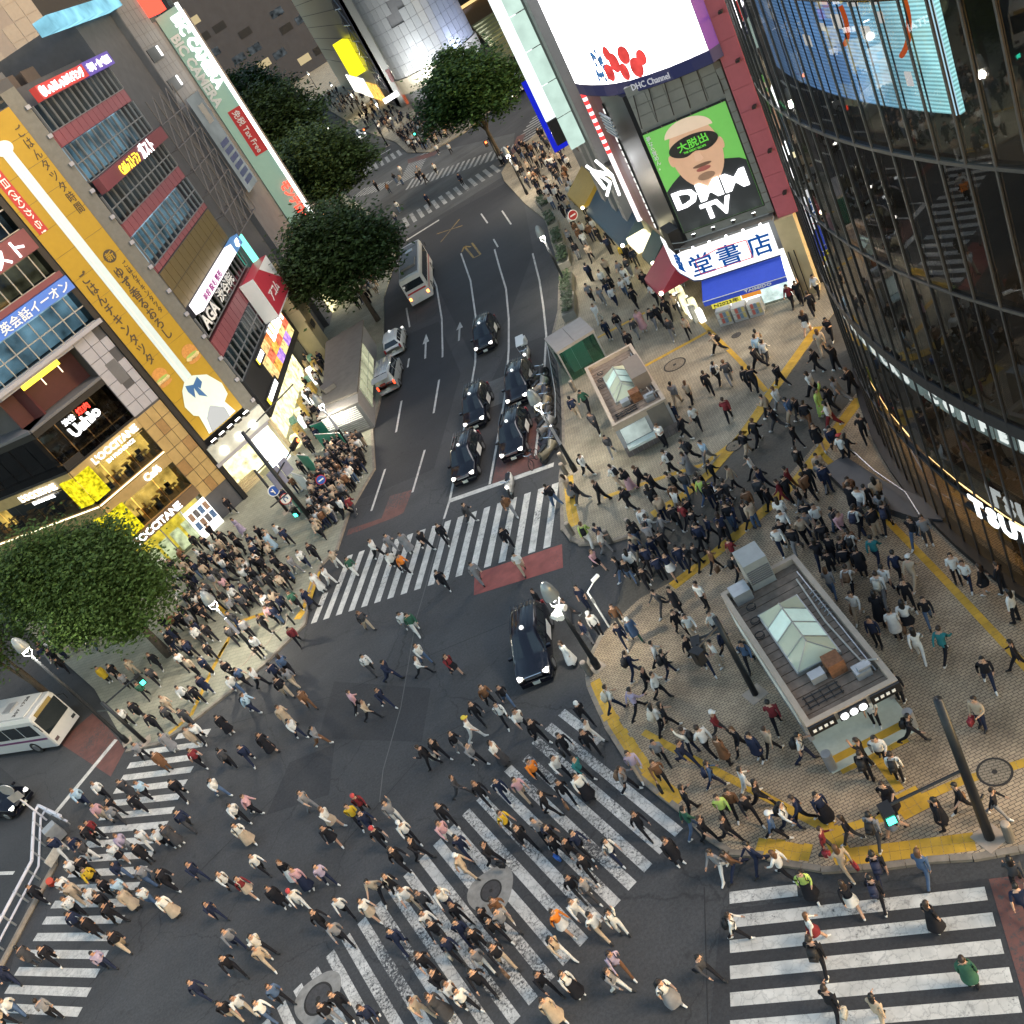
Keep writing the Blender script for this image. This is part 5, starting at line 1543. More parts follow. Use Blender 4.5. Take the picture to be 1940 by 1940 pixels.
for i in range(10):
    mb.cyl(ff.P(0, .4, 7 + i * 4), ff.P(9, .4, 7 + i * 4), .1, .1, 4)
part(CYL, 'facade_grid', mb, mat('grid_steel', (.20, .21, .24), .4, .5))
c2 = part(CYL, 'coral_shopfront', ff.B(1.0, 8.6, .3, .6, .2, 6.2), lit('coral', (1, .22, .10), .22, .3, .6), label='coral red lit shopfront below the far tower')
part(c2, 'lit_panel', ff.B(5.8, 7.8, .6, .7, 5.2, 8.0), lit('panel_lilac', (.9, .75, 1), .6))
part(c2, 'pink_blocks', ff.B(.5, 5.2, .2, 1.0, 5.0, 7.4), mat('pink_block', (.42, .22, .21), .5))
part(c2, 'white_mark', ff.B(-2.6, .6, .5, .7, 2.4, 3.3), E_WHITE2)
for q in ((22.5, 176, 1.0), (44, 178, 1.0), (28, 180, .6)):
    ld = bpy.data.lights.new('tower_floodlight', 'SPOT'); ld.energy = 3000 * q[2]; ld.color = (.95, .97, 1) if q[0] < 40 else (.55, .65, 1); ld.spot_size = R(100); ld.shadow_soft_size = .5
    lo = bpy.data.objects.new('tower_floodlight', ld); COL.objects.link(lo); lo.parent = CYL
    lo.location = (q[0] - 33, q[1] - 190, 3.5); lo.rotation_euler = (Vector((33 - q[0], 192 - q[1], 14))).to_track_quat('-Z', 'Y').to_euler()
part(CYL, 'yellow_sign', fw.B(66, 76, .1, 2.6, 7.0, 14), lit('sign_lemon', (1, .9, .02), .45))
part(CYL, 'white_shopfront', fw.B(30, 62, .05, .2, .2, 4.6), E_SHOP)
part(CYL, 'warm_shopfront', fw.B(64, 82, .05, .2, .2, 4.0), E_WARM)
st = part(CYL, 'stair', MB().hexa([(41.5, 178, 0), (46, 178, 0), (48, 196, 6), (43, 196, 6), (41.5, 178, .3), (46, 178, .3), (48, 196, 6.3), (43, 196, 6.3)]), mat('stair_yellow', (.30, .27, .12), .6))
for i in range(12):
    part(st, 'step', MB().box((43.8 + i * .13, 179 + i * 1.45, .5 + i * .5), (4.4, .5, .25)), mat('stair_tread', (.4, .36, .14), .6))
# dark slatted building and cream corner building behind the stair
SL = thing('slatted_building', 'dark slatted building wall beside the round tower', 'building', (50, 205, 0))
part(SL, 'wall', MB().box((56, 210, 25), (18, 8, 50)), mat('slat_back', (.07, .065, .06), .7))
for i in range(10):
    part(SL, 'slat', MB().box((50, 205.8, 13 + i * 1.1), (10, .3, .5)), M_GREY_M)
part(SL, 'lit_ledge', MB().box((50, 205, 9.0), (12, 1, .5)), lit('ledge_amber', (1, .7, .3), .35))
part(SL, 'brown_base', MB().box((50, 205.4, 5.5), (12, .8, 6)), mat('brown_base', (.17, .11, .06), .6))
CB = thing('cream_corner_building', 'cream corner building with folded canopy and amber lit entrance', 'building', (52, 180, 0))
part(CB, 'wall', MB().prism([(49, 185), (52, 172), (70, 178), (68, 200)], 0, 34), mat('cream_panel', (.42, .36, .32), .5, var=.08))
part(CB, 'entrance', MB().prism([(48.6, 184), (51.2, 172.8), (51.8, 173), (49.2, 184.2)], .2, 5), E_WARM)
part(CB, 'canopy', MB().prism([(46.5, 186), (49.8, 171.5), (51.2, 172), (48.4, 186)], 5.2, 6.6), mat('canopy_silver', (.42, .43, .47), .35, .4))
part(CB, 'fascia', MB().prism([(48.3, 184.5), (50.9, 172.5), (51.4, 172.8), (48.8, 184.6)], 6.7, 9.6), mat('fascia_pink', (.5, .38, .36), .5))
# far hillside blocks closing the view
for i, (x, y, w, d, h, c, lab) in enumerate((
        (2, 420, 70, 20, 60, (.035, .038, .05), 'dark office block closing the view up the hill'),
        (-22, 175, 34, 60, 42, (.04, .042, .05), 'dark grey block behind the street trees on the left'),
        (-20, 260, 34, 90, 50, (.035, .038, .045), 'long dark block lining the hill street on the left'),
        (75, 150, 30, 40, 60, (.11, .10, .10), 'dark block behind the bank building'),
        (80, 230, 60, 40, 55, (.09, .09, .095), 'dark block behind the cream corner building'))):
    t = thing('far_block', lab, 'building', (x, y, 0), 'blocks closing the view')
    part(t, 'wall', MB().box((x, y, h / 2), (w, d, h)), mat('far_block_%d' % i, c, .7, var=.15, scale=.3))
    n = 0
    for k in range(10):
        for r in range(6):
            if random.random() < .5: continue
            zz = 5 + r * 6
            if i in (1, 2):
                part(t, 'window', MB().box((x + w / 2 + .05, y - d / 2 + (k + .5) * d / 10, zz), (.1, d / 14, 2.6)), random.choice([E_DIMIN, M_BLACK, lit('far_window_warm', (1, .8, .45), .18), E_SHOP if r == 0 else E_DIMIN]))
            else:
                part(t, 'window', MB().box((x - w / 2 + (k + .5) * w / 10, y - d / 2 - .05, zz), (w / 14, .1, 2.6)), random.choice([E_DIMIN, M_BLACK, lit('far_window_warm', (1, .8, .45), .18)]))
# lit signs hanging over the hill street, left
for i, (s, z, c) in enumerate(((4, 14, (.1, .8, .45)), (6, 20, (1, 1, 1)), (5, 9, (.2, .9, .3)), (14, 12, (1, 1, 1)))):
    q = MB().box((-4.0 + .1 * i, 215 + s * 6, z), (2.4, .5, 7))
    single('hanging_sign', q, lit('hang_%d' % i, c, .4, .4, 1), ['green lit sign hanging beyond the far street trees', 'white lit sign high above the hill street', 'lime lit sign low beside the far trees', 'white lit sign furthest up the hill street'][i], 'sign', (-4, 215 + s * 6, z))

# ---------------------------------------------------------------- dark curved glass hall on the right
QC, QR = (47.118, 21.728), 33.533


def QP(t, d, z):
    """t: degrees along the arc, d: out of the glass."""
    a = R(t)
    return (QC[0] - (QR + d) * math.cos(a), QC[1] + (QR + d) * math.sin(a), z)


def qbox(mb, t0, t1, d0, d1, z0, z1, m=0, n=1):
    for i in range(n):
        a, b = t0 + (t1 - t0) * i / n, t0 + (t1 - t0) * (i + 1) / n
        mb.hexa([QP(a, d1, z0), QP(a, d0, z0), QP(b, d0, z0), QP(b, d1, z0), QP(a, d1, z1), QP(a, d0, z1), QP(b, d0, z1), QP(b, d1, z1)], m)
    return mb


class QF:
    """Facade frame tangent to the arc at angle t (s runs towards the viewer's right)."""

    def __new__(cls, t):
        p = QP(t, 0, 0); a = R(t)
        return Fr(p[:2], math.atan2(-math.cos(a), -math.sin(a)))


QT0, QT1, QDT = -12.4, 36.0, 1.606
QH = thing('curved_glass_hall', 'dark curved glass hall with cafe floor and video screen behind the glass', 'building', (16, 24, 0))
G_HALL = glass('hall_glass', (.62, .62, .61), .95, .015, 1.6)
hall_pane = unit_mesh('pane', G_HALL)
hall_mull = unit_mesh('mullion', M_MULL_D)
M_FIN = mat('grey_fin', (.075, .073, .072), .4, .4, var=.1)
fin_mesh = unit_mesh('mullion', M_FIN)
LEV = [0.15, 3.55, 8.35, 12.7, 16.8, 20.9, 25.0, 29.1, 33.2]
nt = int((QT1 - QT0) / QDT)
ww = QR * R(QDT)
for li in range(len(LEV) - 1):
    st = part(QH, 'storey', qbox(MB(), QT0, QT1, -.12, .05, LEV[li] - (.35 if li in (2,) else .05), LEV[li] + (.05 if li != 2 else .12), n=nt), M_MULL_D if li in (1, 2) else M_FIN)
    for k in range(nt):
        t = QT0 + (k + .5) * QDT
        p = QP(t, 0, (LEV[li] + LEV[li + 1]) / 2)
        zc, hh = (LEV[li] + LEV[li + 1]) / 2, LEV[li + 1] - LEV[li] - .12
        if li == 0 and k % 2: pass
        piece('pane', hall_pane, st, (p[0], p[1], zc), (.02, ww - .07, hh), -R(t))
        q = QP(QT0 + k * QDT, .03, zc)
        piece('mullion', fin_mesh if li >= 3 else hall_mull, st, (q[0], q[1], zc), (.05, .06, hh + .1), -R(QT0 + k * QDT))
        if li >= 2:
            q = QP(QT0 + k * QDT + .32, -.22, zc)
            piece('inner_fin', hall_mull, st, (q[0], q[1], zc), (.03, .03, hh), -R(QT0 + k * QDT))
# floors and back walls inside
M_HALLIN = mat('hall_inner_wall', (.05, .045, .04), .7, var=.3, scale=.5)
M_HALLFL = mat('hall_floor', (.12, .09, .06), .6, var=.3, scale=.8)
for li, z in enumerate(LEV[1:]):
    part(QH, 'floor_slab', qbox(MB(), QT0, QT1, -9, -.35, z - .3, z - .02, n=10), M_HALLFL)
part(QH, 'back_wall', qbox(MB(), QT0, QT1, -9.3, -9, 0, 34, n=10), M_HALLIN)
part(QH, 'ceiling_glow', qbox(MB(), QT0, 14, -6, -5.2, 8.0, 8.1, n=10), lit('cafe_ceiling', (1, .7, .38), 1.1))
part(QH, 'ground_fill_glow', qbox(MB(), QT0, 32, -.95, -.35, 3.18, 3.24, n=12), lit('shop_fill_glow', (1, .64, .26), 2.6))  # shop glow, run along the glass as added warm fill for the plaza
part(QH, 'ceiling_glow', qbox(MB(), QT0, 14, -7, -6.0, 12.2, 12.3, n=10), lit('hall_ceiling', (1, .65, .3), .22))
# ground floor: dark stone with brown film
part(QH, 'plinth', qbox(MB(), QT0, QT1, -.5, .35, .12, .4, n=20), M_BLACK)
part(QH, 'ground_wall', qbox(MB(), -6, 6, -1.4, -1.0, .15, 3.2, n=10), mat('hall_stone', (.10, .085, .06), .4, var=.5, scale=.6))
for i in range(4):
    part(QH, 'shop_window', qbox(MB(), -4.6 + i * 1.75, -3.2 + i * 1.75, -.98, -.9, .9, 2.5), lit('window_amber', (1, .62, .2), .10, .6, 2))
# lit soffit panels and cafe letters
for k in range(4, 19):
    t = QT0 + (k + 2) * QDT
    part(QH, 'soffit_panel', qbox(MB(), t + .12, t + QDT - .12, -.16, -.10, 7.25, 8.15), lit('soffit_teal', (.62, .85, .85), .16, .3, 1.2))
E_LET = lit('hall_letter', (.92, 1, 1), .75)
for i, ch in enumerate('STARBUCKS COFFEE'):
    if ch == ' ': continue
    t = math.degrees(math.asin((33.25 - .85 * i + .15 - 21.728) / QR))
    lettering(QH, ch, QF(t), 0, -.06, 7.7, E_LET, height=.52, name='letter')
for i, ch in enumerate('TSUTAYA'):
    t = math.degrees(math.asin((23.3 - .74 * i - 21.728) / QR))
    lettering(QH, ch, QF(t), 0, .35, 3.93, E_LET, height=.86, name='letter')
part(QH, 'sign_band', qbox(MB(), -9, 4.2, .14, .3, 3.42, 3.55, n=8), M_BLACK)
# cafe counter by the glass
part(QH, 'cafe_counter', qbox(MB(), -12, 9, -1.15, -.5, 4.45, 4.52, n=12), mat('counter_wood', (.30, .17, .08), .5, var=.2))
part(QH, 'cafe_ledge', qbox(MB(), -14, 12, -.45, -.2, 3.6, 4.0, n=12), mat('ledge_stone', (.30, .25, .18), .6, var=.2))
for i in range(9):
    p = QP(-11 + i * 2.2, -1.6, 3.6)
    part(QH, 'stool', MB().cyl((p[0], p[1], 3.56), (p[0], p[1], 4.1), .03, .03, 6).cyl((p[0], p[1], 4.1), (p[0], p[1], 4.16), .2, .2, 10), M_BLACK)
# video screen behind the glass
m, ntr, out = _new('hall_screen')
N_, L_ = ntr.nodes, ntr.links
em = N_.new('ShaderNodeEmission'); g_ = N_.new('ShaderNodeNewGeometry'); sx = N_.new('ShaderNodeSeparateXYZ')
L_.new(g_.outputs['Position'], sx.inputs[0])
mr = N_.new('ShaderNodeMapRange'); mr.inputs[1].default_value, mr.inputs[2].default_value = 30.5, 20.8
L_.new(sx.outputs['Y'], mr.inputs[0])
cr_ = N_.new('ShaderNodeValToRGB')
cr_.color_ramp.elements[0].color = (.10, .19, .36, 1); cr_.color_ramp.elements[1].color = (.45, .95, 1.0, 1)
e2 = cr_.color_ramp.elements.new(.55); e2.color = (.13, .30, .62, 1)
L_.new(mr.outputs[0], cr_.inputs[0])
wv = N_.new('ShaderNodeMath'); wv.operation = 'MULTIPLY'; wv.inputs[1].default_value = 62
L_.new(sx.outputs['Z'], wv.inputs[0])
sn = N_.new('ShaderNodeMath'); sn.operation = 'SINE'; L_.new(wv.outputs[0], sn.inputs[0])
ns = N_.new('ShaderNodeTexNoise'); ns.inputs['Scale'].default_value = .5; ns.inputs['Detail'].default_value = 3
L_.new(g_.outputs['Position'], ns.inputs['Vector'])
a1 = N_.new('ShaderNodeMapRange'); a1.inputs[1].default_value, a1.inputs[2].default_value = -1, 1
a1.inputs[3].default_value, a1.inputs[4].default_value = .16, .34
L_.new(sn.outputs[0], a1.inputs[0])
a2 = N_.new('ShaderNodeMapRange'); a2.inputs[1].default_value, a2.inputs[2].default_value = .35, .65
a2.inputs[3].default_value, a2.inputs[4].default_value = 1.1, 1.9
L_.new(ns.outputs['Fac'], a2.inputs[0])
mm = N_.new('ShaderNodeMath'); mm.operation = 'MULTIPLY'; L_.new(a1.outputs[0], mm.inputs[0]); L_.new(a2.outputs[0], mm.inputs[1])
L_.new(cr_.outputs[0], em.inputs['Color']); L_.new(mm.outputs[0], em.inputs['Strength']); L_.new(em.outputs[0], out.inputs['Surface'])
MATS['hall_screen'] = m
tA, tB = math.degrees(math.asin((20.75 - 21.728) / QR)), math.degrees(math.asin((32.2 - 21.728) / QR))
SCQ = part(QH, 'video_screen', qbox(MB(), tA, tB, -.75, -.6, 17.7, 36, n=14), m, label='blue video screen glowing behind the curved glass')
mo = lit('screen_orange', (1, .16, .03), .30)
for y0, z0, y1, z1, y2, z2, y3, z3 in ((21.7, 20.6, 21.6, 19.9, 22.0, 19.4, 22.4, 19.15), (24.6, 20.4, 24.4, 19.9, 24.7, 19.5, 25.0, 19.35)):
    pts = []
    for j in range(9):
        u = j / 8
        b = [(1 - u) ** 3, 3 * u * (1 - u) ** 2, 3 * u * u * (1 - u), u ** 3]
        yy = b[0] * y0 + b[1] * y1 + b[2] * y2 + b[3] * y3; zz = b[0] * z0 + b[1] * z1 + b[2] * z2 + b[3] * z3
        pts.append(QP(math.degrees(math.asin((yy - 21.728) / QR)), -.58, zz))
    part(SCQ, 'orange_stroke', MB().tube(pts, .07, 6), mo)
for i in range(9):
    t = random.uniform(tA + 2, tB - 8); zz = random.uniform(18.3, 20.5)
    part(SCQ, 'white_patch', qbox(MB(), t, t + random.uniform(.4, 1.0), -.6, -.57, zz, zz + random.uniform(.12, .4)), lit('screen_white', (1, 1, 1), .4))
part(QH, 'blue_edge_light', qbox(MB(), tA - .25, tA - .1, -.5, -.4, 17.8, 34), lit('edge_blue', (.5, .8, 1), .7))
# bench wall in front of the glass
part(QH, 'bench_wall', MB().prism([(12.9, 33.9), (12.6, 31.2), (13.4, 28.2), (14.0, 27.2), (14.4, 28.4), (14.0, 31), (14.0, 33.9)], .12, .5), mat('bench_dark', (.06, .06, .065), .5))
part(QH, 'bench_rail', MB().tube([(14.3, 34.2, .9), (13.95, 31.4, .9), (13.9, 29.2, .9), (13.2, 27.0, .9)], .035), mat('steel', (.5, .5, .5), .25, .9))
# ---------------------------------------------------------------- subway entrances, booths
M_ROOFBOARD = mat('roof_board', (.20, .15, .115), .85, var=.35, scale=3)
M_COPING = mat('coping', (.40, .32, .25), .6, var=.12)
M_WALL_L = mat('entrance_wall', (.33, .33, .34), .5, var=.1)
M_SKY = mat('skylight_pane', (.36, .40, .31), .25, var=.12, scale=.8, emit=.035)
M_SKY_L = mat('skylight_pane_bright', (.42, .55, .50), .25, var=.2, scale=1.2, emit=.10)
M_SKYFR = mat('skylight_frame', (.30, .31, .30), .4, .4)
M_RUST = mat('rusty_steel', (.20, .085, .04), .8, var=.5, scale=7)
M_STEEL = mat('galvanised', (.36, .37, .38), .4, .5, var=.15)
M_PIPE = mat('conduit', (.48, .44, .38), .5, var=.1)
M_CABLE = mat('cable', (.015, .015, .016), .6)
M_SIGNB = mat('sign_black_board', (.012, .012, .014), .35)
E_STEP = lit('lit_step', (.80, .92, .80), .12)


def entrance(name, label, o, ang, W, Ln, H, vent, front_lit):
    fr = Fr(o, ang)
    t = thing(name, label, 'subway entrance', fr.P(W / 2, -Ln / 2, .12), 'subway entrances on the plaza')
    base = part(t, 'wall', fr.B(0, .18, -Ln, -1.2, .12, H), M_WALL_L)
    part(t, 'wall', fr.B(W - .18, W, -Ln, -1.2, .12, H), M_WALL_L)
    part(t, 'wall', fr.B(.18, W - .18, -Ln, -Ln + .18, .12, H), M_WALL_L)
    part(t, 'side_light', fr.B(-.02, 0, -Ln + .4, -1.4, .9, H - .5), lit('side_window', (.75, .9, .85), .12, .4, 1.0))
    part(t, 'roof_slab', fr.B(.1, W - .1, -Ln + .1, -.1, H - .12, H - .02), M_GREY_M)
    me = unit_mesh('roof_board', M_ROOFBOARD)
    nb = int(Ln / .42)
    for i in range(nb):
        fpiece(fr, 'roof_board', me, t, .2, W - .2, -Ln + .2 + i * (Ln - .4) / nb + .02, -Ln + .2 + (i + 1) * (Ln - .4) / nb - .02, H - .02, H + .03 + random.uniform(0, .012))
    for a in (fr.B(0, .2, -Ln, 0, H - .1, H + .28), fr.B(W - .2, W, -Ln, 0, H - .1, H + .28), fr.B(.2, W - .2, -Ln, -Ln + .2, H - .1, H + .28), fr.B(.2, W - .2, -.2, 0, H - .1, H + .28)):
        part(t, 'coping', a, M_COPING)
    # hipped skylight
    s0, s1, d0, d1 = W * .24, W * .72, -Ln * .74, -Ln * .30
    mid, e0, e1, hz, ez = (s0 + s1) / 2, d0 + .55, d1 - .55, H + .75, H + .18
    sk = part(t, 'skylight_curb', fr.B(s0 - .05, s1 + .05, d0 - .05, d1 + .05, H, ez), M_SKYFR)
    nseg = 4
    for i in range(nseg):
        a, b = d0 + (d1 - d0) * i / nseg, d0 + (d1 - d0) * (i + 1) / nseg
        ra, rb = min(max(a, e0), e1), min(max(b, e0), e1)
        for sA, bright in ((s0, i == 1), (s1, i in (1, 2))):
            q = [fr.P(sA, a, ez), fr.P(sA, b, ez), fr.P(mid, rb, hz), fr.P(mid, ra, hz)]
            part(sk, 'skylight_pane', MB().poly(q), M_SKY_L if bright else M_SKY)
            part(sk, 'glazing_bar', MB().tube([fr.P(sA, b, ez + .02), fr.P(mid, rb, hz + .02)], .025, 5), M_SKYFR)
    for dd, ee in ((d0, e0), (d1, e1)):
        part(sk, 'skylight_pane', MB().poly([fr.P(s0, dd, ez), fr.P(s1, dd, ez), fr.P(mid, ee, hz)]), M_SKY)
    part(sk, 'ridge_bar', MB().tube([fr.P(mid, e0, hz + .02), fr.P(mid, e1, hz + .02)], .03, 5), M_SKYFR)
    # roof clutter
    x = MB()
    fr.box(x, W * .50, W * .68, -Ln * .27, -Ln * .19, H + .05, H + .62)
    part(t, 'rusty_box', x, M_RUST)
    x = MB(); fr.box(x, W * .70, W * .86, -Ln * .17, -Ln * .11, H + .05, H + .35); fr.box(x, W * .74, W * .88, -Ln * .15, -Ln * .12, H + .36, H + .44)
    part(t, 'junction_box', x, M_STEEL)
    x = MB(); fr.box(x, W * .30, W * .46, -Ln * .25, -Ln * .20, H + .1, H + .38)
    part(t, 'cabinet', x, M_STEEL)
    for k in range(3):
        dd = -Ln * (.10 + .03 * k)
        part(t, 'cable_tray', MB().tube([fr.P(W * .12, dd, H + .1), fr.P(W * .52, dd, H + .1)], .03, 4), M_BLACK)
    for k in range(5):
        part(t, 'tray_rung', MB().tube([fr.P(W * (.14 + .09 * k), -Ln * .17, H + .1), fr.P(W * (.14 + .09 * k), -Ln * .09, H + .1)], .02, 4), M_BLACK)
    part(t, 'conduit', MB().tube([fr.P(W * .84, -Ln * .85, H + .12), fr.P(W * .80, -Ln * .5, H + .14), fr.P(W * .84, -Ln * .2, H + .12), fr.P(W * .97, -Ln * .14, H + .34)], .035, 6), M_PIPE)
    part(t, 'conduit', MB().tube([fr.P(W * .9, -Ln * .9, H + .1), fr.P(W * .9, -Ln * .12, H + .1)], .03, 6), M_STEEL)
    for k in range(7):
        a = -Ln * (.72 - .03 * k)
        part(t, 'coil', MB().tube([fr.P(W * .86, a, H + .08), fr.P(W * .90, a + .05, H + .2), fr.P(W * .94, a, H + .08)], .02, 4), M_STEEL)
    for k in range(3):
        cxx, cdd = W * (.12 + .05 * k), -Ln * (.62 + .1 * k)
        ring = [fr.P(cxx + .18 * math.cos(q * .7), cdd + .18 * math.sin(q * .7), H + .12 + .01 * q) for q in range(14)]
        part(t, 'cable_coil', MB().tube(ring, .02, 5), M_CABLE)
    if vent:
        v = part(t, 'vent_tower', fr.B(W * .36, W * .66, -Ln - .55, -Ln + .55, .12, H + 1.35), mat('vent_metal', (.30, .31, .30), .5, .2, var=.1))
        for k in range(7):
            part(v, 'louvre', fr.B(W * .37, W * .65, -Ln + .55, -Ln + .58, H + .95 - k * .1, H + 1.0 - k * .1), M_GREY_M)
        part(t, 'ac_unit', fr.B(W * .10, W * .32, -Ln + .2, -Ln + .9, H + .05, H + .55), M_STEEL)
    # front: stair mouth
    if front_lit:
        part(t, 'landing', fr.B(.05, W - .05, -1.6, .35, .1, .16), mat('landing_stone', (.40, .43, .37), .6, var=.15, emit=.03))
        part(t, 'yellow_strip', fr.B(.3, W - .35, -.25, .05, .16, .167), M_TACT)
        part(t, 'stair_glow', fr.B(.25, W - .25, -1.7, -1.6, .16, H - .5), E_STEP)
        for k, (a, b) in enumerate(((.0, .95), (W - 1.05, W))):
            sg = part(t, 'sign_board', fr.B(a, b, .02, .10, H - .15, H + .25), M_SIGNB)
            for j in range(4):
                part(sg, 'mark', fr.B(a + .12 + j * .2, a + .24 + j * .2, .10, .115, H - .02, H + .1), M_WPRINT)
        lb = part(t, 'lit_name_board', fr.B(W * .33, W * .64, .02, .12, H - .12, H + .22), M_SIGNB)
        for k in range(3):
            part(lb, 'lit_mark', MB().cyl(fr.P(W * .38 + k * W * .1, .12, H + .05), fr.P(W * .38 + k * W * .1, .16, H + .05), .13, .13, 14), E_WHITE2)
        for sA in (.15, W - .15):
            part(t, 'column', MB().cyl(fr.P(sA, .15, .12), fr.P(sA, .15, .95), .17, .17, 16), M_STEEL)
    else:
        part(t, 'front_wall', fr.B(0, W, -.25, -.02, .12, H - .1), M_WALL_L)
        part(t, 'glass_front', fr.B(.25, W * .55, -.02, .02, .95, 1.9), lit('front_window', (.75, .9, .85), .15, .4, 1.0))
        part(t, 'white_counter', fr.B(.2, W * .58, .02, .5, .75, .9), mat('counter_white', (.6, .66, .62), .4))
        part(t, 'shutter', fr.B(W * .62, W * .95, -.02, .03, .5, 2.2), M_STONE)
        tm_ = unit_mesh('base_tile', mat('base_tile', (.20, .17, .16), .6, var=.15))
        for k in range(10):
            for r in range(2):
                fpiece(fr, 'base_tile', tm_, t, k * W / 10 + .01, (k + 1) * W / 10 - .01, -.02, .04, .13 + r * .32, .43 + r * .32)
        part(t, 'equipment_tower', fr.B(W * .66, W * .96, -Ln * .62, -Ln * .30, H, H + 1.0), mat('tower_brown', (.20, .16, .13), .6, var=.12))
    return t


entrance('subway_entrance', 'subway entrance with hipped skylight and lit white landing, nearest the curved glass hall', (4.27, 20.84), math.atan2(-.37, 3.23), 3.25, 7.67, 2.05, True, True)
entrance('subway_entrance', 'subway entrance with brown equipment tower on its roof beside the taxis', (7.0, 44.3), math.atan2(-.55, 3.11), 3.16, 8.05, 2.05, False, False)

# glass lift house
fe = Fr((7.95, 56.1), math.atan2(-.13, 2.66))
LH = thing('lift_house', 'glass lift house with grey flat roof behind the far subway entrance', 'lift', fe.P(1.3, -1.4, .12))
part(LH, 'roof', fe.B(-.05, 1.31, -2.95, .05, 2.3, 2.5), mat('lift_roof', (.30, .27, .25), .6, var=.1))
part(LH, 'roof', fe.B(1.34, 2.75, -2.95, .05, 2.3, 2.5), mat('lift_roof', (.30, .27, .25), .6, var=.1))
G_LIFT = glass('lift_glass', (.55, .75, .68), .9, .03, 1.5)
for a in ((.0, .9), (.92, 1.8), (1.82, 2.66)):
    part(LH, 'glass_panel', fe.B(a[0], a[1], -.03, 0, .15, 2.28), G_LIFT)
    part(LH, 'glass_panel', fe.B(a[0], a[1], -2.9, -2.87, .15, 2.28), G_LIFT)
for a in ((-2.86, -1.95), (-1.93, -.98), (-.96, -.05)):
    part(LH, 'glass_panel', fe.B(2.63, 2.66, a[0], a[1], .15, 2.28), G_LIFT)
    part(LH, 'glass_panel', fe.B(0, .03, a[0], a[1], .15, 2.28), G_LIFT)
part(LH, 'shaft', fe.B(.5, 1.9, -2.4, -1.0, .12, 2.2), mat('shaft_teal', (.16, .25, .22), .4, emit=.04))
for s in (0, 2.66):
    for d in (0, -2.9):
        part(LH, 'post', fe.B(s - .05, s + .05, d - .05, d + .05, .12, 2.3), M_STEEL)
part(LH, 'ceiling_light', fe.B(.4, 2.2, -2.2, -.6, 2.24, 2.28), lit('lift_light', (.8, 1, .92), .4))

# grey service booth at the kerb on the left
fk = Fr((-5.45, 67.7), R(104))              # right-hand wall along the kerb, d>0 towards the road
BO = thing('service_booth', 'long grey flat-roofed service booth with lit yellow windows at the left kerb', 'booth', (-6, 75, .12))
part(BO, 'wall', MB().prism([(-5.3, 67.9), (-2.2, 84.3), (-5.7, 84.6), (-8.5, 69.6)], .12, 2.55), mat('booth_wall', (.25, .24, .235), .7, var=.1))
part(BO, 'roof', MB().prism([(-5.0, 69.4), (-1.95, 84.6), (-5.9, 84.9), (-8.0, 71.1)], 2.57, 2.72), mat('booth_roof', (.125, .115, .10), .8, var=.2, scale=1.5))
part(BO, 'roof_annex', MB().prism([(-5.25, 67.7), (-5.02, 69.3), (-8.03, 71.0), (-8.7, 69.4)], 2.5, 2.6), mat('booth_roof2', (.20, .19, .18), .7))
fkw = Fr((-5.15, 68.6), math.atan2(15.7, 2.95))
for i in range(5):
    w = part(BO, 'window', fkw.B(2.0 + i * 1.9, 3.75 + i * 1.9, .0, .09, .7, 2.4), lit('booth_window', (.93, .95, .62), .16, .35, .6))
    part(w, 'frame', fkw.B(2.0 + i * 1.9, 3.75 + i * 1.9, .09, .12, 1.5, 1.56), mat('booth_frame', (.62, .66, .5), .5))
    part(w, 'frame', fkw.B(1.92 + i * 1.9, 2.0 + i * 1.9, .0, .12, .6, 2.45), mat('booth_frame', (.62, .66, .5), .5))
ffb = Fr((-8.6, 69.45), math.atan2(-1.6, 3.25))
for i in range(13):
    part(BO, 'louvre_slat', ffb.B(.15, 3.35, .02, .07, .35 + i * .16, .43 + i * .16), M_WPRINT if i > 5 else M_STEEL)
part(BO, 'roof_hatch', MB().box((-7.0, 73.4, 2.95), (1.0, 1.3, .4), .2), mat('hatch_dark', (.09, .085, .08), .6))

# green hoarding panels and bins by the signal
GR = mat('hoarding_green', (.03, .22, .14), .5, var=.15)
for i, (x, y, a, w, lab) in enumerate(((-8.9, 71.0, 2.6, 1.9, 'tall green hoarding panel nearest the grey booth'), (-8.6, 68.0, 2.2, 3.2, 'long green hoarding panel behind the waiting crowd'),
                                       (-10.9, 67.0, 2.1, 1.6, 'green and white hoarding panel beside the signal mast'), (-11.6, 64.3, 2.0, 2.2, 'low white hoarding panel by the waiting crowd'),
                                       (-12.3, 61.2, 1.9, 1.8, 'green topped hoarding panel closest to the crosswalk'))):
    t = thing('hoarding_panel', lab, 'panel', (x, y, .12), 'hoarding panels at the crossing corner')
    part(t, 'board', MB().box((x, y, .95), (w, .06, 1.5), a), GR if i != 3 else M_WPRINT)
    part(t, 'frame', MB().box((x, y, 1.73), (w + .06, .08, .05), a), M_STEEL)
    for sgn in (-1, 1):
        part(t, 'foot', MB().box((x + sgn * math.cos(a) * w * .42, y + sgn * math.sin(a) * w * .42, .16), (.1, .6, .08), a), M_STEEL)
    if i in (2, 4):
        part(t, 'white_panel', MB().box((x + .03 * math.sin(a), y - .03 * math.cos(a), .7), (w * .55, .09, .7), a), M_WPRINT)

# ---------------------------------------------------------------- street lamps
E_LAMP = lit('lamp_bulb', (1.0, .96, .84), 8.0)
M_POLE = mat('lamp_pole', (.022, .025, .03), .4, .5, var=.2)
M_SHADE = mat('lamp_shade', (.28, .30, .30), .25, .2, var=.1)
BULB_POWER = 300


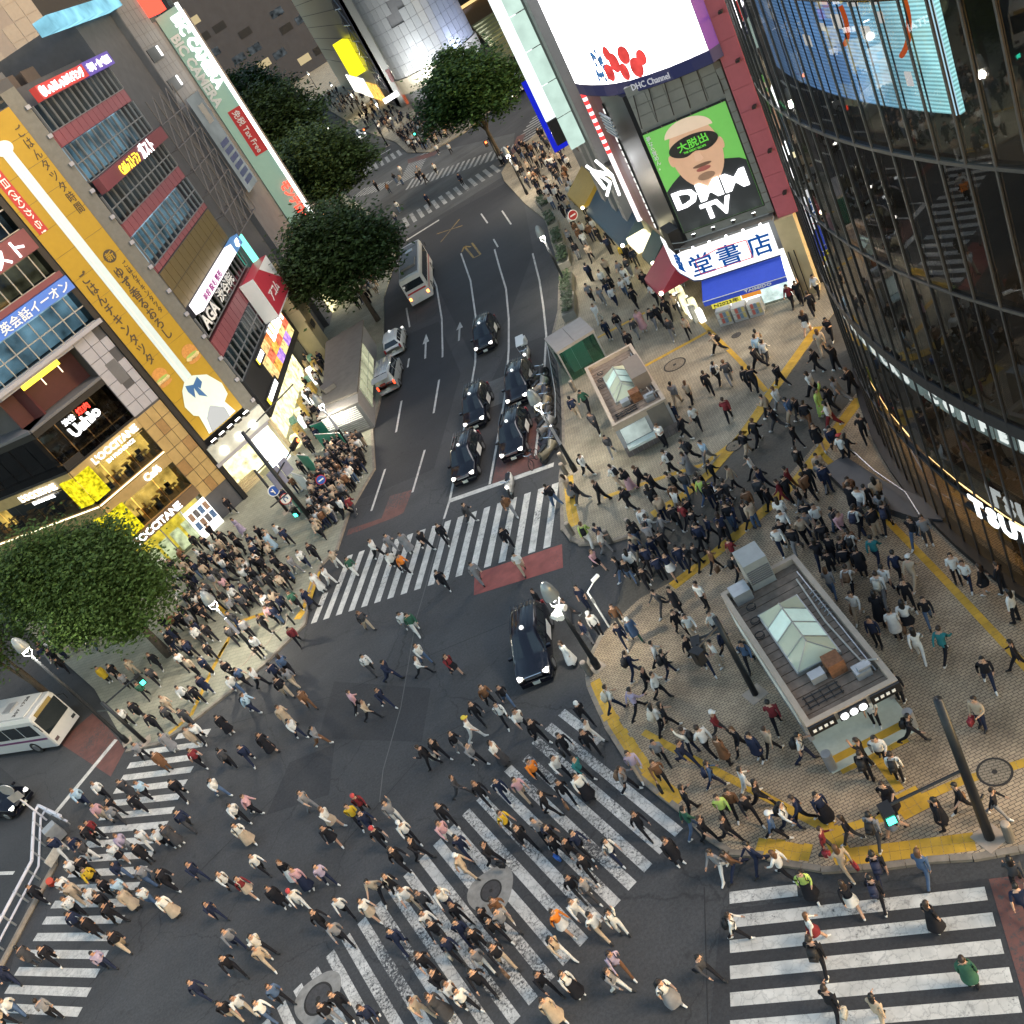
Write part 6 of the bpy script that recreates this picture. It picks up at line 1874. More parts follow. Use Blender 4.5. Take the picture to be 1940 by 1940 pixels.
def lamp_at(x, y, h, label, z0=.12, big=1.0, light=True, banner=False):
    t = thing('street_lamp', label, 'street lamp', (x, y, z0), 'bell-shaped street lamps')
    part(t, 'pole', MB().lathe((x, y, z0), [(.17 * big, 0), (.17 * big, .5), (.12 * big, .6), (.095 * big, h * .55), (.075 * big, h - .25)], 12), M_POLE, True)
    part(t, 'base_plate', MB().box((x, y, z0 + .01), (.6, .6, .02), .3), M_COPING)
    part(t, 'bracket', MB().tube([(x, y, z0 + h - .5), (x - .22 * big, y - .1, z0 + h - .25), (x - .2 * big, y - .1, z0 + h + .05)], .03 * big, 6)
         .tube([(x, y, z0 + h - .5), (x + .22 * big, y + .1, z0 + h - .25), (x + .2 * big, y + .1, z0 + h + .05)], .03 * big, 6), M_STEEL)
    part(t, 'shade', MB().lathe((x, y, z0 + h), [(.34 * big, .08), (.33 * big, .25), (.26 * big, .62), (.16 * big, .85), (.05 * big, .93)], 14, cap=False), M_SHADE, True)
    part(t, 'bulb', MB().ball((x, y, z0 + h + .02), .17 * big, 12, 7), E_LAMP, True)
    if light:
        ld = bpy.data.lights.new('lamp_light', 'POINT')
        ld.energy = BULB_POWER; ld.color = (1, .9, .72); ld.shadow_soft_size = .2
        lo = bpy.data.objects.new('lamp_light', ld); COL.objects.link(lo)
        lo.parent = t; lo.location = (0, 0, h - .38)
    if banner:
        part(t, 'banner', MB().box((x + .02, y - .12, z0 + h * .55), (.16, .05, 1.3), .3), mat('banner_grey', (.30, .31, .36), .5))
    return t


lamp_at(4.26, 46.2, 4.85, 'street lamp over the parked motorcycles beside the taxi queue', banner=True)
lamp_at(-0.49, 31.22, 4.35, 'street lamp with loudspeakers beside the turning taxi')
lamp_at(-17.04, 48.57, 4.15, 'street lamp at the left crossing corner beside chain posts', banner=True)
lamp_at(-7.71, 68.09, 3.75, 'street lamp in front of the grey service booth', banner=True)
lamp_at(-25.9, 47.7, 8.15, 'tall street lamp and signal mast by the bus at far left')
lamp_at(19.3, 99.6, 4.5, 'street lamp at the kerb below the right hand street tree')
lamp_at(13.3, 71.1, 4.5, 'street lamp at the kerb beside the planters')
for i, (x, y) in enumerate(((19.2, 188), (19.1, 223), (19.6, 265), (20.5, 338), (-1.9, 264), (-.2, 217), (1.1, 179), (1.8, 143))):
    lamp_at(x, y, 4.6, ['far street lamp nearest the coral shopfront', 'far street lamp second along the hill pavement', 'far street lamp third along the hill pavement', 'furthest street lamp on the right hill pavement',
                        'furthest street lamp on the left pavement', 'left street lamp beyond the second tree', 'left street lamp under the second tree', 'left street lamp nearest the red neon sign'][i], light=i in (0, 1, 6, 7))
lm2 = thing('loudspeaker_cluster', 'cluster of white loudspeakers and lamps below the lamp by the turning taxi', 'loudspeaker', (-.55, 31.1, 3.9))
for dx, dy, dz in ((-.35, -.25, 0), (-.1, -.42, -.1), (.28, -.3, .15), (-.3, .1, -.35)):
    part(lm2, 'speaker', MB().cyl((-.55, 31.15, 3.95 + dz), (-.55 + dx, 31.1 + dy, 3.9 + dz), .07, .15, 10), M_WPRINT)

# ---------------------------------------------------------------- signals, signs, poles
E_SGREEN = lit('signal_green', (.05, 1, .62), 2.2)
E_SRED = lit('signal_red', (1, .12, .03), 2.2)


def signal_pole(x, y, h, label, arms, r=.11, z0=.12):
    """arms: (height, direction in degrees, length, 'ped'|'road', colour)"""
    t = thing('signal_pole', label, 'traffic signal', (x, y, z0), 'traffic signal poles')
    part(t, 'pole', MB().lathe((x, y, z0), [(r * 1.25, 0), (r * 1.15, h * .4), (r, h)], 12), M_POLE, True)
    part(t, 'base_plate', MB().box((x, y, z0 + .008), (.75, .75, .016), .15), M_COPING)
    for zz, a, ln, kind, colr in arms:
        dx, dy = math.cos(R(a)), math.sin(R(a))
        e = (x + dx * ln, y + dy * ln, z0 + zz)
        part(t, 'arm', MB().tube([(x, y, z0 + zz), e], .05, 6), M_POLE)
        if kind == 'road':
            hs = part(t, 'signal_head', MB().box((e[0], e[1], e[2]), (1.2, .22, .38), R(a)), M_BLACK)
            for k in (-1, 0, 1):
                c = (e[0] + dx * .36 * k, e[1] + dy * .36 * k)
                on = (colr == 'red' and k == 1) or (colr == 'green' and k == -1)
                nx, ny = dy, -dx
                if ny > 0: nx, ny = -nx, -ny
                part(hs, 'lens', MB().cyl((c[0] + nx * .11, c[1] + ny * .11, e[2]), (c[0] + nx * .16, c[1] + ny * .16, e[2]), .14, .14, 12), (E_SRED if colr == 'red' else E_SGREEN) if on else M_BLACK)
        elif kind == 'ped':
            hs = part(t, 'signal_head', MB().box((e[0], e[1], e[2] - .3), (.34, .28, .72), R(a)), M_BLACK)
            nx, ny = dy, -dx
            if ny > 0: nx, ny = -nx, -ny
            zl = e[2] - .45 if colr == 'green' else e[2] - .14
            part(hs, 'lens', MB().box((e[0] + nx * .16, e[1] + ny * .16, zl), (.24, .06, .24), R(a)), E_SGREEN if colr == 'green' else E_SRED if colr == 'red' else M_BLACK)
            part(hs, 'visor', MB().box((e[0] + nx * .22, e[1] + ny * .22, e[2] + .05), (.32, .24, .03), R(a)), M_BLACK)
    return t


signal_pole(6.58, 15.87, 6.4, 'black signal pole with long arm beside the lower right tactile strip', ((3.35, 172, 2.35, 'ped', 'green'), (1.6, 30, .4, '', '')), .12)
signal_pole(-11.65, 58.5, 8.3, 'tall black signal mast with red light above the waiting crowd', ((8.1, 40, 5.2, '', ''), (4.6, 62, 3.6, 'road', 'red'), (3.2, 200, 1.6, '', ''), (1.9, 150, .7, 'ped', 'green')), .13)
signal_pole(-13.6, 63.4, 3.95, 'short black sign post with round blue and red signs at the left corner', ((3.7, 35, 1.3, '', ''),), .09)
signal_pole(-24.6, 46.6, 3.6, 'grey signal pole with green walk light at the west crosswalk', ((3.4, 20, 2.2, 'ped', 'green'), (2.9, 140, 1.2, '', '')), .1)
signal_pole(4.0, 25.2, 4.3, 'dark signal pole with backward facing heads beside the near subway entrance', ((3.9, 200, 1.3, 'ped', 'off'), (3.6, 160, 1.0, 'ped', 'off')), .1)
signal_pole(15.8, 172, 4.6, 'far signal pole with red light on the hill street corner', ((4.2, 180, 1.8, 'road', 'red'),), .12)
signal_pole(18.6, 151, 3.4, 'far pedestrian signal glowing green in the corner crowd', ((3.2, 200, .5, 'ped', 'green'),), .1)
signal_pole(21.5, 116.6, 3.6, 'pedestrian signal glowing red under the right hand tree', ((3.4, 190, .6, 'ped', 'red'),), .1)


def round_sign(x, y, z, r, label, face, rim, mark, ang, pole=True):
    t = thing('round_sign', label, 'road sign', (x, y, .12), 'round road signs')
    fr = Fr((x, y), ang)
    if pole: part(t, 'post', MB().cyl((x, y, .12), (x, y, z), .035, .035, 6), M_STEEL)
    part(t, 'rim', MB().cyl(fr.P(0, .05, z), fr.P(0, .08, z), r, r, 22), rim)
    part(t, 'face', MB().cyl(fr.P(0, .08, z), fr.P(0, .095, z), r * .84, r * .84, 22), face)
    part(t, 'mark', mark(fr, z, r), M_WPRINT if face is not M_WPRINT else M_SCARF)
    return t


M_SB = mat('sign_face_blue', (.03, .10, .42), .4, var=.03)
M_SR = mat('sign_face_red', (.40, .03, .03), .4, var=.03)
ar = lambda fr, z, r: MB().tube([fr.P(-.02, .1, z - r * .5), fr.P(-.02, .1, z + r * .45)], r * .11, 5).tube([fr.P(-.02, .1, z - r * .1), fr.P(-r * .45, .1, z + r * .25)], r * .11, 5)
ut = lambda fr, z, r: MB().tube([fr.P(-r * .3, .1, z - r * .45), fr.P(-r * .3, .1, z + r * .2), fr.P(0, .1, z + r * .42), fr.P(r * .3, .1, z + r * .2), fr.P(r * .3, .1, z - r * .2)], r * .10, 5)
bar = lambda fr, z, r: fr.B(-r * .55, r * .55, .095, .11, z - r * .13, z + r * .13)
round_sign(-13.2, 62.2, 2.5, .42, 'round blue sign with white arrow on the left corner post', M_SB, M_WPRINT, ar, R(10))
round_sign(-12.6, 60.8, 2.1, .42, 'round white sign with red rim and no U-turn arrow at left corner', M_WPRINT, M_SR, ut, R(10))
round_sign(-9.8, 60.3, 2.1, .36, 'round no parking sign in blue and red above the crowd', M_SB, M_SR, bar, R(10))
round_sign(17.6, 77.5, 2.7, .45, 'round red no entry sign on red post among shoppers', M_SR, M_WPRINT, bar, R(0))
sb = thing('direction_board', 'grey blue direction boards on the left signal mast', 'road sign', (-11.4, 59.6, 4.2))
fdb = Fr((-11.9, 59.3), R(35))
part(sb, 'board', fdb.B(-.5, .5, .1, .16, 3.6, 5.0), mat('board_blue_grey', (.16, .18, .27), .5))
part(sb, 'board', fdb.B(.6, 1.3, .1, .16, 3.9, 5.0), mat('board_blue_grey', (.16, .18, .27), .5))
wp = thing('white_post', 'white post with small camera arm between the turning taxi and the plaza', 'post', (.89, 33.07, .12))
part(wp, 'post', MB().cyl((.89, 33.07, .12), (.89, 33.07, 2.4), .045, .045, 8), M_WPRINT)
part(wp, 'arm', MB().tube([(.89, 33.07, 2.4), (1.4, 33.3, 2.55)], .03, 6).box((1.5, 33.35, 2.6), (.4, .15, .12), .4), M_WPRINT)
part(wp, 'tag', MB().box((.89, 33.0, 1.9), (.12, .03, .3)), M_STEEL)

# bollards and chain posts
M_BOLL = mat('bollard_stone', (.15, .135, .115), .6, var=.15)
BL = [(2.02, 40.91, 'stone bollard on the tactile corner of the upper plaza'), (2.45, 39.76, 'second stone bollard round the upper plaza corner'), (3.3, 38.5, 'third stone bollard round the upper plaza corner'),
      (4.49, 38.3, 'stone bollard at the mouth of the side street'), (-.92, 31.1, 'stone bollard at the foot of the lamp by the turning taxi'), (6.97, 15.5, 'dark bollard beside the lower right signal pole'),
      (4.06, 47.5, 'stone bollard behind the motorcycle lamp'), (3.75, 46.4, 'stone bollard at the end of the taxi lane'), (7.6, 54.7, 'stone bollard beside the lift house railing')]
for x, y, lab in BL:
    t = thing('bollard', lab, 'bollard', (x, y, .12), 'stone bollards')
    part(t, 'shaft', MB().lathe((x, y, .12), [(.14, 0), (.14, .72), (.12, .78)], 14), M_BOLL, False)
    part(t, 'cap', MB().lathe((x, y, .12), [(.13, .78), (.11, .83), (.03, .85)], 14), M_COPING)
for i, (x, y) in enumerate(((-15.3, 47.95), (-16.7, 47.45), (-18.4, 46.9), (-14.3, 48.7))):
    t = thing('chain_post', ['chain post right of the left corner lamp', 'chain post at the foot of the left corner lamp', 'chain post left of the left corner lamp', 'chain post nearest the far crosswalk'][i], 'post', (x, y, .12), 'chain posts at the left corner')
    part(t, 'post', MB().cyl((x, y, .12), (x, y, .95), .06, .06, 8), M_MULL_D)
    part(t, 'cap', MB().ball((x, y, .97), .075, 8, 5), M_COPING)
    nx = ((-16.7, 47.45), (-18.4, 46.9), None, (-15.3, 47.95))[i]
    if nx:
        part(t, 'chain', MB().tube([(x + (nx[0] - x) * k / 8, y + (nx[1] - y) * k / 8, .88 - .28 * math.sin(math.pi * k / 8)) for k in range(9)], .022, 5), M_COPING)

# railing along the motorcycle parking
RL = thing('kerb_railing', 'steel railing between lift house and parked motorcycles', 'railing', (7, 57, .12))
rp = [(8.3, 61.2), (7.3, 57.6), (6.35, 54.2), (5.3, 51.4)]
part(RL, 'top_rail', MB().tube([(x, y, 1.0) for x, y in rp], .03, 6), M_STEEL)
part(RL, 'mid_rail', MB().tube([(x, y, .55) for x, y in rp], .025, 6), M_MULL_D)
for p, d in along(rp, 1.3):
    part(RL, 'post', MB().cyl((p.x, p.y, .12), (p.x, p.y, 1.0), .03, .03, 6), M_MULL_D)

# white and grey works barrier at lower left
BR = thing('works_barrier', 'white tubular works barrier at the end of the west crosswalk', 'barrier', (-31, 41, 0))
bp = [(-33.2, 35.0), (-32.2, 37.2), (-30.5, 41.2), (-31.1, 45.2), (-30.9, 45.6), (-29.1, 43.4)]
mwh = mat('barrier_white', (.52, .52, .58), .4, var=.06)
for zz in (.45, .95):
    part(BR, 'rail', MB().tube([(x, y, zz) for x, y in bp], .085 if zz > .6 else .06, 8), mwh)
for p, d in along(bp, 1.25):
    part(BR, 'post', MB().cyl((p.x, p.y, 0), (p.x, p.y, 1.05), .05, .05, 8), M_STEEL)
part(BR, 'kerb', MB().tube([(-32.4, 35.3, .1), (-31.5, 37.2, .1), (-29.75, 41.0, .1), (-30.2, 43.6, .1)], .16, 6), M_KERB)
part(BR, 'control_box', MB().box((-29.7, 42.9, .6), (.7, .6, .95), .5), M_STEEL)
part(BR, 'orange_cap', MB().cyl((-29.6, 39.6, .2), (-29.4, 39.3, .6), .22, .18, 10), mat('cap_red', (.5, .06, .03), .5))
part(BR, 'sign', MB().box((-29.2, 40.9, .75), (1.3, .06, .5), 1.0), mat('barrier_sign', (.42, .40, .36), .5, var=.3, scale=6))
part(BR, 'tall_sign_pole', MB().cyl((-31.0, 45.2, .1), (-31.0, 45.2, 3.4), .05, .05, 8), mwh)
part(BR, 'round_sign_back', MB().cyl((-31.0, 45.15, 3.1), (-31.02, 45.1, 3.1), .4, .4, 20), M_STEEL)
part(BR, 'plate_back', MB().box((-31.0, 45.12, 2.45), (.7, .04, .5)), M_STEEL)
mo_ = thing('glowing_ad_panel', 'glowing blue advertising panel on the dark car at far left', 'ad panel', (-34.6, 48.6, 1.6))
part(mo_, 'panel', MB().box((-34.9, 48.9, 2.05), (1.5, .12, .75), R(-34)), lit('ad_blue', (.25, .75, 1), .5, .4, 2))
part(mo_, 'frame', MB().box((-34.9, 48.9, 1.63), (1.55, .16, .06), R(-34)), M_BLACK)

# planters along the right-hand kerb
M_SOIL = mat('planter_stone', (.24, .225, .19), .7, var=.15)
for i, (x, y, a) in enumerate(((18.9, 92.5, 1.45), (17.6, 86.5, 1.35), (16.3, 81.0, 1.3), (15.1, 76.3, 1.25), (13.2, 70.4, 1.2), (11.9, 66.6, 1.2))):
    t = thing('kerb_planter', ['stone planter furthest up the right kerb', 'second stone planter up the right kerb, below the no entry sign', 'third stone planter on the right kerb, by seated people', 'fourth stone planter on the right kerb', 'stone planter beside the kerb lamp', 'stone planter nearest the lift house'][i],
              'planter', (x, y, .12), 'stone planters on the right kerb')
    part(t, 'trough', MB().box((x, y, .4), (3.6, 1.0, .56), a), M_SOIL)
    lv = MB()
    for k in range(260):
        px, py = random.uniform(-1.65, 1.65), random.uniform(-.42, .42)
        zz = .72 + random.uniform(0, .38)
        cx_, cy_ = x + px * math.cos(a) - py * math.sin(a), y + px * math.sin(a) + py * math.cos(a)
        an, tl, sz = random.uniform(0, 6.28), random.uniform(-.8, .8), random.uniform(.07, .14)
        ux, uy = math.cos(an) * sz, math.sin(an) * sz
        lv.quad((cx_ - ux, cy_ - uy, zz), (cx_ + uy, cy_ - ux, zz + tl * sz), (cx_ + ux, cy_ + uy, zz + .03), (cx_ - uy, cy_ + ux, zz - tl * sz))
    part(t, 'shrub', lv, mat('planter_leaf', (.055, .085, .035), .6, var=.4, scale=6))

# ---------------------------------------------------------------- trees
M_BARK = mat('bark', (.055, .045, .035), .9, var=.3, scale=5)


def leaf_mat(name, col):
    if name in MATS: return MATS[name]
    m, nt, out = _new(name)
    b = nt.nodes.new('ShaderNodeBsdfPrincipled'); b.inputs['Roughness'].default_value = .55
    b.inputs['Specular IOR Level'].default_value = .3
    tr = nt.nodes.new('ShaderNodeBsdfTranslucent')
    g = nt.nodes.new('ShaderNodeNewGeometry')
    rp_ = nt.nodes.new('ShaderNodeMapRange'); rp_.inputs[3].default_value, rp_.inputs[4].default_value = .55, 1.5
    nt.links.new(g.outputs['Random Per Island'], rp_.inputs[0])
    sc = nt.nodes.new('ShaderNodeVectorMath'); sc.operation = 'SCALE'; sc.inputs[0].default_value = col
    nt.links.new(rp_.outputs[0], sc.inputs['Scale'])
    nt.links.new(sc.outputs[0], b.inputs['Base Color']); nt.links.new(sc.outputs[0], tr.inputs['Color'])
    mx = nt.nodes.new('ShaderNodeMixShader'); mx.inputs[0].default_value = .3
    nt.links.new(b.outputs[0], mx.inputs[1]); nt.links.new(tr.outputs[0], mx.inputs[2])
    nt.links.new(mx.outputs[0], out.inputs['Surface'])
    MATS[name] = m
    return m


def tree(name, label, x, y, h, blobs, n, leaf, col, lean=0.0, seed=1):
    """Trunk and limbs, then leaf faces spread through uneven clumps. blobs: (dx, dy, z, rx, ry, rz)."""
    rd = random.Random(seed)
    t = thing(name, label, 'tree', (x, y, .1), 'street trees')
    mb = MB().cyl((x, y, 0), (x + lean * .4, y, h * .3), .30, .22, 10).cyl((x + lean * .4, y, h * .3), (x + lean, y, h * .5), .22, .16, 10)
    for bx in blobs:
        mb.cyl((x + lean * .4, y, h * .28), (x + bx[0] * .55, y + bx[1] * .55, bx[2] - bx[5] * .3), .13, .06, 7)
        for k in range(3):
            mb.cyl((x + bx[0] * .55, y + bx[1] * .55, bx[2] - bx[5] * .3), (x + bx[0] + rd.uniform(-.5, .5) * bx[3], y + bx[1] + rd.uniform(-.5, .5) * bx[4], bx[2] + rd.uniform(0, .5) * bx[5]), .05, .02, 5)
    part(t, 'trunk', mb, M_BARK)
    lv = MB()
    tot = sum(b[3] * b[4] * b[5] for b in blobs)
    for bx in blobs:
        cnt = int(n * bx[3] * bx[4] * bx[5] / tot)
        # clumps on and inside the blob
        nc = max(14, cnt // 70)
        for c in range(nc):
            u, v = rd.uniform(0, 6.283), rd.uniform(-.75, 1)
            rr = rd.uniform(.55, 1.04)
            q = math.sqrt(max(0, 1 - v * v))
            c0 = Vector((x + bx[0] + bx[3] * rr * q * math.cos(u), y + bx[1] + bx[4] * rr * q * math.sin(u), bx[2] + bx[5] * rr * v))
            cs_ = rd.uniform(.30, .62) * (bx[3] + bx[5]) * .24
            for k in range(cnt // nc):
                p = c0 + Vector((rd.gauss(0, 1), rd.gauss(0, 1), rd.gauss(0, .7))) * cs_
                s = leaf * rd.uniform(.6, 1.4)
                a1, a2 = rd.uniform(0, 6.283), rd.uniform(-.9, .9)
                ux = Vector((math.cos(a1), math.sin(a1), a2 * .6)) * s
                uy = Vector((-math.sin(a1), math.cos(a1), rd.uniform(-.6, .6))) * s * .6
                lv.quad(p - ux, p - uy, p + ux, p + uy)
    part(t, 'crown', lv, leaf_mat('leaf_' + name, col))
    return t


tree('camphor_tree', 'large round dense tree at the left corner in front of the yellow lit cafe', -23.3, 54.2, 10.5,
     [(.2, -.4, 6.9, 3.1, 3.1, 2.6), (-2.6, 1.4, 8.7, 3.2, 3.0, 2.5), (1.5, -1.7, 5.6, 2.8, 2.6, 2.2), (-1.4, -1.4, 6.2, 2.2, 2.2, 1.8), (-3.6, 1.9, 7.2, 2.0, 2.0, 1.7), (.8, 1.2, 8.0, 2.3, 2.2, 1.9)], 64000, .12, (.060, .105, .026), seed=3)
tree('camphor_tree', 'tree at the left picture edge behind the signal mast', -31.4, 55.6, 8.5, [(0, 0, 6.3, 2.2, 2.2, 1.8), (-1.6, .6, 7.0, 2.2, 2.0, 1.8)], 7000, .12, (.042, .078, .022), seed=4)
for i, (x, y, h, k, n, lf, lab, c) in enumerate((
        (-.9, 90.5, 11.0, 1.55, 30000, .21, 'street tree with spreading crown nearest the parked bus', (.042, .072, .022)),
        (2.6, 131, 13.0, 1.85, 26000, .27, 'street tree by the red neon sign, second up the left side', (.040, .070, .022)),
        (1.2, 196, 15.0, 2.6, 18000, .38, 'street tree over the hill street, third up the left side', (.042, .075, .024)),
        (-.8, 268, 17.0, 3.0, 12000, .5, 'furthest street tree at the top left of the hill street', (.040, .085, .022)),
        (22.4, 120, 13.0, 1.62, 26000, .24, 'street tree on the right corner in front of the round tower', (.042, .072, .022)))):
    rd = random.Random(i + 20)
    bl = [(0, 0, h * .72, 3.2 * k, 3.2 * k, 2.0 * k), (-1.9 * k, .6 * k, h * .62, 2.3 * k, 2.3 * k, 1.4 * k), (1.9 * k, -.8 * k, h * .6, 2.3 * k, 2.3 * k, 1.3 * k), (.3 * k, -2.0 * k, h * .52, 2.2 * k, 2.2 * k, 1.2 * k), (.2 * k, 1.6 * k, h * .86, 2.2 * k, 2.2 * k, 1.4 * k)]
    tree('zelkova_tree' if i < 3 else 'broad_tree', lab, x, y, h, bl, n, lf, c, seed=30 + i)
# ---------------------------------------------------------------- vehicles
M_CARBLK = mat('car_paint_black', (.0035, .004, .009), .22, .0, var=0, spec=.4, coat=.35)
M_CARWHT = mat('car_paint_white', (.62, .62, .60), .3, .0, var=.03, coat=.6)
M_CARSIL = mat('car_paint_silver', (.42, .44, .44), .3, .3, var=.03, coat=.5)
M_CARGLS = mat('car_glass', (.012, .016, .02), .06, var=0, spec=.8)
M_TYRE = mat('tyre', (.014, .014, .015), .85, var=.1)
M_RIM = mat('wheel_rim', (.35, .36, .38), .3, .8, var=0)
M_CHROME = mat('chrome', (.55, .56, .58), .15, 1.0, var=0)
M_PLATE = mat('number_plate', (.45, .47, .42), .5, var=.05)
E_HEAD = lit('headlight', (1, .96, .86), 2.6)
E_TAIL = lit('tail_light', (1, .06, .02), 1.2)
E_AMBER = lit('amber_light', (1, .45, .05), 1.0)
M_DECAL = mat('door_decal', (.62, .62, .60), .5, var=.05)
M_DECALY = mat('door_decal_yellow', (.55, .60, .10), .5, var=.05)


def loft(st, ring):
    mb = MB()
    n = None
    for s in st:
        r = ring(s)
        n = len(r)
        mb.v += [(s[0], y, z) for y, z in r]
    for i in range(len(st) - 1):
        for j in range(n - 1):
            a, b = i * n + j, (i + 1) * n + j
            mb.f.append((a, a + 1, b + 1, b)); mb.m.append(0)
    mb.f.append(tuple(range(n))); mb.m.append(0)
    mb.f.append(tuple(reversed(range((len(st) - 1) * n, len(st) * n)))); mb.m.append(0)
    for i in range(len(st) - 1):
        a, b = i * n, (i + 1) * n
        mb.f.append((b, b + n - 1, a + n - 1, a)); mb.m.append(0)
    return mb


def car_ring(s):
    x, zl, zb, zt, wl, wb, wt = s
    return [(-wl, zl), (-wb, zl + .18), (-wb, zb - .06), (-wb + .03, zb), (-wt - .04, zt - .10), (-wt + .10, zt), (0, zt + .025),
            (wt - .10, zt), (wt + .04, zt - .10), (wb - .03, zb), (wb, zb - .06), (wb, zl + .18), (wl, zl)]


def make_car(name, st, cab, paint, wheel_x, wr, lamp_z, hw, taxi=False, decal=None, hatch=False):
    """st: stations from nose (+x) to tail; cab = (windscreen foot, roof front, roof rear, back window foot) station numbers."""
    t = thing(name, '', 'car', (0, 0, 0))
    body = part(t, 'body', loft(st, car_ring), paint, True)
    i0, i1, i2, i3 = cab
    ring = [car_ring(s) for s in st]
    P = lambda i, j, o=.012: (st[i][0], ring[i][j][0] * (1 + o), ring[i][j][1])
    up = lambda p, d=.015, dx=0: (p[0] + dx, p[1], p[2] + d)
    part(t, 'windscreen', MB().quad(up((st[i0][0], ring[i0][4][0] * .96, ring[i0][5][1])), up((st[i0][0], -ring[i0][4][0] * .96, ring[i0][5][1])), up((st[i1][0], -ring[i1][5][0] * .98, ring[i1][5][1])), up((st[i1][0], ring[i1][5][0] * .98, ring[i1][5][1]))), M_CARGLS)
    part(t, 'rear_window', MB().quad(up((st[i3][0], -ring[i3][4][0] * .95, ring[i3][5][1]), .015, -.02), up((st[i3][0], ring[i3][4][0] * .95, ring[i3][5][1]), .015, -.02), up((st[i2][0], ring[i2][5][0] * .98, ring[i2][5][1] - .03), .015, -.03), up((st[i2][0], -ring[i2][5][0] * .98, ring[i2][5][1] - .03), .015, -.03)), M_CARGLS)
    for sg in (-1, 1):
        jb, jt = (3, 4) if sg < 0 else (9, 8)
        for i in range(i1 - 1, i2):
            a, b = st[i], st[i + 1]
            def pt(i, f, x=None):
                yb, zb = ring[i][jb]; yt, zt = ring[i][jt]
                return (st[i][0], (yb + (yt - yb) * f) * 1.012, zb + (zt - zb) * f)
            q = [pt(i, .08), pt(i + 1, .08), pt(i + 1, .92), pt(i, .92)]
            if (q[2][2] - q[1][2]) < .1: continue
            sh = .04
            q = [(q[0][0] - sh, *q[0][1:]), (q[1][0] + sh, *q[1][1:]), (q[2][0] + sh, *q[2][1:]), (q[3][0] - sh, *q[3][1:])]
            part(t, 'side_window', MB().quad(*q), M_CARGLS)
        y = sg * hw
        for x in wheel_x:
            w = part(t, 'wheel', MB().cyl((x, y - sg * .2, wr), (x, y + sg * .012, wr), wr, wr, 18), M_TYRE)
            part(w, 'rim', MB().cyl((x, y + sg * .01, wr), (x, y + sg * .022, wr), wr * .66, wr * .6, 14), M_RIM)
        x0, x1 = st[0][0], st[-1][0]
        part(t, 'headlight', MB().box((x0 - .10, sg * hw * .74, lamp_z), (.2, .24, .13), -sg * .25), E_HEAD)
        part(t, 'tail_light', MB().box((x1 + .04, sg * hw * .86, lamp_z + .15), (.12, .14, .34)), E_TAIL if not taxi else mat('tail_dark', (.25, .02, .02), .3))
        part(t, 'mirror', MB().box((st[i0][0] - .25, sg * (hw + .10), st[i0][2] + .06), (.12, .2, .14)), paint)
        part(t, 'door_line', MB().box(((wheel_x[0] + wheel_x[1]) / 2, sg * (hw + .001), .72), (.02, .01, .7)), M_CARGLS)
        if decal:
            d = part(t, 'door_decal', MB().box((-.45, sg * (hw + .004), .68), (.95, .01, .5)), decal)
    part(t, 'grille', MB().box((st[0][0] + .002, 0, lamp_z - .04), (.05, hw * .95, .16)), M_CHROME)
    part(t, 'bumper', MB().box((st[0][0] - .02, 0, .32), (.14, hw * 1.75, .16)), paint)
    part(t, 'number_plate', MB().box((st[0][0] + .055, 0, .36), (.02, .34, .17)), M_PLATE)
    part(t, 'number_plate', MB().box((st[-1][0] - .02, 0, .62), (.02, .34, .17)), M_PLATE)
    if taxi:
        rf, rr = st[i1], st[i2]
        for k in range(7):
            y = (k - 3) * .19
            part(t, 'roof_rib', MB().box(((rf[0] + rr[0]) / 2 - .1, y, max(rf[3], rr[3]) + .055), ((rf[0] - rr[0]) * .86, .035, .03)), paint)
        part(t, 'roof_lamp', MB().lathe((rf[0] - .38, 0, rf[3] + .07), [(.10, 0), (.11, .06), (.07, .12)], 12), lit('taxi_lamp', (.95, 1, 1), .5))
        part(t, 'vacancy_light', MB().box((st[i0][0] - .28, -.32, st[i0][3] + .13), (.06, .14, .07)), lit('vacant_red', (1, .1, .04), 1.4))
    return t


TAXI_ST = [(2.20, .30, .62, .70, .70, .76, .62), (2.05, .22, .80, .86, .78, .83, .66), (1.30, .20, .92, 1.00, .80, .845, .70), (1.20, .20, .95, 1.05, .80, .848, .72), (.45, .20, .98, 1.66, .80, .848, .62),
           (-.35, .20, 1.0, 1.72, .80, .848, .64), (-1.25, .20, 1.0, 1.69, .80, .848, .63), (-1.80, .22, 1.0, 1.58, .80, .84, .60), (-2.08, .25, .98, 1.08, .78, .82, .70), (-2.20, .32, .80, .90, .72, .78, .66)]
taxi = make_car('taxi', TAXI_ST, (3, 4, 7, 8), M_CARBLK, (1.38, -1.37), .33, .74, .848, True, M_DECAL)
M_CLR = {}


def place(o, x, y, hx, hy, label, group=None, z=0.0, cat=None):
    o.location = (x, y, z); o.rotation_euler = (0, 0, math.atan2(hy, hx))
    o['label'] = label
    if group: o['group'] = group
    if cat: o['category'] = cat
    return o


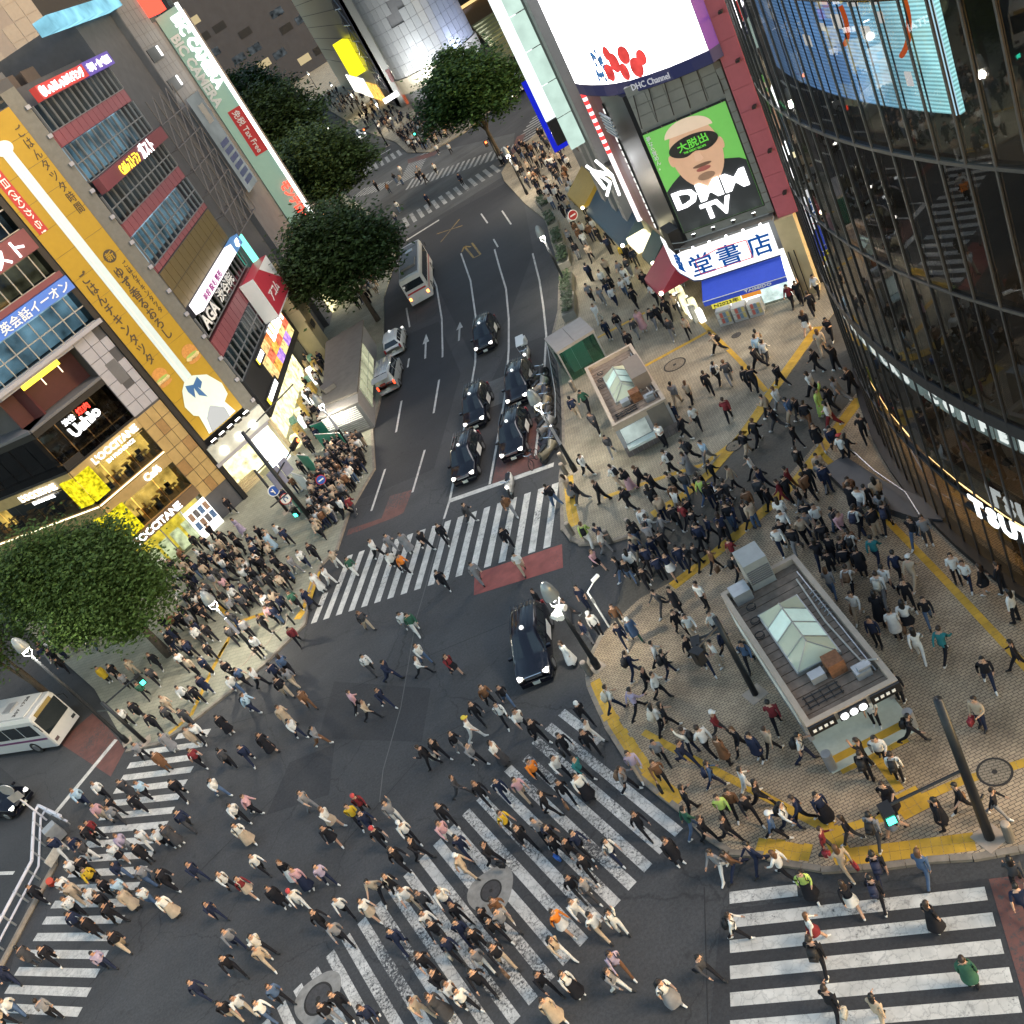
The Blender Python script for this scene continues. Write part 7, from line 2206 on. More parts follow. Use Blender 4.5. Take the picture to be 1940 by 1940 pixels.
TX = [(5.75, 70.4, -.36, -.93, 'black taxi furthest up the road, heading the queue towards the crossing from behind'), (5.15, 59.25, -.40, -.916, 'black taxi in the kerb lane below the lift house'),
      (1.9, 59.8, -.38, -.925, 'black taxi in the centre lane, second behind the stop line'), (2.75, 53.1, -.40, -.916, 'black taxi in the kerb lane beside the cyclist at the stop line'),
      (-.55, 53.95, -.38, -.925, 'black taxi first at the stop line in the centre lane'), (-2.42, 34.4, -.30, -.954, 'black taxi turning alone in the middle of the crossing'),
      (-34.6, 49.0, .83, -.56, 'dark car with glowing panel on its roof at the left edge')]
for i, (x, y, hx, hy, lab) in enumerate(TX):
    o = taxi if i == 0 else copy_tree(taxi)
    place(o, x, y, hx, hy, lab, 'black taxis')
VAN_ST = [(2.3, .32, .70, .80, .74, .80, .66), (2.1, .24, .92, 1.00, .80, .84, .74), (1.75, .22, 1.0, 1.12, .82, .85, .76), (1.05, .22, 1.05, 1.86, .82, .85, .66), (-.5, .22, 1.05, 1.92, .82, .85, .68),
          (-2.0, .22, 1.05, 1.90, .82, .85, .68), (-2.22, .25, 1.05, 1.5, .80, .84, .72), (-2.3, .32, .8, .95, .78, .82, .70)]
van = make_car('van', VAN_ST, (2, 3, 5, 7), M_CARSIL, (1.4, -1.4), .33, .78, .85)
for k in range(6):
    part(van, 'roof_rib', MB().box((-.4, (k - 2.5) * .22, 1.955), (2.6, .05, .02)), M_CARSIL)
part(van, 'open_tailgate', MB().hexa([(-2.25, -.75, 1.85), (-3.05, -.75, 1.75), (-3.05, .75, 1.75), (-2.25, .75, 1.85), (-2.25, -.75, 1.91), (-3.05, -.75, 1.80), (-3.05, .75, 1.80), (-2.25, .75, 1.91)]), M_CARSIL)
part(van, 'load', MB().box((-2.05, .2, 1.0), (.5, .5, .4)).box((-2.1, -.35, .95), (.4, .4, .3)), mat('load_red', (.3, .05, .04), .7, var=.4, scale=9))
place(van, -2.4, 74.2, .27, .96, 'silver van with its tailgate raised beside the grey booth', cat='van')
whites = make_car('taxi', [(s[0], s[1], s[2], s[3] - (.10 if 3 < i < 8 else 0), s[4], s[5], s[6]) for i, s in enumerate(TAXI_ST)], (3, 4, 7, 8), M_CARWHT, (1.38, -1.37), .33, .74, .848, True)
place(whites, -.55, 80.9, .25, .97, 'white taxi parked behind the silver van', 'white cars')
for x, y, hx, hy, lab in ((13.2, 290, .03, -1, 'white car coming down the hill street, furthest away'), (9.9, 246, .05, -1, 'white car waiting on the hill street among headlights'), (14.4, 196, .1, -1, 'white taxi with bright headlights nearest the far crosswalk'),
                          (10.8, 232, .05, -1, 'pale car beside the waiting white car on the hill')):
    place(copy_tree(whites), x, y, hx, hy, lab, 'white cars')
place(copy_tree(taxi), 34, 148, -.75, -.66, 'dark car on the side street beyond the right hand tree', 'black taxis')


def make_bus(name, label, L, paint, stripe_c, roofc, x, y, hx, hy, rear=True):
    t = thing(name, label, 'bus', (0, 0, 0), 'city buses')
    H, W = 3.0, 1.15
    prof = [(-W, .35), (-W, 1.5), (-W + .02, 2.7), (-W + .12, 2.95), (0, H), (W - .12, 2.95), (W - .02, 2.7), (W, 1.5), (W, .35)]
    part(t, 'body', loft([(L / 2, 0), (L / 2 - .12, 1), (-L / 2 + .1, 1), (-L / 2, 0)], lambda s: [(yy * (1 if s[1] else .95), zz if s[1] or zz < 2.6 else zz - .08) for yy, zz in prof]), paint)
    part(t, 'roof_panel', MB().box((0, 0, H + .012), (L - 1.2, 1.9, .06)), roofc)
    part(t, 'roof_unit', MB().box((-L * .18, 0, H + .14), (2.4, 1.5, .2)), roofc)
    part(t, 'roof_hatch', MB().box((L * .22, 0, H + .08), (.8, .8, .08)), M_STEEL)
    for sg in (-1, 1):
        n = int(L / 1.5)
        for k in range(n):
            part(t, 'side_window', MB().box((L / 2 - .9 - k * (L - 1.2) / n - .3, sg * (W + .004), 1.95), ((L - 1.2) / n - .12, .02, .95)), M_CARGLS)
        part(t, 'stripe', MB().box((0, sg * (W + .005), 1.15), (L - .4, .015, .16)), stripe_c)
        for xx in (L / 2 - 2.1, -L / 2 + 2.6):
            w = part(t, 'wheel', MB().cyl((xx, sg * (W - .22), .46), (xx, sg * (W + .02), .46), .46, .46, 18), M_TYRE)
            part(w, 'rim', MB().cyl((xx, sg * (W + .02), .46), (xx, sg * (W + .03), .46), .28, .26, 14), M_RIM)
        part(t, 'headlight', MB().box((L / 2 + .01, sg * .85, .75), (.06, .3, .2)), E_HEAD if not rear else M_CHROME)
        part(t, 'tail_light', MB().box((-L / 2 - .02, sg * .92, .95), (.06, .2, .26)), lit('bus_tail', (1, .25, .05), 2.4))
        part(t, 'mirror_arm', MB().tube([(L / 2 - .1, sg * W, 2.4), (L / 2 + .35, sg * (W + .15), 2.3), (L / 2 + .35, sg * (W + .15), 1.9)], .03, 5), M_BLACK)
    part(t, 'windscreen', MB().box((L / 2 + .012, 0, 1.95), (.03, 2.0, 1.25)), M_CARGLS)
    part(t, 'destination_blind', MB().box((L / 2 + .02, 0, 2.72), (.03, 1.5, .26)), lit('blind', (.9, .6, .2), .12))
    part(t, 'rear_window', MB().box((-L / 2 - .012, 0, 2.15), (.03, 1.9, .7)), M_CARGLS)
    part(t, 'rear_band', MB().box((-L / 2 - .014, 0, 1.45), (.03, 1.9, .16)), stripe_c)
    part(t, 'number_plate', MB().box((-L / 2 - .02, 0, .7), (.02, .5, .22)), M_PLATE)
    frr = Fr((0, 0), 0)
    for key, xx, w in (('tokyu', -L * .05, 1.8), ('3071728', L * .33, 1.6)):
        me, tw, th = TEXTS[key]
        me = me.copy(); me.materials.append(M_SIGNB)
        me.transform(Matrix.Translation((xx, 0, H + .05)) @ Matrix.Rotation(math.pi / 2, 4, 'Z') @ Matrix.Scale(w / tw, 4))
        link('roof_lettering', me, M_SIGNB, t)
    place(t, x, y, hx, hy, label, 'city buses')
    return t


M_BUSW = mat('bus_white', (.48, .48, .47), .35, var=.05)
M_BUSR = mat('bus_red', (.32, .03, .035), .4, var=.03)
make_bus('bus', 'grey and red city bus seen from behind under the street tree', 10.2, M_BUSW, M_BUSR, mat('bus_roof_grey', (.14, .14, .14), .6, var=.12), 4.75, 92.4, .22, .975)
make_bus('bus', 'white city bus with numbered roof waiting at the left edge', 10.2, M_BUSW, mat('bus_purple', (.12, .03, .10), .4), mat('bus_roof_white', (.50, .50, .48), .5, var=.06), -34.6, 55.2, .83, -.557)


def make_bike(name, label, x, y, hx, hy, kind, group, tint=(.05, .05, .055)):
    t = thing(name, label, kind, (0, 0, 0), group)
    m = mat('bike_%d' % int(tint[0] * 1000 + tint[1] * 100), tint, .3, .2, var=.05, coat=.5)
    wr = .33 if name == 'bicycle' else .30
    xs = (.52, -.52) if name == 'bicycle' else (.66, -.62)
    for xx in xs:
        ring = [(xx + wr * math.cos(q), 0, wr + wr * math.sin(q)) for q in [2 * math.pi * i / 16 for i in range(17)]]
        part(t, 'wheel', MB().tube(ring, .022 if name == 'bicycle' else .07, 6), M_TYRE)
    if name == 'bicycle':
        part(t, 'frame', MB().tube([(-.52, 0, .33), (-.1, 0, .32), (.38, 0, .78), (-.16, 0, .8), (-.1, 0, .32)], .02, 6).tube([(-.52, 0, .33), (-.16, 0, .8)], .015, 6).tube([(.52, 0, .33), (.38, 0, .9)], .02, 6), m)
        part(t, 'handlebar', MB().tube([(.32, -.28, .95), (.4, 0, .92), (.32, .28, .95)], .015, 6), M_CHROME)
        part(t, 'saddle', MB().box((-.2, 0, .88), (.26, .14, .06)), M_BLACK)
    else:
        part(t, 'body', loft([(.75, .10, .55), (.45, .16, .95), (.05, .15, .62), (-.3, .19, .78), (-.85, .14, .85)], lambda s: [(-s[1], .28), (-s[1], s[2] - .1), (0, s[2]), (s[1], s[2] - .1), (s[1], .28)]), m, True)
        part(t, 'seat', MB().box((-.35, 0, .84), (.7, .26, .10)), M_BLACK)
        part(t, 'handlebar', MB().tube([(.35, -.34, 1.05), (.45, 0, 1.0), (.35, .34, 1.05)], .025, 6), M_CHROME)
        part(t, 'headlight', MB().ball((.72, 0, .82), .09, 8, 5), E_HEAD if kind != 'parked' else M_CHROME)
        if name == 'scooter':
            part(t, 'canopy', MB().hexa([(.55, -.3, 1.5), (-.5, -.3, 1.75), (-.5, .3, 1.75), (.55, .3, 1.5), (.5, -.3, 1.56), (-.5, -.3, 1.81), (-.5, .3, 1.81), (.5, .3, 1.56)]), M_CARWHT)
            part(t, 'canopy_post', MB().tube([(.5, -.25, .9), (.55, -.28, 1.5)], .02, 5).tube([(.5, .25, .9), (.55, .28, 1.5)], .02, 5).tube([(-.55, 0, .9), (-.5, 0, 1.75)], .03, 5), M_STEEL)
            part(t, 'delivery_box', MB().box((-.85, 0, 1.15), (.5, .5, .5)), M_CARWHT)
    place(t, x, y, hx, hy, label, group, z=.12 if group and 'parked' in group else 0.0)
    t['category'] = 'bicycle' if name == 'bicycle' else 'motorcycle'
    return t


make_bike('scooter', 'roofed delivery scooter behind the taxi queue', 7.0, 63.2, -.36, -.93, 'motorcycle', None, (.5, .5, .48))
make_bike('motorcycle', 'white motorcycle waiting ahead of the stop line', .75, 48.3, -.36, -.93, 'motorcycle', None, (.45, .45, .44))
make_bike('bicycle', 'bicycle with rider beside the front kerb taxi', 2.75, 49.6, -.6, -.8, 'bicycle', None)
for i, (x, y) in enumerate(((6.85, 58.6), (6.5, 57.3), (6.1, 55.9), (5.75, 54.6), (5.4, 53.3), (5.05, 52.0), (4.6, 50.4), (4.15, 49.2))):
    make_bike('motorcycle' if i % 3 else 'parked_scooter', ['motorcycle parked at the kerb nearest the lift house', 'second motorcycle parked along the kerb railing', 'third motorcycle parked along the kerb railing', 'fourth parked two-wheeler along the kerb railing', 'fifth motorcycle parked along the kerb railing',
                                      'sixth motorcycle parked along the kerb railing', 'seventh parked two-wheeler under the kerb lamp', 'last parked motorcycle, at the foot of the kerb lamp'][i], x - .35, y, .8, .55, 'parked', 'parked motorcycles', [(.05, .05, .055), (.3, .3, .3), (.04, .05, .08), (.22, .20, .15)][i % 4])
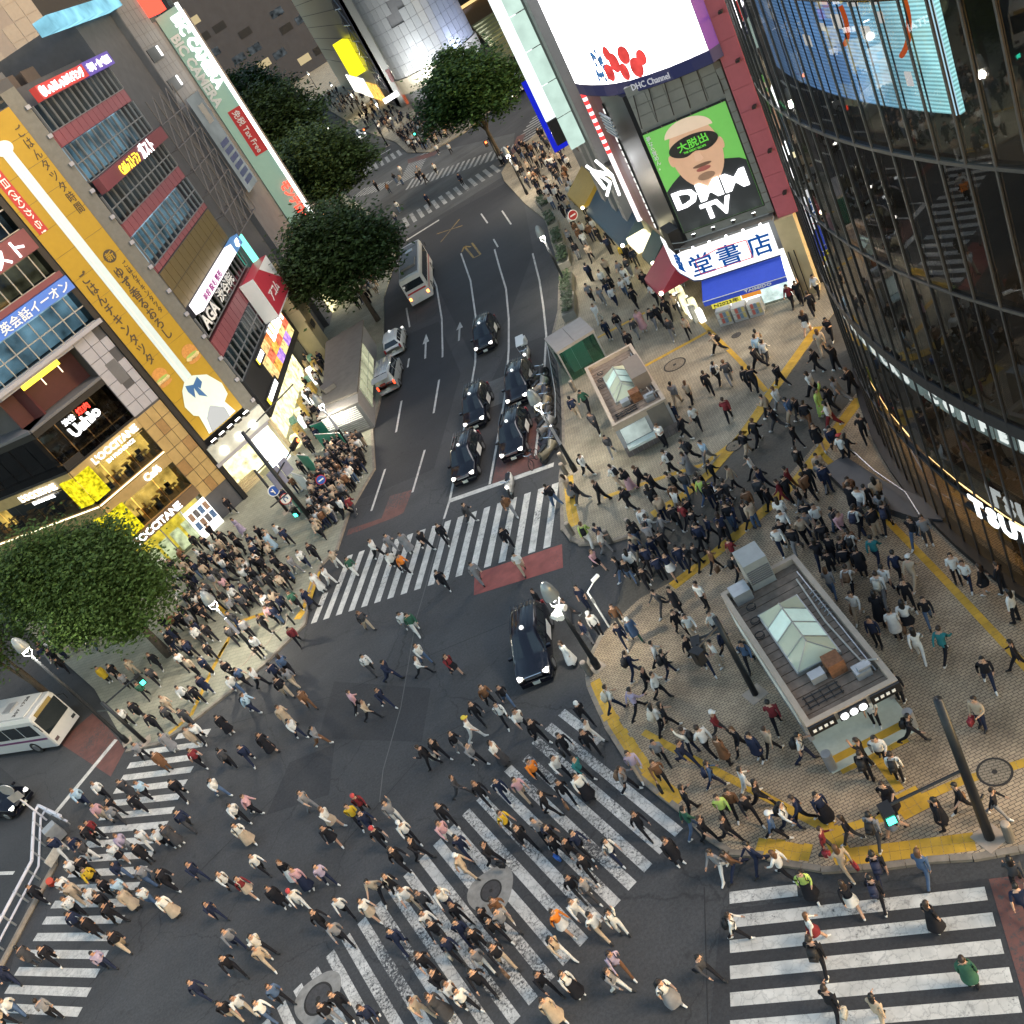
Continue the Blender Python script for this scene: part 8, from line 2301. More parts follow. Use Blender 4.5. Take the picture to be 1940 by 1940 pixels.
# ---------------------------------------------------------------- people: x, y, heading, clothing codes, extras, order from the left
PEOPLE = """3.5 12.8 57 ek C 1849;1.0 13.2 37 bb H 1670;0.1 14.0 44 kk G 1593;5.8 13.6 61 nn - 1938;3.7 14.5 20 kr HD 1773;0.5 15.3 55 kk B 1562;6.2 14.3 61 dk H 1929;0.8 16.1 4 wr KH 1549;2.9 15.9 58 kk B 1673;2.2 16.2 82 kw KH 1624;4.4 15.8 42 uu HP 1761;3.4 16.5 64 kn B 1673;-2.5 16.9 300 dk - 1346;-3.8 16.8 295 wg SB 1278;1.4 17.3 255 mk SBH 1540;-1.1 17.4 344 wk B 1405;2.7 17.3 96 bb GH 1606;7.2 16.2 318 kg - 1893;5.8 16.8 150 kk C 1792;4.0 17.5 42 gd B 1670;6.6 16.9 181 kk G 1831;4.6 17.5 158 kg KH 1699;2.6 18.1 330 rd G 1577;3.4 18.0 148 kd H 1619;1.1 18.3 129 wk H 1489;-5.1 18.0 316 gw B 1180;5.0 18.2 241 kk S 1694;0.6 19.0 191 nn - 1441;-4.8 18.5 282 vc B 1188;-0.1 19.3 188 cn - 1400;3.2 19.1 279 nk SH 1572;-0.5 19.5 210 gw - 1378;1.6 19.5 341 uk W 1479;2.1 19.5 314 wn B 1505;2.6 19.5 177 nk - 1528;5.8 18.9 52 wk B 1710;-6.4 18.7 296 wk SB 1097;-7.3 18.4 291 bb DH 1061;5.1 19.5 48 kk B 1651;-4.3 19.7 280 ww BA 1183;0.3 20.3 308 kk - 1390;-4.9 20.0 297 wb - 1150;-7.2 19.3 295 kk - 1051;5.8 19.7 243 wk H 1681;5.3 19.9 147 kk A 1644;1.3 20.6 270 kk - 1431;-0.3 20.8 309 kk - 1348;-1.6 20.8 291 kk C 1289;8.9 18.9 206 bn GP 1867;1.8 20.8 322 kk H 1452;7.0 19.8 319 kk B 1738;-6.4 20.1 300 bw B 1074;0.6 21.1 263 mk - 1384;1.0 21.1 249 ck - 1403;-0.6 21.5 16 eu - 1320;-5.3 20.9 287 ww H 1110;1.7 21.5 11 ww - 1428;-6.0 20.9 308 ow K 1079;3.9 21.4 332 wn B 1531;-4.7 21.4 302 gd - 1126;6.5 21.1 236 wk T 1666;-0.3 22.1 12 kk - 1317;-5.1 21.8 292 kd - 1100;-3.4 22.2 297 wn BH 1175;10.1 20.0 243 kn - 1877;0.9 22.5 359 un B 1366;-2.1 22.5 290 kk - 1229;-9.2 20.6 280 kk - 930;-9.9 20.3 306 wk H 899;-8.3 21.0 292 kb G 967;-4.4 22.2 286 kk - 1128;2.7 22.5 211 nk C 1447;3.2 22.4 27 bk - 1471;7.7 21.4 39 kk - 1712;11.2 20.0 135 kk - 1932;1.7 23.1 24 ck C 1384;-9.0 21.3 284 gw - 928;-10.2 20.8 309 wk - 879;-10.8 20.6 310 dd S 853;2.4 23.2 208 kk H 1415;-7.8 22.1 298 gd - 972;3.9 23.2 69 rk - 1481;-4.3 23.2 299 nk - 1115;-8.2 22.1 291 kk H 954;-4.7 23.2 292 kk - 1095;-8.9 22.1 292 kk - 920;-0.6 23.8 267 ck G 1265;1.4 23.9 108 wk - 1353;-11.5 21.0 310 bb - 814;-10.6 21.5 313 kk - 853;-7.8 22.7 273 cb - 961;9.9 21.9 36 tk - 1795;0.5 24.0 294 nn - 1307;-8.4 22.7 300 kk - 935;-5.1 23.6 303 kk G 1069;9.3 22.4 58 ww H 1748;0.9 24.3 138 wn BA 1320;2.1 24.3 315 rd W 1371;-9.9 22.4 296 nk G 873;-1.8 24.5 328 gk B 1201;-9.3 22.7 276 nn - 894;-5.1 24.1 301 kk B 1061;-0.2 24.7 265 gk - 1263;-1.2 24.8 268 vb H 1219;-10.9 22.4 290 kk H 824;12.5 21.6 117 wk H 1929;-9.3 23.5 300 kk H 884;-5.4 24.7 273 gk - 1038;8.6 23.9 223 nk - 1668;-10.2 23.3 277 kd - 847;9.3 23.7 52 wk CG 1703;-3.3 25.3 281 wk SH 1118;-13.3 21.8 281 nk - 723;-6.1 24.8 294 kk B 1009;9.8 23.7 47 wk KH 1726;10.5 23.5 247 ku - 1766;-4.0 25.7 274 kk G 1082;0.7 26.0 3 kk H 1274;-10.4 23.8 299 wg H 832;-4.8 25.6 334 kk - 1051;-7.5 25.0 324 kk G 943;0.4 26.1 31 wk BH 1258;-9.6 24.3 279 wn B 863;-3.1 26.2 307 tk - 1113;13.1 22.9 117 kk TP 1901;9.4 24.8 51 kk HD 1674;12.7 23.3 126 kk KT 1867;-8.6 25.2 320 bb W 894;-11.7 23.9 278 nn - 775;-6.5 25.9 305 yk B 976;10.5 24.6 249 kk - 1730;4.6 26.4 241 uk B 1426;-10.4 24.8 285 dk - 824;-14.3 22.9 291 kk - 666;12.5 23.9 225 wn TP 1839;8.9 25.5 230 wb GH 1630;-14.8 22.8 299 kg - 646;-3.8 26.9 291 wk - 1074;-2.3 27.1 275 kk - 1128;12.4 24.4 240 wk HT 1819;-8.4 26.1 289 nn - 891;10.0 25.5 47 wg B 1676;0.0 27.5 22 vk - 1219;-5.5 27.0 290 pb H 1001;3.7 27.3 187 wb P 1369;3.2 27.3 259 nn - 1348;1.1 27.5 318 wk P 1260;-11.0 25.4 280 wb H 791;-2.1 27.6 312 ww - 1131;10.4 25.7 42 wn - 1687;11.3 25.4 37 bb W 1738;-4.7 27.4 287 ok - 1026;-3.2 27.7 289 kk G 1084;4.2 27.6 317 nk - 1384;0.9 28.1 324 kk - 1242;-6.2 27.5 284 nn - 964;-0.7 28.3 12 wn B 1174;11.1 26.0 37 nk - 1709;1.9 28.3 2 kn B 1277;9.5 26.8 44 wk B 1619;3.0 28.3 306 kk - 1322;-8.9 27.2 298 pw - 860;8.9 27.2 56 gu H 1585;-11.5 26.3 309 kk B 762;-7.0 27.9 290 kk H 930;-2.0 28.8 284 kk W 1115;-12.7 26.0 311 wb KH 713;-10.2 27.2 325 kk - 809;4.4 28.8 290 wk - 1366;10.3 27.2 61 kk C 1642;1.8 29.1 0 wk - 1258;-14.0 25.7 287 gk - 664;-8.7 28.0 283 kk H 860;-11.0 27.3 307 kk B 775;0.7 29.4 22 nn B 1211;-12.2 26.7 252 bk - 728;-4.0 29.2 300 kk - 1030;11.1 27.4 43 tn - 1665;3.6 29.4 266 wb - 1322;9.5 28.1 72 kk - 1585;13.0 26.8 246 gd - 1763;12.7 27.1 216 ku H 1740;-5.8 29.3 330 wd SH 959;-16.8 24.8 308 uk H 547;-17.4 24.5 313 wu - 524;-7.9 29.0 335 dd - 879;10.3 28.3 73 kk - 1608;-13.7 26.8 278 wk - 669;3.3 30.0 287 kk - 1299;-10.4 28.3 285 wk W 788;10.7 28.3 45 wk B 1624;10.0 28.8 39 kk C 1585;-4.4 30.3 286 wk - 1001;-14.7 26.8 313 kk H 625;-6.8 30.1 310 gk - 910;4.8 30.6 208 wk T 1343;-11.6 28.9 298 kk R 739;12.5 28.6 49 kk B 1688;1.1 31.3 263 nn - 1193;1.6 31.2 279 ue WC 1212;-18.4 25.4 296 wb - 479;3.8 31.2 211 kk C 1294;11.6 29.3 33 wk B 1632;-10.8 29.7 287 gw AH 762;6.7 30.9 3 dk B 1408;-5.0 31.3 266 wk B 967;-18.9 25.4 289 kb - 455;11.1 29.7 270 pk - 1603;-17.3 26.8 296 bb - 519;3.3 31.8 196 dd - 1265;-14.3 28.8 304 vn - 633;-7.3 31.3 309 kg - 879;-6.5 31.5 336 ww Y 907;-1.3 32.3 195 ww DH 1088;-12.0 30.1 304 nn - 713;9.2 31.1 246 kk T 1498;10.2 30.8 261 gn - 1542;-15.6 28.5 288 ww R 584;1.4 32.5 269 cd - 1181;-4.6 32.3 279 ku - 969;-17.5 27.5 314 wk B 511;-8.2 31.6 304 kk B 845;10.7 30.8 258 wk - 1562;-8.7 31.5 156 kk G 824;12.7 30.1 59 kk - 1655;-0.1 32.8 208 ng T 1126;7.1 32.0 34 rk - 1400;6.2 32.2 16 ck G 1364;-6.0 32.3 288 kk H 917;0.4 32.9 249 wk WT 1141;12.3 30.6 43 kk C 1626;-15.3 29.3 267 pn SH 591;-5.3 32.8 294 ck - 938;-18.8 27.4 295 kk - 455;-12.5 30.9 278 yk - 687;-16.5 29.2 290 kk C 546;-12.1 31.2 279 rk BR 700;5.8 33.0 31 kk - 1330;-13.8 30.7 283 kk KH 640;5.5 33.3 18 kk - 1317;3.4 33.6 270 kk B 1234;4.6 33.5 275 nw K 1281;-20.3 27.2 321 nn - 396;-15.9 30.2 252 kw S 565;7.3 33.4 8 kk - 1377;-18.7 28.6 295 gn - 461;10.9 32.5 132 kg - 1525;-13.7 31.6 322 wb K 640;8.7 33.6 14 kk C 1423;-0.2 34.8 189 dd - 1092;6.5 34.2 17 kk - 1335;7.1 34.2 18 nk - 1356;3.0 34.8 261 ku - 1201;10.0 33.6 120 kk - 1471;0.6 35.0 232 nn T 1115;4.0 34.9 307 kk - 1234;12.3 32.9 43 gg - 1569;8.3 34.1 25 nn - 1400;10.6 33.6 146 rr - 1492;11.9 33.2 39 kk - 1546;2.8 35.2 182 ku H 1188;4.6 35.2 256 nn - 1252;-18.0 30.8 311 rb KB 484;11.3 34.0 128 rc - 1509;6.8 35.2 34 kk - 1327;3.9 35.8 194 nb - 1219;-17.3 31.6 310 wk - 506;-19.6 30.6 308 nn B 422;-14.6 33.3 318 gg - 599;4.1 36.2 210 bk - 1219;14.2 33.7 9 kk H 1616;10.5 35.1 122 nk - 1456;6.7 36.0 15 rk - 1309;14.0 33.9 15 wk R 1602;5.6 36.3 12 gd - 1268;-6.3 36.2 300 rk KB 868;8.5 35.8 3 wk - 1371;8.9 35.7 28 dk - 1387;-1.2 36.8 211 kk T 1034;12.3 34.8 47 kk B 1525;-18.9 31.7 313 wk BG 448;5.1 36.7 32 wk B 1245;2.1 37.1 293 pk K 1139;15.4 34.3 71 kk - 1643;9.6 36.4 138 bk - 1400;6.9 37.3 27 wb - 1294;10.7 36.4 140 wk - 1436;8.2 37.0 27 mu G 1342;2.9 37.9 318 wg - 1154;-10.0 36.9 301 nn H 740;13.8 35.6 249 kk KH 1558;-10.9 36.7 331 bk - 710;-7.8 37.5 334 wk H 806;-18.0 33.9 289 wb BHS 476;3.0 38.5 55 nk - 1149;13.2 36.6 108 kk - 1515;9.2 37.8 29 kk - 1361;-7.5 38.3 300 wu H 811;-21.9 32.4 290 wb SH 339;-20.5 33.4 313 nn - 388;2.5 39.3 65 mw B 1123;7.4 38.7 119 bk B 1286;15.1 36.5 135 wr H 1581;-11.4 37.9 31 pk - 686;-17.6 35.5 338 pk - 489;-13.7 37.2 327 gc B 616;-9.4 38.6 325 nn - 749;-18.3 35.5 297 wk B 466;11.4 38.4 15 kb - 1421;6.7 39.7 135 kk - 1247;5.2 39.9 128 kk B 1198;14.5 37.6 44 kc W 1536;-1.1 40.4 267 wb - 994;8.7 39.5 144 gg S 1315;-24.5 32.3 310 kb - 243;12.2 38.7 33 kk - 1440;-22.1 34.1 317 kk - 334;-25.3 31.8 306 vn - 212;9.8 39.7 202 lg G 1346;15.4 37.8 313 mm DA 1562;15.9 37.7 124 kk - 1581;-23.1 33.8 286 wu - 298;14.5 38.4 116 kd - 1520;13.4 38.8 132 kd - 1479;14.2 38.6 123 ub - 1505;16.5 37.9 115 gg H 1595;8.1 40.6 133 wk B 1278;-10.3 40.1 286 wd WB 710;-14.8 38.7 308 wn - 573;6.5 40.9 126 kk - 1224;9.2 40.6 140 dk B 1315;-7.4 41.0 278 ew - 793;-27.9 31.0 127 gk G 114;5.9 41.3 129 kp SH 1201;17.3 38.0 114 kk - 1619;-3.3 41.8 286 gg - 915;-24.2 34.4 308 bb D 261;4.4 41.8 139 kk - 1146;-23.3 35.2 318 gu - 295;-25.0 34.1 319 kk - 230;-7.8 41.6 284 wg H 778;-16.5 39.0 310 kk KD 518;13.7 40.1 124 bk - 1461;14.4 40.1 105 wg - 1483;5.6 42.3 114 wb BW 1177;-21.9 36.7 303 dd SH 344;-19.4 38.1 312 wu B 427;-14.0 40.4 297 cc - 593;16.1 39.6 118 wk H 1545;-21.2 37.2 304 nd - 366;-17.6 39.1 282 nn - 481;-26.1 34.1 317 kk C 192;-15.3 40.2 308 bb C 554;3.5 42.9 145 kd - 1108;-24.6 35.3 300 lg - 248;-1.0 43.2 272 kk - 969;-22.5 37.0 296 wk - 323;-25.5 35.1 297 kk - 217;-5.1 43.1 264 kk - 850;12.3 41.9 65 rk - 1387;-23.6 36.8 303 kk C 287;10.0 42.7 313 kk - 1304;-18.8 39.8 109 dk - 445;3.3 43.9 134 bg SH 1089;-25.5 36.0 304 kk - 223;8.9 43.2 226 wk T 1263;2.3 44.2 120 ku - 1056;-27.0 35.0 316 nk G 166;-30.1 32.5 300 wu H 43;18.0 40.5 105 kk A 1589;-28.4 34.1 307 kk - 114;-24.9 36.7 309 nu - 243;-30.5 32.2 324 bk H 26;10.9 43.0 250 wk H 1326;-23.5 37.7 288 ww - 292;-26.2 35.9 304 wk H 197;15.6 42.0 103 kk - 1483;17.4 41.3 129 kk - 1554;-9.9 43.8 297 db BP 704;-15.2 42.5 292 kb - 549;4.7 44.9 303 wk B 1119;-21.6 39.7 286 kk - 355;10.2 44.1 50 nk - 1290;-27.4 36.2 300 wk B 158;14.6 43.0 54 kk - 1436;-14.7 43.0 127 gb H 563;-25.1 37.9 290 wk K 239;14.4 43.4 58 kk - 1423;6.5 45.3 246 dg - 1164;-24.8 38.4 305 vg - 251;-26.5 37.4 291 yk B 194;-29.7 34.9 142 dd C 72;-0.0 45.9 270 cg H 972;-27.4 37.0 305 bb - 160;-20.6 41.3 312 rk - 388;-30.8 34.5 300 nn G 31;-17.3 43.0 329 ln B 487;18.5 42.5 63 bb H 1562;-18.9 42.6 296 kk KD 440;-14.9 44.4 102 uk H 555;-15.5 44.2 124 nk - 536;-27.0 38.4 299 kk - 181;11.8 45.5 47 bk H 1316;12.9 45.2 72 kk - 1349;-28.0 37.8 302 wk H 145;14.1 45.0 78 dg - 1387;-6.8 46.8 307 ok - 775;-24.2 40.7 294 kk - 277;15.8 44.7 120 kk - 1444;-4.0 47.2 273 kk - 850;11.2 46.1 51 gb - 1289;19.5 43.2 223 kk H 1577;-27.7 38.7 312 wk - 158;13.7 45.6 46 wk B 1368;-2.2 47.7 313 dd - 897;16.4 44.8 43 wd - 1458;-16.7 44.8 335 wk - 502;-23.9 41.5 315 lk - 286;-20.5 43.3 286 wk - 391;-27.1 39.5 319 dw - 181;-5.2 47.8 295 kk - 814;-20.9 43.3 301 bb C 378;-7.3 47.7 275 wk - 754;16.4 45.5 57 ld - 1444;-25.6 41.0 285 gd - 233;-22.8 42.8 305 cc C 323;-14.1 46.5 278 rk B 572;-27.0 40.5 314 kk - 189;-26.8 40.8 303 rk - 197;6.8 48.3 234 dk - 1136;16.7 45.9 69 bk - 1449;-25.7 41.6 312 kk - 233;-27.7 40.3 293 nk - 166;-29.9 38.7 321 kk - 88;-6.2 48.6 269 gg D 780;19.2 45.1 44 kw KH 1533;-18.2 45.6 294 wu - 457;-17.7 45.9 317 uk - 471;-25.0 42.5 286 dd D 256;-26.5 41.8 292 pb - 207;-22.5 44.2 308 gg D 331;-7.1 49.6 299 gg - 752;-21.3 45.3 288 dd - 367;-16.4 47.6 280 wk W 505;-29.0 41.2 290 nw - 129;-18.4 47.1 276 kk - 450;-8.1 50.1 325 wk - 721;-12.9 49.2 324 nk C 598;20.5 46.5 73 kk - 1544;-9.8 49.9 299 ew H 678;15.3 48.6 133 bk B 1364;-24.3 44.9 314 gk - 282;-20.6 46.7 293 kk - 388;-26.8 43.8 293 wk - 207;-20.1 47.2 294 nn C 401;-22.5 46.5 308 dk - 334;-11.4 50.4 317 ww - 633;-13.7 49.9 276 ek - 573;6.6 51.4 78 nb - 1098;-12.1 50.4 300 ww HS 615;-15.9 49.5 303 kk G 516;-21.4 47.4 283 wk - 367;7.4 51.5 239 ek - 1118;-23.5 46.7 279 kk - 308;-15.4 50.1 271 pk - 528;-28.1 44.2 295 ln - 168;-14.5 50.4 285 nk - 550;20.8 48.3 230 kk A 1519;-15.1 50.4 253 kk - 534;-22.6 47.6 311 bb - 334;21.8 48.0 220 wk - 1554;20.4 48.6 220 rk - 1503;-10.7 51.8 299 bw - 646;-19.7 50.2 292 kk - 411;15.2 52.4 248 bk H 1309;-14.4 52.7 283 bk - 549;-24.8 49.0 291 kk - 274;-11.9 53.9 269 kk - 609;14.5 53.3 250 dg B 1280;-25.6 49.0 300 wk - 254;-12.7 54.0 277 wn G 589;-21.7 51.1 291 wk - 360;-13.4 53.9 311 gg - 571;-16.0 53.3 297 kk - 507;-15.2 53.6 290 kk - 527;-19.7 52.2 296 kk G 411;-21.1 51.8 301 nk - 375;-16.7 53.5 286 kk - 489;-17.3 53.3 277 nk - 474;-24.5 50.7 284 ek - 287;12.2 55.1 253 kk - 1201;-18.0 53.7 285 gk - 455;-23.8 51.5 293 dk - 305;-17.0 54.4 303 nn - 479;-8.7 57.1 75 rd - 677;13.2 56.3 236 dg - 1212;14.5 56.1 230 kg - 1245;14.9 56.0 243 kk - 1256;-23.7 53.0 265 kk - 311;-9.3 57.4 45 wk - 661;13.8 56.6 256 pp D 1223;15.6 56.1 243 kk - 1272;-17.9 55.5 276 nk - 455;-11.4 57.2 69 kk - 609;-16.4 56.0 91 kk - 492;16.2 56.1 253 bd - 1287;-20.1 54.9 306 kk - 401;-10.1 57.6 77 wg - 640;-15.6 56.4 276 kk B 511;-19.2 55.4 303 kk - 424;-10.7 57.8 93 dk - 625;-9.7 58.0 83 kk - 648;-16.9 56.4 261 wk - 479;-25.9 52.9 297 gk - 254;-22.4 54.6 310 nk C 344;-15.9 57.1 306 wk - 502;11.9 58.3 249 nn T 1159;-13.6 58.1 111 nk - 555;12.8 58.4 262 kg - 1180;-18.5 56.9 112 pk H 440;-21.8 55.8 279 kk H 361;-25.6 54.2 309 bb - 264;-14.8 58.7 321 ll D 527;-22.5 56.4 289 ck - 344;-17.1 58.2 255 bk - 474;-20.0 57.4 264 gk - 404;-21.7 56.8 276 kk - 364;-15.5 59.0 21 bk G 510;-26.9 54.8 307 kk - 233;-17.9 58.4 311 kk - 453;-16.0 59.1 13 wk - 498;16.1 59.2 228 wk - 1249;-20.9 57.9 109 kk - 383;-27.8 55.4 282 yk C 212;-19.1 59.0 276 dd - 424;-17.6 59.7 102 kk - 461;-16.2 60.2 36 nk - 492;12.5 61.7 236 ww - 1139;-20.0 60.3 116 bk - 404;-18.4 60.9 110 nk - 440;-18.9 60.8 283 bk - 430;-21.6 60.9 254 kk - 367;15.3 63.0 251 wu H 1189;-17.6 62.5 298 kk - 457;15.8 63.0 64 wk - 1201;-20.8 61.6 294 nu - 386;16.8 63.1 257 bk K 1221;13.8 63.9 254 gg H 1148;-19.3 62.7 36 wk - 419;-18.5 63.5 304 kk - 437;-17.2 64.1 221 vv D 466;15.0 64.7 260 kk K 1166;-22.9 62.7 34 kk - 339;-21.4 63.3 300 kk - 373;13.5 65.6 253 gk - 1126;-23.7 63.2 115 dk - 321;-20.0 64.6 278 kk - 404;16.4 66.0 235 gg - 1185;-22.7 64.1 260 kk - 344;-32.0 60.7 278 kk - 129;-19.5 65.8 309 kk - 414;-22.1 65.1 318 ck - 357;-21.0 66.1 286 kk - 383;-23.6 65.5 275 wk - 326;16.0 68.0 263 bk - 1158;-17.9 68.4 299 kk - 448;17.8 68.6 56 yk - 1189;-34.1 64.6 292 kk - 96"""
CLOTH = {'k': ('black', (.013, .013, .017)), 'w': ('white', (.62, .61, .58)), 'n': ('navy', (.016, .022, .048)), 'g': ('grey', (.20, .20, .21)), 'd': ('charcoal', (.05, .05, .055)),
         'b': ('beige', (.42, .33, .24)), 'r': ('maroon', (.17, .025, .03)), 'p': ('pink', (.52, .30, .32)), 'o': ('orange', (.72, .21, .03)), 'y': ('yellow', (.55, .36, .03)),
         'u': ('denim blue', (.07, .11, .19)), 't': ('teal', (.03, .17, .18)), 'e': ('dark green', (.035, .10, .065)), 'v': ('lavender', (.36, .30, .40)), 'l': ('light blue', (.33, .45, .55)),
         'c': ('brown', (.15, .075, .04)), 'm': ('lime', (.42, .55, .14))}
M_CLOTH = {k: mat('cloth_' + v[0].replace(' ', '_'), v[1], .85, var=.22, scale=4, spec=.2) for k, v in CLOTH.items()}
M_SKIN = [mat('skin_a', (.47, .29, .20), .55, var=.05), mat('skin_b', (.38, .22, .15), .55, var=.05)]
M_HAIR = [mat('hair_black', (.010, .009, .009), .45, var=.1), mat('hair_dark_brown', (.028, .017, .012), .45, var=.1), mat('hair_brown', (.10, .05, .025), .5, var=.1)]
M_SHOE_W = mat('shoe_white', (.62, .62, .60), .6, var=.05)
M_SHOE_K = mat('shoe_black', (.014, .014, .015), .5, var=.05)


def skeleton(pose):
    """Joint positions (facing +x, feet at z = 0) with a radius each, and the bones between them."""
    J, B = {}, []
    def add(n, p, r, par=None, reg='top'):
        J[n] = (Vector(p), r)
        if par: B.append((par, n, reg))
    sit = pose == 'sit'
    pz = .55 if sit else .94
    lean = {'stride': .07, 'walk_a': .03, 'walk_b': .03, 'walk_phone': .05}.get(pose, 0.0)
    add('pelvis', (0, 0, pz), (.125, .155))
    add('waist', (lean * .4, 0, pz + .18), (.105, .13), 'pelvis', 'top')
    add('chest', (lean, 0, pz + .38), (.12, .165), 'waist', 'top')
    add('neck', (lean * 1.25, 0, pz + .54), (.05, .052), 'chest', 'skin')
    add('jaw', (lean * 1.4 + .035, 0, pz + .61), (.068, .062), 'neck', 'skin')
    add('brow', (lean * 1.5 + .02, 0, pz + .70), (.098, .080), 'jaw', 'skin')
    add('crown', (lean * 1.5, 0, pz + .775), (.062, .055), 'brow', 'skin')
    hip = {'walk_a': (24, -20), 'walk_b': (-20, 24), 'stride': (33, -30), 'stand': (2, -3), 'phone': (3, -4), 'walk_phone': (20, -17), 'sit': (85, 80), 'arm_up': (10, -8)}[pose]
    knee = {'walk_a': (6, 22), 'walk_b': (22, 6), 'stride': (8, 26), 'stand': (0, 2), 'phone': (2, 3), 'walk_phone': (6, 22), 'sit': (85, 82), 'arm_up': (4, 8)}[pose]
    low = 9.0
    for i, sg in enumerate((1, -1)):
        s = 'lr'[i]
        h = R(hip[i]); k = h - R(knee[i])
        hp = Vector((0, sg * .095, pz - .05))
        kn = hp + Vector((math.sin(h), sg * .01, -math.cos(h))) * .43
        an = kn + Vector((math.sin(k), 0, -math.cos(k))) * .40
        ft = R(-12) if (knee[i] > 15 and not sit) else 0
        to = an + Vector((.17 * math.cos(ft), sg * .02, -.045 + .17 * math.sin(ft)))
        he = an + Vector((-.045, 0, -.05))
        add('hip' + s, hp, (.09, .092), 'pelvis', 'bottom')
        add('knee' + s, kn, (.064, .066), 'hip' + s, 'bottom')
        add('ankle' + s, an, (.046, .048), 'knee' + s, 'bottom')
        add('toe' + s, to, (.034, .042), 'ankle' + s, 'shoe')
        add('heel' + s, he, (.036, .040), 'ankle' + s, 'shoe')
        low = min(low, to.z - .036, he.z - .036)
    arm = {'walk_a': ((-24, 12), (22, 28)), 'walk_b': ((22, 28), (-24, 12)), 'stride': ((-34, 12), (30, 32)), 'stand': ((-3, 10), (3, 8)), 'phone': ((8, 95), (4, 12)), 'walk_phone': ((10, 98), (-16, 14)), 'sit': ((25, 60), (28, 55)), 'arm_up': ((150, 20), (-6, 14))}[pose]
    for i, sg in enumerate((1, -1)):
        s = 'lr'[i]
        a = R(arm[i][0]); f = a + R(arm[i][1])
        sh = Vector((lean, sg * .185, pz + .44))
        el = sh + Vector((math.sin(a), sg * .16, -math.cos(a))) * .285
        wr = el + Vector((math.sin(f), -sg * (.12 if arm[i][1] > 60 else .02), -math.cos(f))) * .25
        hd = wr + (wr - el).normalized() * .085
        add('shoulder' + s, sh, (.068, .070), 'chest', 'top')
        add('elbow' + s, el, (.046, .047), 'shoulder' + s, 'top')
        add('wrist' + s, wr, (.033, .034), 'elbow' + s, 'sleeve')
        add('hand' + s, hd, (.026, .040), 'wrist' + s, 'skin')
    for n in J:
        p, r = J[n]
        J[n] = (Vector((p.x, p.y, p.z - (low if not sit else low))), r)
    return J, B


SLOT = {'skin': 0, 'hair': 1, 'top': 2, 'bottom': 3, 'shoe': 4, 'sleeve': 5}
BODIES, HEADS, BODIES_LOW = {}, {}, {}


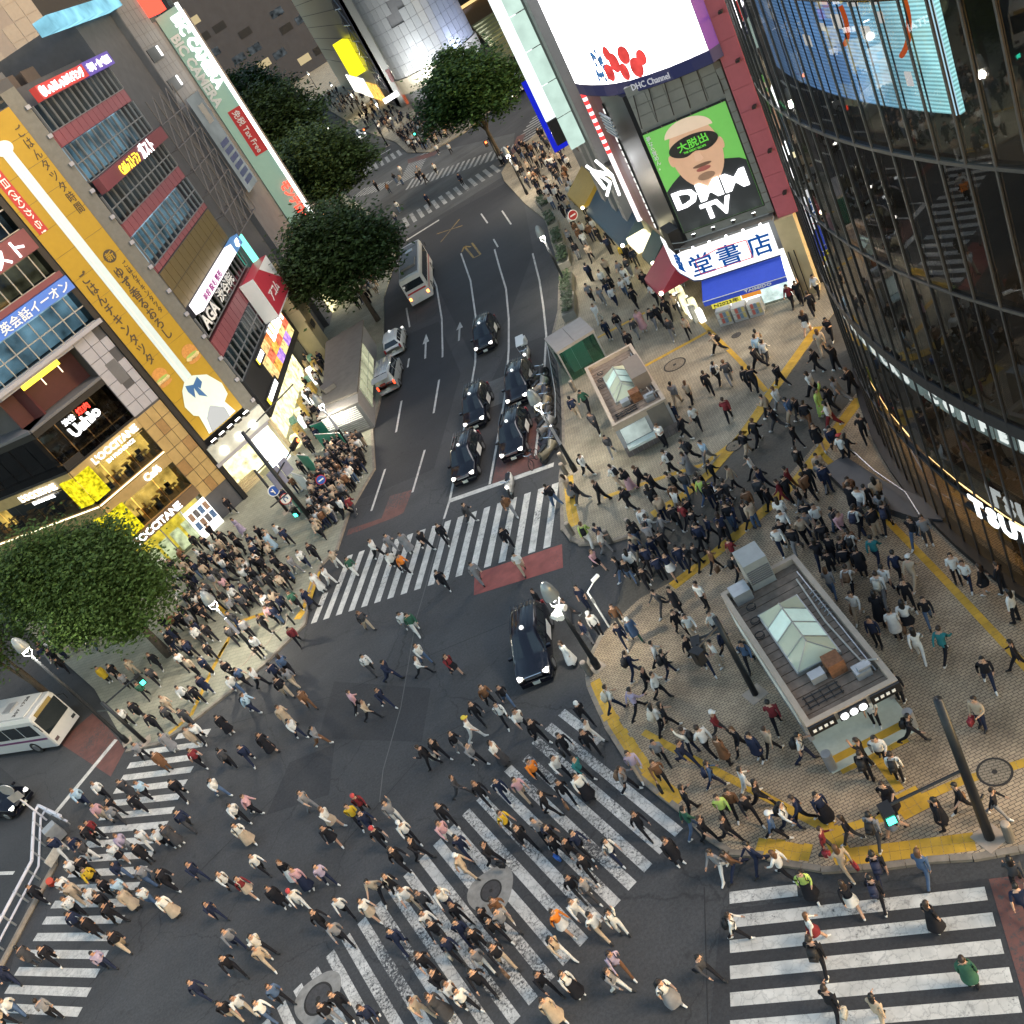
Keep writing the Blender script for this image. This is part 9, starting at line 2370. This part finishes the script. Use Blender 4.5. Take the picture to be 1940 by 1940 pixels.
def grow_bodies(poses):
    tmp = []
    for pose in poses:
        J, B = skeleton(pose)
        names = list(J)
        me = bpy.data.meshes.new('body')
        me.from_pydata([J[n][0] for n in names], [(names.index(a), names.index(b)) for a, b, _ in B], [])
        for lev in (1, 0):
            o = bpy.data.objects.new('body', me.copy()); COL.objects.link(o)
            sk = o.modifiers.new('skin', 'SKIN'); sk.use_smooth_shade = True
            lay = o.data.skin_vertices[0].data if o.data.skin_vertices else None
            if lay is None:
                bm_ = __import__('bmesh').new(); bm_.from_mesh(o.data)
                bm_.verts.layers.skin.verify(); bm_.to_mesh(o.data); bm_.free()
                lay = o.data.skin_vertices[0].data
            for i, n in enumerate(names):
                lay[i].radius = J[n][1]
                lay[i].use_root = (n == 'pelvis')
            if lev:
                ss = o.modifiers.new('sub', 'SUBSURF'); ss.levels = 1; ss.render_levels = 1
            tmp.append((pose, lev, o, J, B))
    bpy.context.view_layer.update()
    dg = bpy.context.evaluated_depsgraph_get()
    for pose, lev, o, J, B in tmp:
        me = bpy.data.meshes.new_from_object(o.evaluated_get(dg))
        V = [v.co.copy() for v in me.vertices]
        F = [tuple(p.vertices) for p in me.polygons]
        bones = [(J[a][0], J[b][0], reg, a, b) for a, b, reg in B]
        mi = []
        brow = J['brow'][0]
        for f in F:
            c = sum((V[i] for i in f), Vector()) / len(f)
            best, bd_ = 'top', 9
            for a, b, reg, na, nb in bones:
                ab = b - a; t = max(0, min(1, (c - a).dot(ab) / ab.length_squared))
                d = (c - a - ab * t).length
                if nb in ('chest', 'waist'): d -= .05
                if d < bd_: bd_, best, bn = d, reg, nb
            if best == 'skin' and bn in ('brow', 'crown', 'jaw') and (c.z > brow.z + .035 or (c.x < brow.x - .02 and c.z > brow.z - .12)): best = 'hair'
            if best == 'bottom' and c.z < .06 and pose != 'sit': best = 'shoe'
            mi.append(SLOT[best])
        if lev:   # face and fingers
            ex = MB()
            fx = brow.x + .095
            ex.hexa([(fx - .01, -.012, brow.z - .06), (fx + .025, -.010, brow.z - .055), (fx + .025, .010, brow.z - .055), (fx - .01, .012, brow.z - .06),
                     (fx - .012, -.006, brow.z - .005), (fx - .002, -.005, brow.z - .005), (fx - .002, .005, brow.z - .005), (fx - .012, .006, brow.z - .005)], 0)
            for sg in (-1, 1):
                ex.box((fx - .008, sg * .034, brow.z - .012), (.012, .026, .010), 0, 1)
                ex.box((fx - .095, sg * .086, brow.z - .035), (.03, .016, .05), 0, 0)
            ex.box((fx - .012, 0, brow.z - .092), (.012, .042, .010), 0, 0)
            for i, sg in enumerate((1, -1)):
                s = 'lr'[i]
                w, h = J['wrist' + s][0], J['hand' + s][0]
                d = (h - w).normalized(); sd = Vector((1, 0, 0)) if abs(d.x) < .8 else Vector((0, 0, 1))
                sd = (sd - d * sd.dot(d)).normalized()
                for k, (o_, ln) in enumerate(((-.028, .055), (-.01, .068), (.009, .064), (.026, .05))):
                    b0 = h + sd * o_ + d * .006
                    b1 = b0 + d * ln * .55; b2 = b1 + (d * .8 + d.cross(sd) * (.5 * sg)).normalized() * ln * .45
                    ex.cyl(b0, b1, .009, .008, 5, 0, False); ex.cyl(b1, b2, .008, .006, 5, 0)
                ex.cyl(w + d * .03 + sd * .03, w + d * .07 + sd * .062, .011, .008, 5, 0)
            k = len(V)
            V += [Vector(p) for p in ex.v]; F += [tuple(k + i for i in f) for f in ex.f]; mi += ex.m
        nm = bpy.data.meshes.new('person')
        nm.from_pydata(V, [], F)
        nm.polygons.foreach_set('material_index', mi); nm.polygons.foreach_set('use_smooth', [True] * len(F))
        for _ in range(6): nm.materials.append(None)
        (BODIES if lev else BODIES_LOW)[pose] = nm
        HEADS[pose] = (J['crown'][0], brow, J['chest'][0], J['pelvis'][0], J['handl'][0], J['handr'][0])
        bpy.data.objects.remove(o)


POSES = ('walk_a', 'walk_b', 'stride', 'stand', 'phone', 'walk_phone', 'sit', 'arm_up')
grow_bodies(POSES)

# wearables, built round the joints of a standing figure and shared by everyone
def _shell(rows, n=14, wave=0.0):
    mb = MB()
    for z, rx, ry, cx in rows:
        for i in range(n):
            t = 2 * math.pi * i / n
            w = 1 + wave * math.sin(t * 5) * (1 if z < rows[0][0] - .1 else 0)
            mb.v.append((cx + rx * w * math.cos(t), ry * w * math.sin(t), z))
    for j in range(len(rows) - 1):
        for i in range(n):
            i2 = (i + 1) % n
            mb.f.append((j * n + i2, j * n + i, (j + 1) * n + i, (j + 1) * n + i2)); mb.m.append(0)
    return mb


def wear_mesh(name, mb, smooth=True):
    me = mb.mesh(name, (0, 0, 0), smooth); me.materials.append(None)
    return me


def hair_shell(long):
    mb = MB(); n = 14
    rows = [(.118, .001), (.108, .045), (.075, .082), (.03, .100), (-.02, .104)]
    if long: rows += [(-.10, .105), (-.20, .115), (-.30, .10), (-.36, .05)]
    for z, r in rows:
        for i in range(n):
            t = 2 * math.pi * i / n
            x, y = math.cos(t) * r * 1.08, math.sin(t) * r * .92
            if z < .05 and x > .02: x = .02 + (x - .02) * .12
            if z < -.05: x = x * .55 - .05
            mb.v.append((x - .008, y, z))
    for j in range(len(rows) - 1):
        for i in range(n):
            i2 = (i + 1) % n
            mb.f.append((j * n + i2, j * n + i, (j + 1) * n + i, (j + 1) * n + i2)); mb.m.append(0)
    return mb


W_HAIR, W_LONG = wear_mesh('hair', hair_shell(False)), wear_mesh('hair', hair_shell(True))
W_CAP = wear_mesh('cap', MB().lathe((0, 0, 0), [(.112, .03), (.112, .06), (.09, .115), (.04, .135), (.002, .138)], 14).box((.12, 0, .04), (.12, .15, .015)))
W_SKIRT = wear_mesh('skirt', _shell([(1.0, .13, .16, 0), (.9, .155, .185, 0), (.6, .22, .24, .01), (.28, .27, .28, .02)], 18, .06))
W_SHORT = wear_mesh('skirt', _shell([(1.02, .13, .16, 0), (.92, .16, .19, 0), (.62, .23, .25, .02)], 18, .05))
W_COAT = wear_mesh('coat', _shell([(1.44, .09, .15, .02), (1.36, .15, .205, .02), (1.1, .15, .185, .01), (.9, .17, .205, 0), (.55, .21, .235, 0)], 16, .03))
W_DRESS = wear_mesh('dress', _shell([(1.42, .09, .14, .02), (1.34, .14, .19, .02), (1.1, .13, .165, .01), (.9, .17, .20, 0), (.3, .28, .29, .02)], 18, .06))
_bp = MB().hexa([(-.16, -.14, 1.02), (-.34, -.12, 1.04), (-.34, .12, 1.04), (-.16, .14, 1.02), (-.13, -.13, 1.42), (-.26, -.10, 1.40), (-.26, .10, 1.40), (-.13, .13, 1.42)])
_bp.tube([(-.12, -.1, 1.42), (.05, -.12, 1.46), (.13, -.11, 1.3), (.02, -.15, 1.08)], .018, 5).tube([(-.12, .1, 1.42), (.05, .12, 1.46), (.13, .11, 1.3), (.02, .15, 1.08)], .018, 5)
_bp.box((-.33, 0, 1.16), (.05, .18, .16))
W_PACK = wear_mesh('backpack', _bp)
_tb = MB().hexa([(-.10, -.05, .42), (.14, -.05, .42), (.14, .05, .42), (-.10, .05, .42), (-.13, -.06, .74), (.17, -.06, .74), (.17, .06, .74), (-.13, .06, .74)])
_tb.tube([(-.06, 0, .74), (-.02, 0, .92), (.06, 0, .92), (.10, 0, .74)], .012, 5)
W_BAG = wear_mesh('shoulder_bag', _tb)
M_PACKS = [mat('bag_black', (.012, .012, .014), .7), mat('bag_navy', (.015, .02, .05), .7), mat('bag_brown', (.16, .09, .05), .7), mat('bag_cream', (.50, .46, .38), .7), mat('bag_blue', (.03, .12, .45), .6), mat('bag_red', (.30, .03, .04), .6), mat('bag_teal', (.04, .22, .3), .6)]
PACK_W = ['black', 'navy', 'brown', 'cream', 'blue', 'red', 'teal']
M_CAPS = {'W': mat('cap_white', (.6, .6, .58), .7), 'R': mat('cap_red_cloth', (.42, .05, .05), .7), 'Y': mat('cap_yellow', (.6, .45, .05), .7)}


def inside(p, poly):
    x, y = p; c = False
    for (x0, y0), (x1, y1) in zip(poly, poly[1:] + poly[:1]):
        if (y0 > y) != (y1 > y) and x < (x1 - x0) * (y - y0) / (y1 - y0) + x0: c = not c
    return c


P2A = P2 + [(30, 2), (60, 20), (30, 44), (17.28, 37.9), (13.14, 35.9), (9.45, 34.3), (6.82, 33.75), (4.39, 33.4), (2.75, 33.6), (.88, 33.1)]
P1A = P1 + [(5.92, 38.3), (9.2, 38.7), (12.53, 40.45), (19.98, 44.9), (40, 56), (60, 100), (45, 122)]
LSA = LSW + [(-70, 120), (-40, 200), (2, 420), (4.5, 160)]
SSA = [(.88, 33.1), (4.39, 33.4), (9.45, 34.3), (17.28, 37.9), (30, 44), (40, 55.9), (19.98, 44.9), (12.53, 40.45), (5.92, 38.3), (4.2, 37.2)]
FARA = [(15.8, 346), (15.97, 262), (15.82, 205), (17.19, 171), (16.54, 157), (18.5, 147.6), (24, 146), (34, 152), (60, 190), (60, 420), (15.8, 420)]


def ground_z(x, y):
    p = (x, y)
    if inside(p, P2A) or inside(p, P1A) or inside(p, LSA) or inside(p, FARA): return .125
    if inside(p, SSA): return .102
    return .008


def zone(x, y):
    p = (x, y)
    if inside(p, [(-1.2, 19.4), (6.0, 15.1), (3.2, 9.8), (-4.4, 13.6)]): return 'on the lower right crosswalk'
    if inside(p, [(-2.2, 30.8), (1.0, 22.3), (-17.2, 15.6), (-20.4, 24.0)]): return 'on the diagonal crosswalk'
    if inside(p, [(-20.0, 45.6), (-29.5, 24.5), (-36.5, 29), (-26.8, 49)]): return 'on the west crosswalk'
    if inside(p, [(-14.3, 48.4), (1.3, 40.6), (4.0, 46.6), (-11, 54.2)]): return 'on the far crosswalk'
    if inside(p, P2A):
        if 3.2 < x < 9.0 and 18.6 < y < 28.6: return 'beside the near subway entrance'
        if x > 11.2: return 'along the curved glass hall'
        if y < 19.2: return 'by the lower tactile strip'
        if x < 1.6: return 'near the plaza kerb'
        if y < 24: return 'left of the landing'
        return 'on the lower plaza'
    if inside(p, SSA): return 'in the side street'
    if inside(p, P1A): return 'on the upper plaza'
    if inside(p, LSA): return 'at the left corner'
    return 'in the open crossing'


ORD = ['leftmost', 'second from left', 'third from left', 'fourth from left', 'fifth from left', 'sixth from left', 'seventh from left', 'eighth from left', 'ninth from left', 'tenth from left', 'eleventh from left', 'twelfth from left',
       'thirteenth from left', 'fourteenth from left', 'fifteenth from left', 'sixteenth from left', 'seventeenth from left', 'eighteenth from left', 'nineteenth from left', 'twentieth from left']
rp_ = random.Random(11)
folk = []
for row in PEOPLE.split(';'):
    a = row.split()
    x, y, hd, top, bot, fl, px = float(a[0]), float(a[1]), float(a[2]), a[3][0], a[3][1], a[4].replace('-', ''), int(a[5])
    long_ = 'H' in fl or (('S' in fl or 'K' in fl or 'D' in fl) and 'B' not in fl)
    if 'A' in fl: pose = 'arm_up'
    elif 'P' in fl: pose = 'walk_phone' if rp_.random() < .4 else 'phone'
    elif 'T' in fl: pose = rp_.choice(('stand', 'phone'))
    elif zone(x, y).startswith(('along', 'beside')) and rp_.random() < .3: pose = 'stand'
    elif any(c in fl for c in 'SDC'): pose = rp_.choice(('walk_phone', 'stand', 'stand'))
    else: pose = rp_.choice(('walk_a', 'walk_b', 'walk_a', 'walk_b', 'stride', 'walk_phone'))
    folk.append(dict(x=x, y=y, h=hd, top=top, bot=bot, fl=fl, px=px, pose=pose, long=long_, pk=rp_.choice((0, 0, 0, 1, 2, 3)) if 'G' not in fl else rp_.choice((3, 2, 0, 4, 5)),
                     sk=rp_.randrange(2), hr=rp_.choice((0, 0, 0, 1, 1, 2)), sc=rp_.uniform(.87, .965), wd=rp_.uniform(.96, 1.12), sleeve=rp_.random() < (.45 if top in 'wlpvo' else .15), shoe=rp_.random() < .5))
single_folk, rest_folk = folk[:300], folk[300:]


def describe(p):
    T, B, fl = CLOTH[p['top']][0], CLOTH[p['bot']][0], p['fl']
    if 'D' in fl and 'C' not in fl: s = 'person in %s dress' % T
    elif 'C' in fl: s = 'person in long %s coat' % T
    elif 'S' in fl: s = 'person in %s top, long %s skirt' % (T, B)
    elif 'K' in fl: s = 'person in %s top, short %s skirt' % (T, B) if p['long'] else 'person in %s top, %s shorts' % (T, B)
    elif T == B: s = 'person all in %s' % T
    else: s = 'person in %s top, %s trousers' % (T, B)
    s = s.replace('denim blue', 'denim')
    if 'B' in fl: s += ', %s backpack' % PACK_W[p['pk']]
    elif 'G' in fl: s += ', %s bag' % PACK_W[p['pk']]
    for c, w in (('W', 'white cap'), ('R', 'red cap'), ('Y', 'yellow cap')):
        if c in fl: s += ', ' + w
    if p['pose'] == 'arm_up': s += ', arm raised'
    elif p['long'] and not any(c in fl for c in 'WRY'): s += ', long hair'
    return s


lab = {}
for p in single_folk:
    p['z'] = ground_z(p['x'], p['y'])
    lab.setdefault((describe(p), zone(p['x'], p['y'])), []).append(p)
for (d, zn), ps in lab.items():
    ps.sort(key=lambda q: q['px'])
    for i, q in enumerate(ps):
        if len((d + zn).split()) > 11: d = d.replace(', long hair', '').replace('person in ', 'person, ')
        q['label'] = d + ' ' + zn if len(ps) == 1 else '%s %s, %s' % (d, zn, ORD[i] if i < len(ORD) else 'furthest right')


def wearable(me, root, m, loc=(0, 0, 0), name=None):
    o = bpy.data.objects.new(name or me.name.split('.')[0], me)
    COL.objects.link(o)
    o.parent = root; o.location = loc
    o.material_slots[0].link = 'OBJECT'; o.material_slots[0].material = m
    return o


for p in single_folk:
    o = bpy.data.objects.new('person', BODIES[p['pose']])
    COL.objects.link(o)
    o.location = (p['x'], p['y'], p['z']); o.rotation_euler = (0, 0, R(p['h']))
    o.scale = (p['sc'] * p['wd'], p['sc'] * p['wd'], p['sc'])
    props(o, p['label'], 'person', 'people on the crossing and plaza')
    skin, hair = M_SKIN[p['sk']], M_HAIR[p['hr'] if p['long'] else min(p['hr'], 1)]
    tp, bt, fl = M_CLOTH[p['top']], M_CLOTH[p['bot']], p['fl']
    bare = 'K' in fl
    for i, m_ in enumerate((skin, hair, tp, skin if bare else bt, M_SHOE_W if p['shoe'] else M_SHOE_K, skin if p['sleeve'] else tp)):
        o.material_slots[i].link = 'OBJECT'; o.material_slots[i].material = m_
    cr, br, ch, pv, hl, hr_ = HEADS[p['pose']]
    dz = pv.z - .94
    wearable(W_LONG if p['long'] else W_HAIR, o, hair, (br.x, 0, br.z), 'hair')
    for c in 'WRY':
        if c in fl: wearable(W_CAP, o, M_CAPS[c], (br.x, 0, br.z - .02), 'cap')
    if 'C' in fl: wearable(W_COAT, o, tp, (0, 0, dz), 'coat')
    elif 'D' in fl: wearable(W_DRESS, o, tp, (0, 0, dz), 'dress')
    elif 'S' in fl: wearable(W_SKIRT, o, bt, (0, 0, dz), 'skirt')
    elif 'K' in fl: wearable(W_SHORT, o, bt, (0, 0, dz), 'skirt' if p['long'] else 'shorts')
    if 'B' in fl: wearable(W_PACK, o, M_PACKS[p['pk']], (ch.x, 0, dz), 'backpack')
    elif 'G' in fl: wearable(W_BAG, o, M_PACKS[p['pk']], (hr_.x, hr_.y - .03, hr_.z - .93), 'shoulder_bag')

# the rest of the crowd, too many and too small to pick out: one object of real figures
CPAL = list(CLOTH)
cm = [M_CLOTH[k] for k in CPAL] + M_SKIN + M_HAIR + [M_SHOE_W, M_SHOE_K]
SK0, HR0, SH0 = len(CPAL), len(CPAL) + 2, len(CPAL) + 5


def scatter(poly, n, mind=.5):
    xs, ys = [p[0] for p in poly], [p[1] for p in poly]
    got, tries = [], 0
    while len(got) < n and tries < n * 60:
        tries += 1
        q = (rp_.uniform(min(xs), max(xs)), rp_.uniform(min(ys), max(ys)))
        if inside(q, poly) and all((q[0] - g[0]) ** 2 + (q[1] - g[1]) ** 2 > mind * mind for g in got): got.append(q)
    for q in got:
        rest_folk.append(dict(x=q[0], y=q[1], h=rp_.choice((250, 70, 265, 85, 240)) + rp_.uniform(-25, 25), top=rp_.choice('kkkkkknnwwgdbbc'), bot=rp_.choice('kkkkknnudgb'), fl='',
                              pose=rp_.choice(('walk_a', 'walk_b', 'stand', 'phone')), long=rp_.random() < .4, sk=0, hr=rp_.choice((0, 0, 1)), sc=rp_.uniform(.87, .965), wd=1.05, sleeve=False, shoe=rp_.random() < .4))


scatter([(-11.5, 56), (-9.6, 57.9), (-7.2, 61.5), (-6.3, 66.5), (-8.6, 68.5), (-11.2, 63)], 85, .42)      # waiting at the left signal
scatter([(-21.5, 49), (-15.2, 48.5), (-13.8, 53), (-14, 60), (-21, 65), (-23.5, 57)], 60, .55)               # left corner
scatter([(-14, 62), (-11, 70), (-10, 78), (-8.6, 90), (-7, 90), (-8.8, 72)], 34, .8)
scatter([(9.8, 34.6), (14.2, 34.9), (12.9, 28.4), (9.9, 26.7), (8.9, 30.5), (8.0, 34.6)], 26, .7)
scatter([(5.0, 39.4), (8.6, 37.9), (8.7, 33.8), (5.4, 32.0), (3.0, 35.1)], 20, .7)
scatter([(-35, 63), (-27, 60), (-25.5, 64), (-33, 69)], 26, .6)
scatter([(17.2, 152), (19.5, 148.5), (24, 149), (27, 160), (25, 178), (18.0, 172)], 150, .55)                 # far corner
scatter([(17, 175), (23.5, 178), (23.5, 300), (16.6, 300)], 110, .8)
scatter([(19.8, 100), (26, 104), (30, 116), (22, 117)], 42, .7)
scatter([(18.6, 84), (22.0, 84), (25.4, 104), (19.6, 100)], 42, .8)
scatter([(15.2, 72), (20.0, 70), (22, 84), (18.0, 84)], 26, 1.0)
scatter([(13.5, 60), (18.6, 58), (20.0, 70), (14.0, 70)], 14, 1.2)
scatter([(4, 104), (6.8, 116), (3.5, 128), (1.5, 128), (-1.5, 102)], 26, .8)
scatter([(-3, 96), (0, 97), (3.5, 106), (1, 106)], 14, .7)
scatter([(-.5, 132), (3.6, 132), (3.4, 250), (-.8, 250)], 50, .9)
scatter([(6.0, 118), (22, 116), (20, 146), (8, 150)], 16, 2)
scatter([(36, 152), (46, 166), (43, 176), (30, 158)], 40, .8)
cv, cf, cmi = [], [], []
lowdata = {k: ([v.co.copy() for v in m.vertices], [tuple(f.vertices) for f in m.polygons], [f.material_index for f in m.polygons]) for k, m in BODIES_LOW.items()}
weard = {}
for nm_, me_ in (('short', W_HAIR), ('long', W_LONG), ('C', W_COAT), ('D', W_DRESS), ('S', W_SKIRT), ('K', W_SHORT), ('B', W_PACK)):
    weard[nm_] = ([v.co.copy() for v in me_.vertices], [tuple(f.vertices) for f in me_.polygons])
for p in rest_folk:
    z = ground_z(p['x'], p['y'])
    M = Matrix.Translation((p['x'], p['y'], z)) @ Matrix.Rotation(R(p['h']), 4, 'Z') @ Matrix.Diagonal((p['sc'] * p['wd'], p['sc'] * p['wd'], p['sc'], 1))
    V, F, I = lowdata[p['pose']]
    ti, bi = CPAL.index(p['top']), CPAL.index(p['bot'])
    mp = (SK0 + p['sk'], HR0 + p['hr'], ti, SK0 if 'K' in p['fl'] else bi, SH0 + (0 if p['shoe'] else 1), SK0 if p['sleeve'] else ti)
    k = len(cv)
    cv += [M @ v for v in V]; cf += [tuple(k + i for i in f) for f in F]; cmi += [mp[i] for i in I]
    cr, br, ch, pv, _, _ = HEADS[p['pose']]
    add = [('long' if p['long'] else 'short', (br.x, 0, br.z), HR0 + p['hr'])]
    for c, mm_ in (('C', ti), ('D', ti), ('S', bi), ('K', bi), ('B', CPAL.index('k'))):
        if c in p['fl']: add.append((c, (0, 0, pv.z - .94), mm_))
    for key, off, mm_ in add:
        V, F = weard[key]; k = len(cv); o3 = Vector(off)
        cv += [M @ (v + o3) for v in V]; cf += [tuple(k + i for i in f) for f in F]; cmi += [mm_] * len(F)
me = bpy.data.meshes.new('crowd')
me.from_pydata(cv, [], cf)
me.polygons.foreach_set('material_index', cmi); me.polygons.foreach_set('use_smooth', [True] * len(cf))
o = link('crowd', me, cm)
props(o, 'dense crowd of pedestrians filling the pavements and corners', 'crowd', None, 'stuff')
